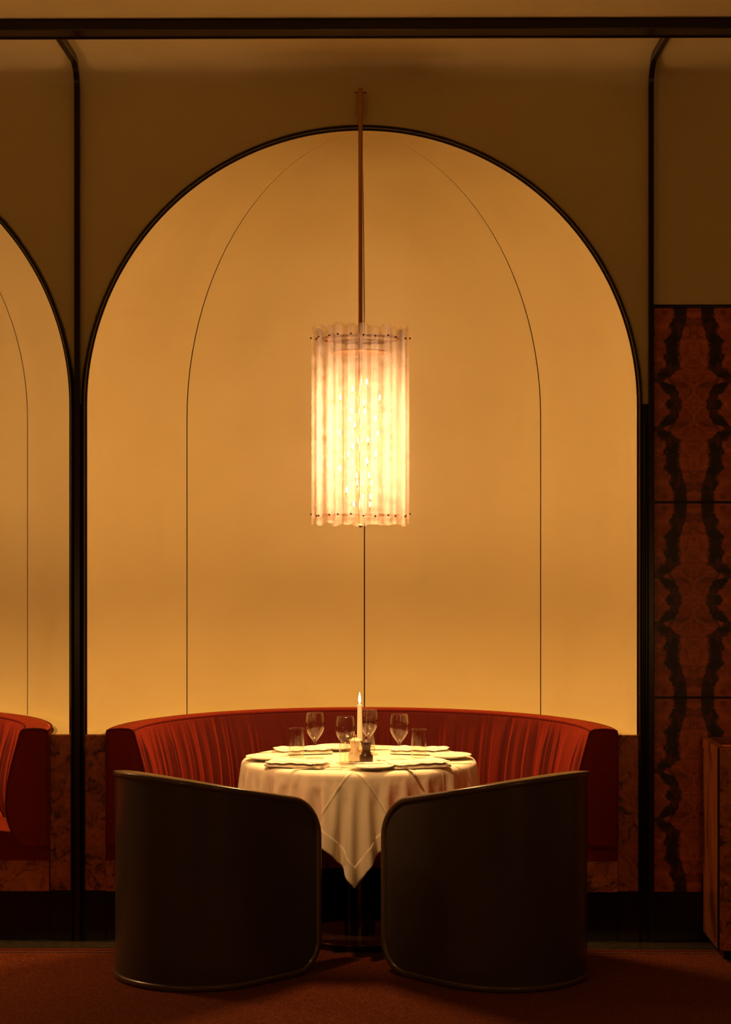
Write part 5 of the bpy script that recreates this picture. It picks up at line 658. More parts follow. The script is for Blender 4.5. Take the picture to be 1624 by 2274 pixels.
 [-1887,-870,2105,-1,25,54,4,24,54,9,24,53,13,22,54,15,21,54,19,17,53,13,22,54,8,25,53,-3,26,53,-15,24,52,-29,14,50,-12,24,53,-14,23,53,10,28,51,-6,27,53,-6,25,54,26,38,39,39,41,21,43,43,2,42,41,1,42,42,-2,42,42,-1,42,42,0,42,42,0,42,42,0,42,42,0,42,42,-1,42,42,1,42,42,0,42,42,-1,42,42,0,42,42,0,42,42,0,42,42,1,42,42,-1,42,42,0,42,42,1,43,42,0,42,42,-1,42,42,0,42,42,0,42,42,0,42,42,0,42,42,0,42,42,1,42,42,-1,42,42,0,42,42,0,42,42,0,42,42,0,42,42,0,42,42,0,42,42,1,42,42,0,42,42,-1,42,42,0,42,42,0,42,42,0,42,42,0,42,42,0,42,42,0,42,42,1,42,42,0,42,42,0,41,42,0,42,42,0,42,42,1,42,42,1,42,42,0,43,42,0,42,43,3,41,42,-12,39,29,-35,31,8,-52,23,-15,-54,30,9,-51,25,-24,-48,19,22,-52,26,10,-52,27,6,-53,26,3,-53,26,0,-54,23,-8,-54,18,-13,-55,12,-17,-55,8,-18,-56,6,-19,-56,9,-17,-56],
 [-1887,-816,2080,12,23,54,14,21,53,16,20,54,18,18,54,15,21,53,8,24,53,2,26,54,-8,26,53,-22,20,51,-21,21,51,-4,24,54,-12,24,53,-15,23,53,-26,10,53,-4,29,51,9,34,49,14,35,47,32,39,33,42,43,11,43,42,-1,42,41,3,42,42,-2,42,42,-1,42,42,0,42,42,0,42,42,0,42,42,0,42,42,0,42,42,0,42,42,-1,42,42,0,42,42,0,42,42,0,42,42,0,42,42,0,42,42,0,43,42,0,42,42,0,42,42,1,42,42,-1,42,42,0,42,42,0,42,42,0,42,42,1,42,42,-1,42,42,0,42,42,0,42,42,0,42,42,0,42,42,0,42,42,1,42,42,0,42,42,0,42,42,-1,42,42,1,42,42,0,42,42,-1,42,42,0,42,42,0,42,42,0,42,42,0,42,42,1,42,42,0,42,42,0,42,42,0,41,42,1,42,42,1,42,42,0,42,42,-2,42,43,4,42,43,-5,41,34,-26,36,18,-46,27,-8,-52,30,7,-51,20,-25,-50,27,-16,-51,28,-15,-50,26,11,-52,19,21,-52,23,15,-53,26,11,-52,26,7,-53,26,1,-54,24,-5,-53,20,-12,-55,13,-17,-56,10,-17,-55],
 [-1856,-773,2055,14,21,53,18,19,54,15,21,54,9,24,53,2,26,53,-4,26,53,-11,25,53,-14,24,53,-16,22,52,-18,22,52,-21,18,53,-22,16,52,-26,9,53,-4,30,51,6,33,49,22,33,44,-8,31,51,18,38,44,36,41,26,43,42,7,43,42,-2,42,42,2,42,42,-1,42,42,-1,42,42,0,42,42,0,42,42,0,42,42,0,42,42,0,42,42,-1,42,42,0,42,42,0,42,42,0,42,42,0,42,42,0,42,42,0,43,42,0,42,42,1,42,42,0,42,42,0,42,42,-1,42,42,0,42,42,0,42,42,0,42,42,0,42,42,0,42,42,0,42,42,0,42,42,0,42,42,0,42,42,1,42,42,0,42,42,0,42,42,0,42,42,0,42,42,0,42,42,0,42,42,-1,42,42,0,42,42,1,42,42,-1,42,42,1,42,42,0,42,42,0,42,42,1,41,42,1,42,42,0,42,42,-2,43,43,4,42,44,0,41,38,-19,38,24,-39,34,10,-49,23,-19,-52,30,4,-51,29,-5,-52,25,-18,-50,25,-22,-50,24,-22,-49,28,2,-52,24,14,-53,18,21,-52,22,18,-52,24,14,-53,25,10,-52,27,5,-53,26,-2,-54,21,-11,-54],
 [-1821,-732,2029,14,21,54,11,24,53,3,26,54,-4,26,53,-11,25,52,-15,23,53,-18,21,53,-21,18,52,-23,14,53,-25,9,53,-22,17,52,-19,23,51,4,33,50,12,32,49,23,27,46,-21,31,47,10,36,47,1,35,50,23,39,39,39,42,21,43,42,4,43,42,-2,42,42,2,42,42,-1,42,42,-1,42,42,0,42,42,0,42,42,0,42,42,0,42,42,-1,42,42,0,42,42,0,42,42,0,42,42,0,42,42,0,42,42,0,42,42,0,42,42,0,43,42,0,42,42,0,42,42,1,42,42,-1,42,42,0,42,42,1,42,42,-1,42,42,1,42,42,-1,42,42,0,42,42,0,42,42,0,42,42,1,42,42,-1,42,42,1,42,42,0,42,42,0,42,42,0,42,42,-1,42,42,0,42,42,1,42,42,0,42,42,0,42,42,0,42,42,0,42,42,0,42,42,1,41,42,1,42,42,-2,43,43,2,42,44,5,42,40,-14,40,29,-35,36,12,-47,32,-8,-50,34,17,-45,15,-27,-51,28,-14,-51,28,-3,-52,25,-18,-50,26,-20,-50,24,-22,-50,29,-4,-52,27,9,-52,22,17,-52,18,21,-53,20,19,-52,23,16,-52,25,13,-53,26,9,-52],
 [-1793,-686,2004,5,25,53,-4,27,53,-11,24,53,-17,22,53,-20,19,52,-23,16,53,-24,12,52,-26,7,53,-23,14,53,-19,22,52,-8,31,50,10,32,49,20,29,48,25,25,47,-23,31,45,-7,35,48,10,36,46,-10,33,50,9,37,47,29,42,34,40,42,18,43,41,2,43,42,-2,42,42,3,42,42,-2,42,42,-1,42,42,0,42,42,0,42,42,0,42,42,0,42,42,-1,42,42,1,42,42,-1,42,42,1,42,42,-1,42,42,0,42,42,0,43,42,0,41,42,0,43,42,0,42,42,0,42,42,1,42,42,0,42,42,0,42,42,0,42,42,0,42,42,-1,42,42,1,42,42,-1,42,42,0,42,42,0,42,42,0,42,42,1,42,42,0,42,42,-1,42,42,1,42,42,0,42,42,-1,42,42,1,42,42,0,42,42,0,42,42,0,42,42,1,42,42,0,42,42,1,41,42,-1,42,43,1,43,43,6,42,42,-10,41,31,-32,38,16,-43,35,-6,-50,35,15,-45,31,-11,-50,35,20,-44,11,-29,-51,19,-25,-50,26,-19,-50,25,-18,-50,26,-16,-51,27,-15,-51,29,-8,-51,29,2,-52,25,13,-52,21,18,-53,19,20,-52,20,19,-53,23,17,-52],
 [-1786,-633,1978,-14,24,53,-18,20,52,-22,17,53,-24,14,52,-24,10,53,-26,7,53,-25,10,53,-21,20,52,-12,28,51,2,33,49,18,30,48,25,25,48,25,25,47,-21,32,46,-3,35,47,-2,35,48,-22,31,46,11,37,46,-8,35,48,14,41,44,32,40,31,41,42,15,43,42,2,43,42,-2,42,42,3,42,42,-2,42,42,-1,42,42,0,42,42,0,42,42,0,42,42,-1,42,42,0,42,42,1,42,42,-1,42,42,0,42,42,0,42,42,0,43,42,0,42,42,0,42,42,0,42,42,0,42,42,0,42,42,0,42,42,1,42,42,0,42,42,0,42,42,0,42,42,0,42,42,-1,42,42,0,42,42,0,42,42,1,42,42,0,42,42,0,42,42,0,42,42,-1,42,42,1,42,42,0,42,42,0,42,42,0,42,42,0,42,42,1,42,42,1,42,42,0,41,42,-1,42,43,2,42,43,5,42,41,-10,42,33,-27,40,21,-40,38,7,-47,32,-16,-47,35,16,-45,35,9,-47,32,-10,-49,34,21,-44,22,-22,-50,12,-29,-51,18,-27,-50,21,-23,-50,25,-19,-50,26,-16,-51,28,-12,-51,29,-3,-52,28,6,-52,24,15,-52,21,18,-52,20,19,-53],
 [-1817,-591,1951,-24,14,52,-24,13,53,-25,9,53,-26,6,53,-25,9,53,-23,16,52,-15,26,51,-3,32,50,12,32,48,25,26,48,28,21,48,22,28,47,-18,33,46,-2,35,48,-8,36,47,-26,27,45,2,37,46,-18,31,49,20,38,41,-5,39,46,16,40,43,33,42,28,41,42,14,43,43,4,43,42,-3,42,42,2,42,42,-1,42,42,-1,42,42,0,42,42,0,42,42,-1,42,42,0,42,42,0,42,42,0,42,42,0,42,42,0,42,42,0,43,42,0,42,42,0,42,42,0,42,42,0,42,42,0,42,42,0,42,42,1,42,42,-1,42,42,0,42,42,0,42,42,0,42,42,1,42,42,0,42,42,-1,42,42,0,42,42,0,42,42,1,42,42,0,42,42,-1,42,42,1,42,42,0,42,42,0,42,42,0,42,42,1,42,42,1,42,42,0,42,43,-1,42,42,1,41,43,7,42,41,-12,42,35,-25,42,22,-38,39,11,-42,36,-16,-47,35,12,-46,34,-19,-44,37,5,-46,27,25,-47,34,-1,-48,34,19,-45,30,-15,-49,17,-27,-50,10,-29,-50,15,-28,-51,20,-24,-50,24,-21,-50,26,-16,-51,29,-9,-51,29,1,-52,26,10,-52,23,16,-52],
 [-1867,-574,1924,-25,10,52,-26,7,54,-25,8,53,-24,13,52,-19,23,52,-7,31,50,8,33,48,20,28,48,28,22,48,29,20,48,18,31,47,-13,34,46,-5,36,48,-13,34,46,-27,27,46,-8,35,47,-23,27,48,25,36,40,-8,38,45,9,40,43,1,41,45,17,42,41,34,41,26,41,42,15,43,43,3,43,42,-2,42,42,2,42,42,-1,42,42,-1,42,42,0,42,42,0,42,42,-1,42,42,1,42,42,-1,42,42,0,42,42,0,42,42,0,43,42,0,42,42,0,42,42,1,42,42,-1,42,42,0,42,42,0,42,42,0,42,42,0,42,42,0,42,42,0,42,42,0,42,42,0,42,42,1,42,42,-1,42,42,0,42,42,0,42,42,0,42,42,0,42,42,1,42,42,0,42,42,0,42,42,0,42,42,1,42,42,2,42,42,-1,42,43,-2,42,42,3,42,44,5,42,41,-10,42,34,-26,42,24,-36,41,12,-41,39,-8,-46,40,13,-42,29,-24,-46,37,6,-46,33,-21,-44,37,8,-46,22,31,-46,34,14,-46,35,12,-47,34,-8,-48,23,-23,-49,13,-28,-51,8,-30,-50,14,-28,-51,19,-25,-50,23,-22,-50,26,-15,-51,29,-7,-51,28,6,-52],
 [-1920,-567,1897,-25,9,53,-25,11,53,-21,20,52,-11,29,51,3,33,49,16,31,48,26,23,47,31,18,48,27,23,48,13,33,47,-8,36,47,-10,35,47,-18,32,46,-22,30,46,-22,30,46,-26,23,48,26,35,41,-1,40,44,16,37,42,-13,40,43,16,40,42,-4,41,43,19,42,38,33,43,29,39,43,16,44,42,4,43,41,-2,42,42,2,42,42,0,42,42,-2,42,43,0,42,42,0,42,42,0,42,42,0,42,42,-1,42,42,0,42,42,0,43,42,0,42,42,0,42,42,1,42,42,0,42,42,-1,42,42,0,42,42,0,42,42,0,42,42,1,42,42,-1,42,42,0,42,42,0,42,42,1,42,42,0,42,42,0,42,42,0,42,42,0,42,42,0,42,42,0,42,42,0,42,42,0,42,42,1,42,42,0,42,42,0,42,42,-1,42,43,3,42,44,3,42,41,-10,43,32,-26,42,24,-36,43,13,-41,41,-9,-43,39,21,-40,38,-9,-45,40,11,-42,22,-31,-45,38,-1,-46,34,-21,-44,36,9,-46,22,30,-47,31,21,-46,34,16,-46,36,0,-47,28,-17,-49,17,-27,-50,8,-30,-51,9,-30,-50,13,-28,-51,18,-26,-50,22,-22,-50,27,-15,-51],
 [-1972,-556,1871,-23,16,52,-16,25,52,-1,33,49,13,32,48,23,27,48,30,19,47,31,17,48,24,26,48,8,35,47,-9,36,47,-15,33,46,-23,29,47,-26,26,46,-26,26,47,-22,30,46,27,34,41,6,39,44,23,35,42,-11,40,43,11,39,43,-22,37,42,13,43,39,10,44,40,17,43,38,31,43,29,39,43,18,43,42,6,43,41,0,42,42,-1,42,42,2,42,42,-2,42,42,0,42,42,0,42,42,0,42,42,0,42,42,0,42,42,-1,43,42,0,42,43,0,42,42,0,42,42,0,42,42,0,42,42,0,42,42,0,42,42,1,42,42,-1,42,42,0,42,42,0,42,42,0,42,42,1,42,42,-1,42,42,1,42,42,0,42,42,0,42,42,0,42,42,0,42,42,1,42,42,1,42,42,0,42,42,-2,42,43,5,42,42,-2,42,44,-2,42,41,-9,43,31,-28,44,22,-35,43,12,-40,44,-9,-41,40,17,-41,41,-8,-41,35,28,-40,38,-8,-44,41,5,-43,15,-35,-45,36,-16,-45,36,-12,-45,37,7,-46,24,28,-46,28,26,-46,30,20,-46,36,8,-47,33,-10,-48,23,-24,-50,11,-29,-50,7,-30,-51,8,-30,-50,13,-29,-51,16,-27,-50],
 [-2018,-530,1843,-7,31,50,10,33,48,22,29,48,28,21,48,31,16,47,29,20,48,21,29,47,3,36,47,-12,35,47,-20,31,47,-27,25,46,-28,23,47,-27,25,47,-17,34,45,25,34,42,13,39,43,28,31,42,-8,41,42,9,40,43,-29,31,43,0,43,40,12,44,38,23,40,37,-1,45,40,17,45,36,27,44,31,37,43,21,41,42,10,44,42,3,42,41,-3,42,42,1,42,42,1,42,42,-1,42,42,-1,42,42,0,42,42,0,42,42,0,43,42,-1,42,42,0,42,42,0,42,42,0,42,43,1,42,42,-1,42,42,0,42,42,1,42,42,0,42,42,-1,42,42,0,42,42,1,42,42,0,42,42,0,42,42,0,42,42,0,42,42,0,42,42,0,42,42,0,42,42,1,42,42,0,42,42,-1,42,43,4,41,43,0,42,41,-9,43,40,-12,44,31,-26,44,17,-37,45,11,-38,45,-6,-39,42,16,-40,42,-12,-39,37,20,-41,43,-2,-42,30,33,-38,38,-7,-45,41,-1,-43,14,-36,-45,32,-22,-45,35,-15,-45,38,4,-45,28,25,-46,24,29,-47,27,25,-46,34,15,-46,36,-2,-47,28,-19,-49,16,-28,-50,8,-30,-51,7,-30,-51,10,-29,-50],
 [-2032,-482,1812,21,29,47,27,23,47,30,19,48,32,16,47,27,22,48,16,33,47,-3,36,47,-16,33,47,-24,27,46,-29,22,47,-30,21,47,-26,26,46,-12,37,45,24,35,42,20,36,43,30,29,42,-3,42,42,4,40,43,-31,28,42,-11,41,42,10,44,39,27,38,35,-8,43,41,28,40,33,6,47,36,9,47,37,24,45,32,34,44,22,39,43,16,42,42,6,43,42,1,42,41,-2,42,42,1,42,42,1,42,42,0,42,42,-1,42,42,-1,42,42,0,43,42,0,42,42,0,42,42,0,42,42,-1,42,42,0,42,43,1,42,42,0,42,42,-1,42,42,1,42,42,0,42,42,0,42,42,0,42,42,0,42,42,0,42,42,1,42,42,0,42,42,0,42,42,-1,42,42,1,42,42,3,42,43,3,41,43,-6,43,41,-12,42,36,-19,46,27,-27,46,20,-33,45,-2,-39,46,9,-37,43,20,-36,41,-18,-39,42,11,-40,43,-12,-39,33,26,-42,43,5,-40,26,37,-39,40,-3,-43,39,-9,-44,14,-36,-46,28,-27,-45,34,-18,-45,38,0,-45,30,22,-46,24,29,-46,24,29,-46,31,21,-46,36,6,-47,33,-12,-48,20,-25,-50,12,-29,-50,8,-30,-51],
 [-1999,-448,1776,28,21,47,30,18,48,30,18,48,25,27,47,10,34,47,-8,36,47,-20,30,46,-28,24,47,-31,19,47,-31,20,47,-24,28,46,-6,39,44,24,34,43,25,33,42,29,30,42,4,41,42,-1,42,43,-33,25,42,-20,37,42,4,44,40,30,38,35,-3,43,41,34,31,36,-8,49,34,6,48,35,26,42,32,4,48,35,23,47,30,29,45,27,36,44,18,40,43,13,43,42,4,42,42,2,42,42,-1,42,41,-1,42,42,1,42,42,-1,42,42,0,42,42,0,43,42,0,42,42,0,42,42,0,42,42,0,42,43,0,42,42,0,42,42,0,42,42,0,42,42,0,42,42,0,42,42,0,42,42,1,42,42,-1,42,42,0,42,42,0,42,42,2,42,42,2,42,43,0,42,42,-4,42,41,-8,44,37,-18,44,34,-22,47,22,-30,49,12,-32,51,3,-32,35,37,-31,43,-7,-39,46,8,-37,46,12,-36,34,-28,-40,42,9,-40,44,-9,-39,31,30,-42,41,12,-40,23,38,-39,41,0,-43,37,-14,-44,17,-34,-46,23,-31,-45,32,-22,-44,38,-4,-46,33,19,-45,24,29,-47,22,30,-46,27,25,-46,34,14,-46,36,-3,-47,26,-21,-49,15,-28,-51],
 [-1957,-425,1740,29,19,48,28,22,48,21,29,47,4,36,47,-14,34,46,-24,27,47,-31,20,47,-32,16,47,-30,21,47,-22,31,46,0,40,43,25,32,43,29,31,42,28,31,42,8,41,42,-5,41,43,-33,26,42,-26,32,42,-4,43,41,28,38,36,4,44,40,41,23,36,13,46,35,-8,49,34,18,43,36,-17,46,34,19,48,30,30,43,27,11,49,32,26,47,26,31,46,24,37,44,16,40,43,10,42,42,6,43,42,2,42,42,1,42,42,0,42,41,-1,42,42,-1,42,42,0,42,42,0,43,42,0,42,43,0,42,42,0,42,42,0,42,42,0,42,42,0,42,42,0,42,42,0,42,42,0,42,42,0,42,42,3,42,42,2,42,43,-1,41,43,0,43,41,-5,43,40,-11,43,38,-14,45,35,-17,46,26,-28,48,23,-27,50,3,-33,50,10,-30,47,19,-31,50,5,-31,24,43,-32,44,-7,-40,46,12,-36,45,-6,-38,30,-32,-40,43,5,-40,44,-4,-39,29,32,-42,38,20,-40,22,39,-39,42,2,-43,35,-17,-44,19,-34,-45,19,-33,-45,29,-26,-45,38,-8,-45,35,14,-46,26,28,-46,20,31,-46,24,28,-46,31,22,-46,36,6,-47,31,-15,-48],
 [-1916,-402,1705,26,25,48,16,32,47,-2,37,46,-19,31,47,-29,23,47,-32,16,47,-32,15,47,-30,22,47,-18,34,45,4,40,43,27,32,43,30,29,42,28,31,42,11,40,42,-8,41,42,-31,27,43,-30,29,42,-13,40,41,23,40,37,10,44,39,44,18,37,27,38,36,-3,49,33,11,46,36,-25,41,35,0,50,32,31,43,27,7,49,33,39,37,25,15,52,25,14,51,28,26,47,24,33,46,20,37,45,15,39,43,10,41,42,8,42,43,6,43,42,1,42,42,1,42,42,1,42,42,1,42,42,0,42,42,1,42,42,0,42,42,-1,42,42,0,42,42,1,42,42,0,42,42,-1,43,42,0,41,43,0,42,42,-2,43,42,-4,42,41,-8,44,40,-9,44,37,-13,45,34,-18,47,29,-22,47,29,-21,51,4,-31,51,14,-27,42,30,-29,50,-5,-32,48,15,-30,52,-3,-29,37,32,-33,23,43,-33,44,-7,-40,46,7,-36,40,-18,-39,30,-33,-40,44,0,-39,43,4,-41,29,32,-40,34,28,-41,22,38,-39,41,5,-42,35,-19,-45,19,-34,-45,18,-34,-45,25,-28,-45,37,-14,-45,37,10,-45,28,25,-46,20,31,-47,22,30,-46,27,26,-46,34,18,-45],
 [-1882,-369,1669,12,35,47,-10,35,47,-24,28,47,-31,19,47,-33,14,47,-33,14,47,-28,24,46,-15,36,45,10,40,43,27,31,42,32,28,43,27,31,42,13,40,42,-9,40,42,-32,28,42,-32,26,43,-18,38,42,12,43,38,19,41,38,44,17,36,35,31,37,13,46,35,3,48,35,-28,39,34,-14,47,34,12,49,31,23,46,29,42,29,30,-6,53,27,17,51,25,21,50,24,41,37,21,15,53,22,30,48,19,32,47,17,34,46,16,37,45,13,40,44,9,41,42,5,42,43,5,41,42,2,42,42,2,43,42,1,41,43,1,42,42,1,42,42,1,42,42,-2,42,42,-2,43,42,-3,43,41,-4,43,41,-5,43,40,-7,44,39,-9,45,35,-15,46,35,-16,48,29,-19,49,25,-22,54,13,-23,50,22,-21,36,42,-22,51,13,-28,48,-16,-29,42,24,-34,51,-6,-30,52,0,-29,45,20,-32,21,45,-33,31,38,-34,44,-6,-39,46,-2,-38,34,-28,-39,31,-31,-40,44,-2,-39,43,10,-41,29,31,-40,26,36,-40,25,36,-40,42,7,-42,34,-20,-44,20,-33,-45,16,-35,-46,22,-31,-45,35,-18,-45,38,4,-45,30,22,-46,22,30,-46,21,31,-46,25,28,-46],
 [-1869,-323,1633,-18,32,47,-28,23,46,-33,16,47,-33,12,48,-33,15,47,-26,26,46,-10,38,45,13,39,42,29,30,42,32,27,42,28,31,43,13,40,42,-10,40,42,-31,28,42,-34,24,43,-23,35,42,6,44,39,21,41,38,44,18,36,40,24,36,22,42,36,5,48,35,-26,40,34,-25,42,34,1,49,33,24,46,29,44,26,31,20,48,28,-14,52,26,16,51,25,27,47,23,44,34,19,4,55,22,40,42,16,26,50,18,19,52,21,32,48,16,37,44,10,38,45,9,37,45,10,38,45,8,40,43,6,40,43,5,41,43,0,42,42,1,43,41,-2,43,41,-3,43,40,-5,44,40,-6,44,38,-8,46,35,-10,46,36,-11,45,38,-10,52,19,-22,42,39,-14,53,16,-20,54,14,-20,43,33,-23,55,8,-21,31,46,-21,47,26,-25,51,-4,-29,46,-22,-31,43,23,-33,52,-9,-29,50,8,-31,33,36,-33,16,47,-33,35,32,-34,45,-5,-39,43,-15,-39,30,-32,-39,34,-29,-40,44,-2,-39,40,15,-41,28,34,-40,24,37,-40,26,34,-40,41,10,-42,35,-20,-44,20,-33,-45,14,-35,-45,20,-33,-46,32,-22,-45,39,-2,-45,33,19,-45,24,28,-46,23,30,-46],
 [-1896,-285,1596,-31,17,47,-33,14,48,-34,11,47,-32,17,47,-24,29,46,-6,40,44,17,38,42,30,29,42,33,26,42,28,31,43,13,39,42,-10,41,42,-31,27,42,-35,23,43,-26,33,42,0,43,40,21,41,38,42,21,36,44,17,36,30,37,36,9,47,35,-21,43,35,-32,37,34,-10,48,33,17,47,31,45,25,30,34,39,29,2,53,27,-17,51,26,20,50,24,35,43,22,44,33,20,-5,55,20,38,44,17,12,53,22,24,51,18,52,27,11,33,48,9,33,49,10,27,51,12,33,48,10,47,37,3,24,52,12,41,43,2,51,30,-7,38,45,-1,43,40,-3,48,35,-8,40,43,-3,53,25,-12,40,42,-8,54,22,-12,49,32,-10,28,50,-13,53,19,-21,45,35,-15,54,-7,-23,49,26,-23,55,7,-21,28,48,-21,41,36,-23,51,9,-27,42,-30,-30,50,-6,-31,47,16,-33,51,-9,-29,43,25,-32,22,44,-33,16,47,-33,40,24,-36,45,-8,-38,38,-23,-39,28,-34,-40,36,-26,-39,44,-2,-41,38,20,-40,26,35,-40,23,38,-40,27,34,-40,40,11,-42,36,-18,-44,20,-33,-45,14,-36,-45,17,-34,-45,29,-26,-45,38,-7,-45,35,15,-46,27,26,-45],
 [-1941,-271,1560,-33,13,48,-33,13,47,-31,19,47,-21,32,45,-1,40,44,20,36,42,31,28,42,33,26,42,28,31,42,13,40,43,-11,40,42,-31,28,42,-35,22,43,-29,29,42,-6,43,40,21,41,39,41,23,36,45,15,36,36,29,36,16,45,35,-15,46,35,-34,34,34,-22,44,34,7,49,32,40,33,30,45,25,29,19,48,29,-19,50,26,-6,53,25,27,48,23,44,33,21,38,40,21,-13,55,19,33,46,18,7,55,23,35,45,15,56,17,10,24,54,9,31,49,11,36,46,10,42,40,11,10,58,11,37,46,6,57,16,-2,32,50,-4,47,37,-3,50,32,-4,30,50,-5,49,34,-6,40,43,-5,57,11,-12,41,41,-13,55,18,-10,20,55,-12,44,36,-16,50,26,-18,55,3,-22,54,-12,-22,52,17,-22,35,43,-22,27,48,-22,48,23,-25,50,-15,-29,38,-34,-30,49,8,-33,51,-6,-29,49,14,-32,33,36,-32,13,48,-33,21,44,-34,44,16,-36,43,-13,-39,34,-29,-39,28,-34,-40,37,-25,-39,43,1,-41,37,24,-40,25,36,-40,21,38,-40,27,34,-40,41,13,-42,36,-18,-43,21,-32,-45,13,-36,-46,15,-35,-45,25,-30,-45,37,-13,-45,37,11,-45],
 [-1988,-263,1525,-32,15,47,-30,22,47,-18,34,45,4,41,43,23,35,42,31,27,42,34,25,42,28,31,42,13,40,43,-12,40,42,-30,28,42,-36,21,42,-31,28,43,-11,41,41,18,41,38,40,26,37,45,13,35,41,23,36,24,41,36,-7,47,35,-34,35,34,-30,38,34,-5,49,33,32,40,31,48,18,30,34,39,29,-1,53,27,-25,48,25,4,53,25,37,41,22,47,29,21,31,47,21,-18,53,18,24,51,20,7,54,22,48,34,13,57,12,8,23,54,10,34,47,10,39,44,11,34,48,10,1,58,11,37,46,7,59,1,-3,38,45,-4,46,38,-3,41,42,-4,47,36,-3,21,55,-5,46,37,-8,58,1,-11,44,37,-13,55,20,-10,14,57,-12,36,44,-14,50,27,-18,55,4,-21,53,-16,-22,54,6,-22,40,38,-22,24,50,-21,39,38,-24,52,2,-28,39,-33,-29,44,-27,-30,51,1,-31,50,8,-31,43,25,-33,22,43,-33,10,49,-32,27,40,-35,46,8,-37,40,-19,-39,30,-32,-39,29,-34,-40,38,-23,-39,43,4,-41,35,26,-40,23,37,-40,20,39,-40,28,34,-40,40,14,-42,37,-16,-43,22,-32,-45,13,-36,-45,14,-36,-46,21,-32,-45,34,-19,-44],
 [-2033,-249,1489,-28,24,47,-14,36,44,8,41,43,25,33,42,33,26,42,33,25,42,28,31,42,12,40,42,-11,40,43,-31,28,42,-36,21,42,-33,25,43,-15,40,41,15,42,39,38,28,37,46,12,35,44,18,36,30,35,36,3,48,35,-30,39,35,-36,31,34,-17,46,33,19,47,32,48,19,30,43,27,29,19,49,28,-23,48,26,-18,51,26,17,51,24,47,30,21,45,33,20,21,51,22,-20,53,18,2,54,24,27,50,17,53,25,11,58,9,8,25,53,10,35,47,10,39,43,11,24,53,10,-3,59,11,38,45,6,59,-8,-3,50,30,-2,36,48,-5,44,39,-4,44,39,-3,13,58,-4,43,40,-8,58,-6,-11,50,29,-12,54,22,-11,22,54,-12,16,56,-12,48,31,-17,55,7,-21,52,-20,-22,55,-2,-22,47,28,-22,28,48,-22,25,49,-22,49,20,-25,48,-19,-29,36,-37,-31,46,-20,-30,51,3,-30,48,15,-32,35,35,-33,13,47,-33,11,49,-33,33,34,-35,46,1,-37,37,-25,-39,28,-35,-40,28,-34,-39,39,-20,-40,43,7,-41,33,29,-40,22,38,-40,20,39,-40,28,33,-40,40,15,-41,38,-14,-44,23,-31,-44,13,-36,-46,13,-36,-45,17,-34,-45],
 [-2071,-223,1452,-11,37,45,12,40,42,28,31,42,33,26,42,34,25,42,27,31,42,12,40,42,-12,40,43,-31,29,42,-36,20,42,-34,23,43,-19,38,41,11,43,40,36,29,37,45,14,35,46,13,36,37,29,36,12,46,36,-23,43,34,-39,29,34,-27,40,34,5,49,33,41,31,30,49,14,29,34,39,29,-3,53,27,-31,44,26,-7,53,25,31,45,23,51,23,20,39,39,21,15,54,21,-9,55,21,-17,52,21,34,46,16,58,10,9,57,14,8,26,52,10,37,46,11,36,46,10,14,56,11,-5,58,11,40,44,5,58,-14,-3,56,19,-2,36,46,-5,46,39,-3,37,46,-5,7,58,-3,40,44,-7,58,-6,-12,57,13,-11,50,28,-11,26,52,-12,6,58,-11,41,40,-16,55,11,-20,51,-20,-22,55,-10,-22,51,18,-22,35,44,-22,17,52,-21,41,36,-24,52,-2,-28,41,-31,-30,35,-36,-30,50,-13,-30,50,7,-31,43,24,-32,26,43,-33,6,49,-33,15,46,-33,39,28,-36,45,-7,-38,34,-29,-39,25,-36,-40,29,-34,-39,40,-17,-40,43,10,-41,31,30,-40,21,39,-40,19,39,-40,27,34,-40,40,16,-41,39,-13,-43,25,-30,-45,15,-35,-45,13,-36,-46],
 [-2089,-183,1413,17,38,42,30,30,42,34,25,42,33,25,42,27,32,42,11,41,42,-12,40,43,-30,28,42,-37,20,42,-35,22,43,-22,35,41,6,44,40,34,31,37,45,15,36,47,10,36,41,23,36,21,42,36,-14,46,35,-38,29,34,-35,35,33,-9,48,34,29,41,31,50,12,29,45,25,30,19,49,28,-28,46,26,-24,48,25,6,53,25,42,36,22,52,22,20,32,45,21,5,55,21,-22,51,21,-5,55,21,42,40,14,59,1,7,56,17,9,30,50,10,38,45,11,29,50,10,6,58,11,-4,58,11,42,42,5,56,-17,-4,59,6,-2,41,43,-4,43,41,-4,31,50,-5,4,60,-3,36,47,-7,58,2,-10,58,-3,-12,52,26,-11,29,51,-12,1,58,-11,31,48,-14,54,18,-20,51,-20,-21,53,-15,-22,55,8,-22,41,36,-22,16,53,-21,29,47,-22,51,16,-26,47,-21,-30,34,-38,-30,42,-30,-30,50,-6,-30,48,13,-32,37,33,-33,15,47,-33,4,50,-32,21,44,-34,43,19,-36,43,-13,-39,30,-33,-39,24,-37,-40,30,-33,-39,41,-14,-40,42,13,-40,29,32,-41,20,39,-40,19,40,-39,27,34,-41,40,16,-41,39,-11,-43,27,-29,-44,17,-34,-45],
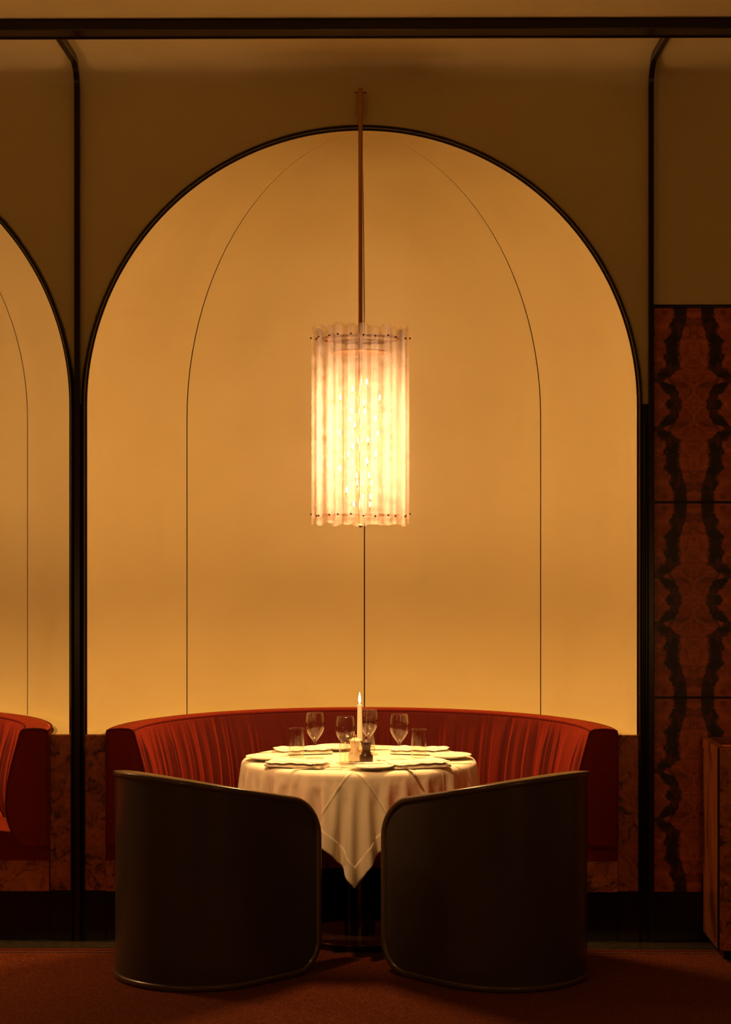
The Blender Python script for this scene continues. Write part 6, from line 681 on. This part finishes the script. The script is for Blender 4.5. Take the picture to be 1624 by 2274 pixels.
 [-2072,-144,1371,32,28,42,34,24,42,32,26,43,26,33,41,10,41,42,-12,40,43,-29,29,42,-37,19,42,-36,21,43,-26,33,42,2,43,40,31,34,37,45,17,36,46,8,36,45,17,35,29,36,37,-3,48,35,-34,34,34,-40,28,34,-23,44,34,15,47,32,46,23,30,51,11,29,35,38,29,-4,52,28,-35,41,24,-17,51,26,20,50,24,52,22,20,47,29,20,24,50,21,-8,55,21,-24,50,22,5,56,19,49,31,13,59,-4,7,55,18,8,34,48,11,35,47,10,23,54,11,-3,58,11,-1,58,10,44,39,5,58,-12,-3,58,-11,-3,46,38,-4,38,45,-4,27,52,-5,3,60,-3,31,49,-6,58,6,-11,58,-9,-11,54,21,-11,33,48,-12,-2,58,-10,21,54,-13,50,26,-19,54,-13,-21,50,-23,-22,55,-2,-22,48,28,-22,25,49,-22,15,54,-20,43,32,-25,52,-5,-28,39,-33,-30,33,-39,-30,46,-23,-30,51,1,-31,45,22,-32,27,41,-33,6,49,-33,6,49,-32,28,40,-35,45,11,-36,39,-20,-39,28,-35,-40,23,-38,-39,30,-31,-40,43,-11,-40,40,16,-40,28,33,-41,19,40,-39,19,40,-40,27,33,-41,39,18,-41,40,-10,-43,28,-28,-44],
 [-2038,-120,1329,34,25,43,32,27,42,23,35,41,9,41,42,-11,40,43,-28,30,42,-38,19,42,-36,19,43,-29,31,42,-2,43,40,28,36,38,43,19,36,47,7,36,46,12,35,36,30,36,8,47,36,-28,39,35,-42,26,33,-32,36,34,0,50,33,37,34,31,51,8,29,46,23,30,19,48,28,-21,49,26,-37,40,25,-6,53,25,35,42,23,54,16,19,42,36,21,13,54,21,-22,51,21,-18,52,21,14,55,19,54,22,11,59,-7,6,55,20,9,36,45,11,32,49,10,16,57,10,-7,57,11,0,59,11,47,36,4,56,-20,-3,58,-12,-3,49,33,-4,37,46,-4,24,54,-5,0,60,-3,28,52,-6,57,8,-10,57,-12,-11,57,14,-12,37,45,-11,-2,59,-11,10,57,-11,45,34,-17,55,-6,-22,49,-25,-21,54,-12,-22,52,18,-22,33,44,-22,11,55,-20,31,46,-23,51,11,-27,46,-23,-29,33,-39,-30,38,-34,-30,48,-16,-30,50,8,-32,38,31,-32,17,46,-33,2,50,-33,10,48,-33,33,35,-34,46,3,-38,36,-25,-39,24,-37,-40,23,-39,-39,32,-29,-40,43,-8,-40,40,18,-40,26,35,-40,18,40,-40,19,40,-40,27,34,-40,39,18,-42,40,-8,-42],
 [-2002,-98,1288,31,29,42,22,36,41,8,41,42,-11,41,43,-27,30,42,-38,19,42,-37,18,43,-31,28,42,-7,42,41,24,38,38,42,22,36,47,8,36,47,8,35,41,23,36,19,43,36,-19,44,35,-41,27,34,-38,30,34,-16,46,33,24,44,32,49,16,30,51,9,29,36,36,29,0,53,28,-36,40,24,-29,45,25,7,53,25,46,32,21,54,15,19,35,43,22,0,55,21,-25,49,21,-16,53,21,23,52,18,57,14,9,59,-9,6,54,21,9,38,45,10,28,51,11,10,58,10,-10,57,11,2,58,11,49,33,3,54,-23,-4,57,-16,-3,53,28,-3,36,47,-4,20,55,-5,-1,60,-3,23,54,-5,58,11,-10,56,-14,-11,58,8,-12,40,41,-11,5,58,-11,-4,59,-10,38,43,-16,56,1,-21,50,-24,-21,51,-20,-22,55,6,-22,40,38,-22,15,54,-21,17,53,-21,45,29,-24,51,-10,-29,38,-34,-30,32,-40,-30,42,-29,-30,50,-9,-31,47,18,-32,29,40,-33,8,49,-32,1,49,-33,15,47,-33,38,29,-35,45,-6,-39,33,-30,-39,22,-39,-40,22,-38,-39,35,-27,-40,43,-5,-40,38,21,-40,25,36,-40,17,41,-40,19,40,-40,27,34,-40,38,18,-41],
 [-1970,-70,1246,20,37,41,7,41,42,-10,41,43,-26,32,42,-37,20,42,-38,16,43,-33,25,42,-13,41,41,22,40,39,40,23,36,46,10,36,48,6,35,44,16,36,28,38,36,-8,46,35,-36,33,34,-43,24,34,-29,39,34,8,49,33,44,27,30,51,7,29,48,20,29,22,47,30,-20,49,25,-40,37,24,-21,50,26,23,49,24,53,17,19,51,23,20,25,49,21,-11,54,21,-26,49,21,-13,54,21,33,47,17,58,5,7,59,-9,6,54,22,9,37,45,11,24,53,10,5,58,11,-11,58,11,3,58,11,51,29,2,54,-25,-4,55,-21,-3,54,23,-3,35,48,-5,17,56,-4,0,60,-3,18,56,-4,57,14,-11,56,-15,-11,58,1,-11,45,37,-12,7,58,-10,-9,58,-10,27,51,-14,55,9,-20,51,-19,-22,50,-26,-21,54,-6,-22,47,30,-22,23,50,-21,9,55,-20,33,45,-23,52,7,-28,43,-27,-29,33,-40,-30,36,-36,-30,46,-24,-30,50,0,-31,41,29,-33,18,45,-33,2,50,-32,3,49,-33,21,45,-34,42,22,-36,42,-15,-38,29,-34,-40,20,-39,-39,24,-37,-40,36,-26,-40,43,-1,-40,37,24,-40,23,37,-40,17,40,-40,19,40,-40,27,34,-40],
 [-1950,-33,1204,4,42,41,-9,40,43,-25,33,42,-35,22,43,-39,15,42,-35,22,42,-18,38,42,18,41,39,39,26,36,45,13,36,48,6,35,46,9,36,37,30,36,2,47,36,-30,38,34,-42,26,34,-38,29,34,-10,48,33,34,37,31,49,14,29,52,9,29,40,31,30,2,52,28,-35,42,24,-35,40,25,-11,53,26,38,39,22,55,12,18,48,29,21,11,54,21,-18,52,21,-26,49,21,-8,55,21,41,40,14,59,-3,7,59,-8,6,53,23,9,37,45,10,19,56,11,0,58,11,-11,57,11,4,59,10,53,25,2,54,-24,-3,52,-28,-4,57,18,-3,34,48,-5,14,57,-4,-1,60,-3,14,57,-4,56,18,-10,56,-14,-11,58,-6,-11,49,31,-12,9,58,-11,-11,58,-9,15,56,-12,53,18,-19,52,-17,-22,49,-26,-21,53,-15,-22,52,18,-22,28,47,-22,11,55,-20,20,52,-21,46,26,-25,49,-16,-30,37,-36,-30,33,-39,-30,40,-32,-29,47,-18,-31,50,10,-31,30,39,-33,8,49,-33,0,49,-32,8,49,-33,26,41,-34,44,14,-37,39,-22,-39,24,-37,-40,19,-40,-39,27,-36,-39,37,-23,-40,44,2,-41,34,26,-40,22,38,-40,17,41,-40,19,39,-40],
 [-1949,9,1162,-7,41,42,-24,33,42,-34,24,43,-38,16,42,-39,17,42,-22,35,42,14,43,39,37,28,37,44,15,36,47,8,36,48,7,35,43,18,36,14,45,36,-23,42,35,-38,31,33,-42,26,34,-30,37,35,21,45,31,46,23,30,51,10,29,50,14,29,27,43,30,-19,50,26,-37,39,24,-33,43,24,1,53,26,49,27,20,55,13,19,44,34,21,-3,56,21,-24,50,21,-23,50,21,-3,56,20,49,30,13,59,-10,5,58,-4,6,54,23,10,35,47,10,14,57,10,-4,58,11,-12,57,12,6,58,10,55,22,1,52,-30,-4,52,-28,-3,58,13,-3,33,48,-5,12,58,-4,0,60,-3,8,58,-3,55,22,-10,56,-14,-11,58,-11,-11,52,25,-12,11,57,-11,-11,57,-9,4,59,-10,48,29,-19,53,-14,-21,50,-25,-22,51,-21,-21,55,4,-22,35,43,-22,13,54,-20,14,54,-21,34,43,-22,52,0,-29,40,-33,-30,34,-37,-30,37,-36,-30,42,-29,-30,50,-11,-30,44,23,-32,15,47,-33,3,49,-33,3,50,-32,12,47,-33,31,38,-35,46,4,-37,32,-30,-40,20,-39,-39,21,-39,-40,29,-34,-39,39,-20,-40,43,4,-41,33,29,-40,20,39,-40,18,40,-40],
]
NC = 89; cv = np.cumsum(np.array(CLOTH, 'i4').reshape(89, 89, 3), axis=1).reshape(-1, 3) / 4000.0
cf = [(j*NC+i, j*NC+i+1, (j+1)*NC+i+1, (j+1)*NC+i) for j in range(NC-1) for i in range(NC-1)]
cl = link('tablecloth', cv, cf, LINEN, sharp=80)
uvl = cl.data.uv_layers.new(name='uv')
idx = np.zeros(len(cl.data.loops), 'i4'); cl.data.loops.foreach_get('vertex_index', idx)
uv = np.stack([(idx % NC)/(NC-1), (idx // NC)/(NC-1)], 1).astype('f4'); uvl.data.foreach_set('uv', uv.ravel())
cl.location = (TX-.004, 0, 0)
sm = cl.modifiers.new('smooth', 'SUBSURF'); sm.levels = 1; sm.render_levels = 1
tag(cl, 'white linen tablecloth draped over the round table, one corner hanging to the front', 'tablecloth')

nr = np.array([v.normal[:] for v in cl.data.vertices])
HW = 4; hv = {}; vv_ = []; hf = []
def hid(i, j):
    k = j*NC+i
    if k not in hv: hv[k] = len(vv_); vv_.append(cv[k] + nr[k]*.0016)
    return hv[k]
for j in range(NC-1):
    for i in range(NC-1):
        if i < HW or j < HW or i >= NC-1-HW or j >= NC-1-HW:
            hf.append((hid(i, j), hid(i+1, j), hid(i+1, j+1), hid(i, j+1)))
hm = link('hem', vv_, hf, LINEN, cl, sharp=80); s2 = hm.modifiers.new('smooth', 'SUBSURF'); s2.levels = 1; s2.render_levels = 1
s3 = hm.modifiers.new('solid', 'SOLIDIFY'); s3.thickness = .0012; s3.offset = -1
TZ = .7580

# ============================================================ TABLEWARE
def lathe_obj(name, prof, m, parent=None, seg=40, sharp=40): return MB().lathe(prof, seg).make(name, m, parent, sharp=sharp)
def wineglass():
    root = empty('wine_glass', (0, 0, 0), 'x', 'glass', 'stemmed wine glasses on the table')
    lathe_obj('foot', [(0, 0), (.038, 0), (.0395, .001), (.038, .002), (.02, .004), (.008, .008), (.0045, .014), (.0, .014)], GLASS, root)
    lathe_obj('stem', [(.0042, .0145), (.0036, .025), (.0034, .045), (.0042, .062), (.0075, .071)], GLASS, root, 20)
    lathe_obj('bowl', [(0, .071), (.0075, .0712), (.017, .083), (.027, .097), (.035, .112), (.0392, .126), (.0400, .138), (.0388, .153), (.0362, .170), (.0335, .186),
                       (.0328, .1865), (.0352, .170), (.0378, .153), (.0390, .138), (.0382, .127), (.034, .113), (.026, .099), (.016, .086), (.0065, .076), (0, .075)], GLASS, root)
    MB().tube([(.0333*math.cos(2*PI*i/40), .0333*math.sin(2*PI*i/40), .1866) for i in range(40)], .0007, 6, closed=True).make('rim', GLASS, root)
    return root
def tumbler():
    root = empty('tumbler', (0, 0, 0), 'x', 'glass', 'straight water tumblers on the table')
    lathe_obj('body', [(0, 0), (.0290, 0), (.0305, .002), (.0312, .006), (.0318, .125), (.0308, .1255), (.0300, .012), (.0285, .0095), (0, .009)], GLASS, root)
    MB().tube([(.0313*math.cos(2*PI*i/40), .0313*math.sin(2*PI*i/40), .1256) for i in range(40)], .0007, 6, closed=True).make('rim', GLASS, root)
    return root
WG = [(-.191, -.056, 'wine glass at left, just behind the left tumbler'), (-.063, -.210, 'wine glass standing directly behind the front tumbler'),
      (.028, .085, 'wine glass right of the candle, behind the dark pepper mill'), (.155, -.113, 'wine glass at right, beside the right tumbler')]
TU = [(-.265, -.087, 'water tumbler furthest left on the tablecloth'), (-.053, -.346, 'water tumbler at the front, left of the front plate'),
      (.023, .260, 'water tumbler at the back of the table, mostly hidden by a wine glass'), (.235, -.112, 'water tumbler furthest right on the tablecloth')]
g0 = wineglass()
for i, (x, y, lb) in enumerate(WG):
    o = g0 if i == 0 else copy_tree(g0); o.location = (x, y, TZ); o['label'] = lb
t0_ = tumbler()
for i, (x, y, lb) in enumerate(TU):
    o = t0_ if i == 0 else copy_tree(t0_); o.location = (x, y, TZ); o['label'] = lb
# bread plates
pl0 = lathe_obj('bread_plate', [(0, 0), (.045, 0), (.048, .003), (.052, .003), (.070, .0075), (.0865, .0130), (.0880, .0145), (.0865, .0155), (.069, .0110), (.052, .0070), (.047, .0062), (0, .0060)], PORC, None, 56)
PLS = [(-.385, -.095, 'cream bread plate at the left edge of the table'), (.365, -.030, 'cream bread plate at the right edge of the table'),
       (.045, -.385, 'cream bread plate at the front of the table'), (-.115, .261, 'cream bread plate at the back, behind the wine glasses')]
for i, (x, y, lb) in enumerate(PLS):
    o = pl0 if i == 0 else copyo(pl0); o.location = (x, y, TZ); tag(o, lb, 'plate', 'cream bread plates on the table')
# napkins: folded cotton, several layers with a dark stitched line
def napkin(seed, loc, rz, label, L=.245, Wd=.135):
    rr = random.Random(seed); root = empty('napkin', loc, label, 'napkin', 'folded white napkins on the table', rz)
    z = 0.0
    for k in range(2):
        nx, ny = 34, 22; th = .0090; gi = []; go = []
        ox, oy, sk = rr.uniform(-.003, .003), rr.uniform(-.002, .002), rr.uniform(-.03, .03); ph = rr.uniform(0, 6)
        l2, w2 = L/2*(1-.01*k), Wd/2*(1-.0*k)
        for i in range(nx):
            a = -1+2*i/(nx-1); ri = []; ro = []
            for j in range(ny):
                b = -1+2*j/(ny-1)
                sq = 1-.05*abs(b)**6; x_ = ox + l2*a*sq; y_ = oy + w2*b*(1-.08*abs(a)**8) + sk*x_
                e = max(0, (1-abs(a)**8)*(1-abs(b)**5)); puff = th*(.12+.88*e**.5)
                und = .0012*math.sin(5*a+ph)*math.cos(2.2*b+ph) * (k+1)/1.5 + .0012*math.sin(13*a+4*b) + .0035*max(0, a*.8-b*.3)*(k > 0)
                zc = z + th/2 + und + .002*(k+1)
                if k == 0: ri.append((x_, y_, 0.0004))
                else: ri.append((x_, y_, zc - puff/2))
                ro.append((x_, y_, zc + puff/2))
            gi.append(ri); go.append(ro)
        shell(go, gi).make('folded_layer', NAPKIN, root, sharp=70)
        if k == 1:
            # dark stitching along one edge and a tab on the fold
            pts = [Vector(go[i][3]) + Vector((0, 0, .0006)) for i in range(3, nx-3)]
            s_ = MB()
            for i in range(0, len(pts)-1):
                s_.tube([pts[i], pts[i].lerp(pts[i+1], .62)], .0008, 5)
            s_.make('stitching', THREAD, root)
            e = Vector(go[3][0]); MB().tube([e+Vector((0, .006, .001)), e+Vector((0, -.001, .0)), e+Vector((0, -.0015, -.006))], .0011, 6).make('corner_stitch', THREAD, root)
            e = Vector(go[nx-5][0]); MB().tube([e+Vector((0, .006, .001)), e+Vector((0, -.001, .0)), e+Vector((0, -.0015, -.006))], .0011, 6).make('corner_stitch', THREAD, root)
        z += th*.92
    return root
napkin(1, (-.250, -.300, TZ), R(-18), 'folded white napkin at the front left of the table')
napkin(2, (.225, -.308, TZ), R(20), 'folded white napkin at the front right of the table')
napkin(3, (-.250, .150, TZ), R(14), 'folded white napkin at the back left, behind the left tumbler')
napkin(4, (.245, .150, TZ), R(-12), 'folded white napkin at the back right, behind the right tumbler')
def knife(loc, rz, label, L=.21):
    root = empty('table_knife', loc, label, 'knife', 'steel table knives', rz)
    v = []; f = []
    prof = [(0, .0045), (.10*L, .0062), (.35*L, .0050), (.50*L, .0040)]
    MB().sweep([(x-L/2, 0, .0034) for x, _ in prof], [(a, b*.55) for a, b in half_round(1, 10)], [((0, w, 0), (0, 0, w)) for _, w in prof]).make('handle', STEEL, root)
    bl = [(.50*L, .0040), (.56*L, .0085), (.80*L, .0090), (.95*L, .0060), (L, .0015)]
    MB().sweep([(x-L/2, 0, .0034) for x, _ in bl], [(-1, -.12), (1, -.03), (1, .03), (-1, .12)], [((0, w, 0), (0, 0, w)) for _, w in bl]).make('blade', STEEL, root)
    return root
def fork(loc, rz, label, L=.19):
    root = empty('table_fork', loc, label, 'fork', 'steel table forks', rz)
    prof = [(0, .0050, .002), (.12*L, .0058, .003), (.4*L, .0028, .004), (.66*L, .0030, .006), (.72*L, .0100, .005), (.80*L, .0115, .0035)]
    MB().sweep([(x-L/2, 0, z) for x, _, z in prof], rrect(2, 1, .3, 2), [((0, w, 0), (0, 0, .0016)) for _, w, _ in prof]).make('handle', STEEL, root)
    for k in range(4):
        y = -.0090 + .006*k
        MB().tube([(.795*L-L/2, y, .0035), (.88*L-L/2, y, .0032), (L-L/2, y*.92, .006)], [.0014, .0013, .0006], 6).make('tine', STEEL, root)
    return root
knife((-.165, -.385, TZ), R(10), 'steel knife lying in front of the front left napkin')
knife((.165, -.372, TZ), R(-62), 'steel knife lying between the front plate and the front right napkin')
knife((.020, -.385, TZ+.0155), R(4), 'small butter knife resting across the front bread plate', .15)
knife((.110, .215, TZ), R(12), 'steel knife at the back, right of the tall wine glass')
fork((-.345, .085, TZ), R(-14), 'steel fork left of the back left napkin')
fork((.100, -.190, TZ), R(128), 'steel fork behind the front bread plate, right of the pepper mill', .12)
fork((.365, -.262, TZ), R(190), 'steel fork sticking out right of the front right napkin', .16)

# candle
cd = empty('candle', (-.008, -.008, TZ), 'tall lit ivory taper candle in the middle of the table', 'candle')
lathe_obj('holder', [(0, 0), (.030, 0), (.031, .003), (.016, .007), (.0145, .012), (.0145, .030), (.0125, .030), (.0120, .016), (0, .016)], BRASS, cd)
lathe_obj('wax_stick', [(0, .016), (.0118, .016), (.0112, .06), (.0090, .212), (.0086, .2150), (.0070, .2160), (.003, .2145), (0, .214)], WAX, cd, 24)
MB().tube([(0, 0, .213), (.0004, 0, .220), (.001, 0, .224)], .0008, 6).make('wick', THREAD, cd)
lathe_obj('flame', [(0, .2195), (.0022, .222), (.0042, .229), (.0050, .236), (.0045, .244), (.0030, .254), (.0013, .262), (0, .267)], FLAME, cd, 20)

# mills
def mill(loc, m, label):
    root = empty('spice_mill', loc, label, 'mill', 'pair of waisted spice mills')
    lathe_obj('body', [(0, 0), (.0265, 0), (.0275, .002), (.0275, .024), (.0265, .028), (.0240, .031), (.0200, .036), (.0175, .044), (.0168, .052), (.0172, .060), (.0195, .068), (.0205, .073), (0, .073)], m, root)
    lathe_obj('collar', [(0, .0735), (.0208, .0735), (.0210, .080), (0, .080)], m, root)
    lathe_obj('cap', [(0, .0805), (.0250, .0805), (.0262, .082), (.0255, .084), (.018, .088), (.009, .091), (.006, .094), (0, .094)], m, root)
    lathe_obj('knob', [(0, .0942), (.0035, .0942), (.0030, .097), (.0050, .099), (.0060, .102), (.0048, .105), (0, .1062)], SCREW if m is MILLW else BRASS, root, 20)
    for s in (-1, 1):
        MB().tube([(s*(.024+.0105*math.cos(a)), 0, .052+.0125*math.sin(a)) for a in [R(-150+300*k/20) for k in range(21)]], .0010, 6, up=(0, 1, 0)).make('ring_handle', BRASS, root)
    return root
mill((.021, -.188, TZ), MILLW, 'dark wooden pepper mill with ring handles in front of the candle')
mill((-.026, -.128, TZ), MILLC, 'cream spice mill standing left of and behind the dark mill')

# ============================================================ TUB CHAIRS
CR = .321; TH = .045; ARM = .322; CZ = .003
SE = CR*PI/2 + ARM                  # half the length of the outline
def CP(s, r, z):
    """U shaped plan: half circle for the back, straight arms towards +x; r is the distance from the middle line"""
    a = CR*PI/2
    if abs(s) <= a: ph = s/CR; return Vector((-r*math.cos(ph), -r*math.sin(ph), z))
    return Vector((abs(s)-a, -math.copysign(r, s), z))
def CN(s):
    p = CP(s, 1.0, 0); q = CP(s, 0.0, 0); return (p-q).normalized()
def ztop(s):                        # straight rake: high at the back, low at the arm ends
    return .722 - .204*CP(s, CR, 0).x
def tub_chair(sgn, loc, face, label):
    """local frame: the chair faces +x, its back is at -x"""
    root = empty('tub_chair', loc, label, 'chair', 'black tub chairs in front of the table', face)
    ct, cbm = .125, .115; zb = .016
    def lim(s):
        e = SE - abs(s)
        zt = ztop(s) - .010; b = zb
        if e < ct: zt -= ct - math.sqrt(max(0, ct*ct-(ct-e)**2))
        if e < cbm: b += cbm - math.sqrt(max(0, cbm*cbm-(cbm-e)**2))
        return b, zt
    ss = []
    for k in range(17): a = R(90)*k/16; ss.append(-SE + ct*(1-math.cos(a)))
    n = 80; ss += [-SE+ct + (2*SE-2*ct)*k/n for k in range(1, n)]; ss += [-x for x in ss[:17]][::-1]
    go, gi = [], []
    for s_ in ss:
        b, t = lim(s_)
        go.append([CP(s_, CR, b+(t-b)*k/6) for k in range(7)]); gi.append([CP(s_, CR-TH, b+(t-b)*k/6) for k in range(7)])
    shell(go, gi).make('shell', CHAIR, root, sharp=60)
    # moulded rim running round the whole outline
    path = []; fr = []
    out = []
    top = [(s_, lim(s_)[1]) for s_ in ss]; bot = [(s_, lim(s_)[0]) for s_ in ss][::-1]
    out = top + bot
    cl2 = [out[0]]
    for q in out[1:]:
        if math.hypot(q[0]-cl2[-1][0], q[1]-cl2[-1][1]) > .003: cl2.append(q)
    if math.hypot(cl2[0][0]-cl2[-1][0], cl2[0][1]-cl2[-1][1]) < .003: cl2.pop()
    m = len(cl2)
    for i, (s_, z) in enumerate(cl2):
        a, b = cl2[i-1], cl2[(i+1) % m]; ds, dz = b[0]-a[0], b[1]-a[1]; L = math.hypot(ds, dz) or 1
        ns, nz = -dz/L, ds/L             # in-surface outward normal (outline runs left to right on top)
        rc = CR - TH/2; rad = CN(s_); tan = (CP(s_+.001, rc, 0) - CP(s_-.001, rc, 0)).normalized()
        path.append(CP(s_, rc, z)); fr.append((rad, tan*ns + Vector((0, 0, nz))))
    MB().sweep(path, [(a, b+.002) for a, b in rrect(TH+.016, .024, .0085, 3)], fr, closed=True).make('rim', CHAIR_RIM, root, sharp=40)
    # upholstered inside and seat
    gi, go = [], []
    for k in range(61):
        s_ = (SE-.06)*(-1+2*k/60); t = ztop(s_)-.07; go.append([CP(s_, CR-TH-.001, .10+(t-.10)*j/5) for j in range(6)])
        gi.append([CP(s_, CR-TH-.022-.012*math.sin(PI*j/5), .10+(t-.10)*j/5) for j in range(6)])
    shell(gi, go).make('inner_upholstery', VELVET_D, root, sharp=60)
    def pad(w, xe, z0, z1, bev):
        out = [(-w*math.cos(R(-90+15*k)), w*math.sin(R(-90+15*k))) for k in range(13)] + [(xe-.03, w), (xe, w-.03), (xe, -w+.03), (xe-.03, -w)]
        m = len(out); lv = [(1-bev/w, z0), (1, z0+bev), (1, z1-bev), (1-.35*bev/w, z1-.3*bev), (1-bev/w, z1)]
        v = [(x*k, y*k, z) for k, z in lv for x, y in out]
        f = [(i*m+j, i*m+(j+1) % m, (i+1)*m+(j+1) % m, (i+1)*m+j) for i in range(len(lv)-1) for j in range(m)]
        return MB().add(v, f + [tuple(range(m))[::-1], tuple((len(lv)-1)*m+j for j in range(m))])
    pad(.236, .27, .30, .44, .025).make('seat_cushion', VELVET, root)
    pad(.225, .25, .04, .299, .004).make('seat_base', CHAIR, root)
    return root
tub_chair(1, (-.613, -.579, CZ), R(45), 'black lacquered tub chair left of the gap, its back to the viewer')
tub_chair(-1, (.547, -.579, CZ), R(135), 'black lacquered tub chair right of the gap, its back to the viewer')

# ============================================================ PENDANT LAMPS
PR = .190
def strip_mesh(rad, w, L, name):
    nx, nz = 9, 44; gi, go = [], []
    for i in range(nx):
        a = -1+2*i/(nx-1); x_ = w/2*a; ri, ro = [], []
        cap = math.sqrt(max(0, 1-(abs(a)*.985)**2))
        h = L/2 - w*.34 + w*.34*cap
        for k in range(nz+1):
            z = -h + 2*h*k/nz
            ph = x_/rad; rr = rad + .010*(1-a*a) + .0010*math.sin(z*150+a)
            ri.append((rr*math.sin(ph), -rr*math.cos(ph), z)); ro.append(((rr+.005)*math.sin(ph), -(rr+.005)*math.cos(ph), z))
        gi.append(ri); go.append(ro)
    return shell(gi, go)
def pendant(x, y, label):
    root = empty('pendant_lamp', (x, y, 0), label, 'lamp', 'glass pendant lamps hung in the niches')
    zt, zb = 2.530, 1.715; zc = (zt+zb)/2
    o1 = o2 = None; scr = None
    rs = random.Random(4)
    for k in range(24):
        ang = R(15*k + 4)
        outer = k % 2 == 0
        if k == 0: o = o1 = strip_mesh(PR-.004, .062, zt-zb, 'a').make('glass_strip', STRIP, root, sharp=50)
        elif k == 1: o = o2 = strip_mesh(PR-.019, .060, zt-zb-.014, 'b').make('glass_strip', STRIP, root, sharp=50)
        else: o = copyo(o1 if outer else o2, root)
        o.location = (0, 0, zc + rs.uniform(-.006, .006)); o.rotation_euler = (0, 0, ang)
        for dz in (.357, -.366):
            if scr is None:
                s_ = MB(); s_.lathe([(0, 0), (.0042, 0), (.0046, .002), (.0036, .0055), (0, .0066)], 10)
                v = [(p[0], -(PR+.011)-p[2], p[1]) for p in s_.v]; scr = MB().add(v, s_.f).make('screw', SCREW, o)
                scr.location = (0, 0, dz)
            else:
                c = scr.copy(); COL.objects.link(c); c.parent = o; c.location = (0, 0, dz)
            if not outer: (scr if False else c).location = (0, .014, dz)
    for z in (zc+.357, zc-.366):
        MB().lathe([(PR-.036, z-.005), (PR-.031, z-.005), (PR-.031, z+.005), (PR-.036, z+.005), (PR-.036, z-.005)], 48).make('frame_ring', BRASS, root)
    MB().lathe([(0, zc+.300), (.122, zc+.300), (.124, zc+.303), (.122, zc+.306), (0, zc+.306)], 40).make('uplight_blocker', BRASS, root)  # disc added to block upward bulb light and dim the dome and ceiling
    sp = MB()
    for k in range(3):
        a = R(30+120*k)
        for z in (zc+.357, zc-.366): sp.tube([(0, 0, z), ((PR-.034)*math.cos(a), (PR-.034)*math.sin(a), z)], .003, 6)
    sp.make('spokes', BRASS, root)
    MB().tube([(0, 0, zb+.01), (0, 0, 3.512)], .0095, 12).make('rod', BRASS, root)
    MB().lathe([(0, 3.40), (.0105, 3.40), (.0105, 3.512), (0, 3.512)], 16).make('rod_sleeve', BRASS, root)
    MB().box(-.008, .008, .0, -y-.001, 3.40, 3.500, .002).make('wall_bracket', SCREW, root)
    MB().tube([(-.024, 0, 3.494), (.024, 0, 3.494)], .0025, 6).make('cross_pin', SCREW, root)
    lathe_obj('finial', [(0, zb-.010), (.006, zb-.008), (.009, zb), (.005, zb+.008), (.004, zb+.02), (0, zb+.02)], SCREW, root, 16)
    # reflector lamp in the open foot of the shade, shining on the table
    l = bpy.data.lights.new('table_spot', 'SPOT'); l.energy = SPOT; l.spot_size = R(150); l.spot_blend = 1.0; l.shadow_soft_size = .12; l.color = (1.0, .52, .18)
    so = bpy.data.objects.new('table_spot', l); COL.objects.link(so); so.parent = root; so.location = (0, 0, zb+.05)
    b0 = None
    for j in range(6):
        for k in range(5):
            a = R(12+72*k+31*j)
            if b0 is None:
                b = b0 = lathe_obj('bulb', [(0, -.010), (.0012, -.0097), (.0020, -.008), (.0020, .008), (.0012, .0097), (0, .010)], BULBM, root, 8)
                MB().lathe([(0, -.024), (.0035, -.024), (.0035, -.011), (0, -.011)], 10).make('socket', BRASS, b)
            else: b = copy_tree(b0, root)
            rb = .040 + .045*((k*2+j) % 3)/2
            b.location = (rb*math.cos(a), rb*math.sin(a), zc-.29+.088*j+.03*(k % 3-1))
    return root
pendant(-.004, -.045, 'tall cylindrical pendant lamp of pressed glass strips over the table')
pendant(-BAY-.004, -.045, 'second glass strip pendant, in the left niche outside the picture')

# ============================================================ SIDE CABINET
cb = empty('service_stand', (1.402, -.375, 0), 'burl veneered service stand cut off by the right edge', 'cabinet')
MB().box(.004, .60, .002, .355, .045, .800, .002).make('body', GRAIN, cb, smooth=False)
MB().box(.03, .60, .025, .34, .003, .045).make('foot', BLACK, cb, smooth=False)
MB().box(.006, .60, -.010, .001, .045, .838, .0015).make('front_panel', BURL, cb, smooth=False)
MB().box(.000, .0065, -.012, .002, .045, .840, .001).make('corner_strip', BLACK, cb, smooth=False)
for nm, q in (('rim_board', (.0, .60, .0025, .030, .8005, .842)), ('rim_board', (.0, .60, .327, .356, .8005, .842)), ('rim_board', (.0, .030, .0305, .3265, .8005, .842))):
    MB().box(*q, .0015).make(nm, GRAIN, cb, smooth=False)
MB().box(.030, .60, .030, .327, .8005, .815).make('recessed_top', BURL, cb, smooth=False)
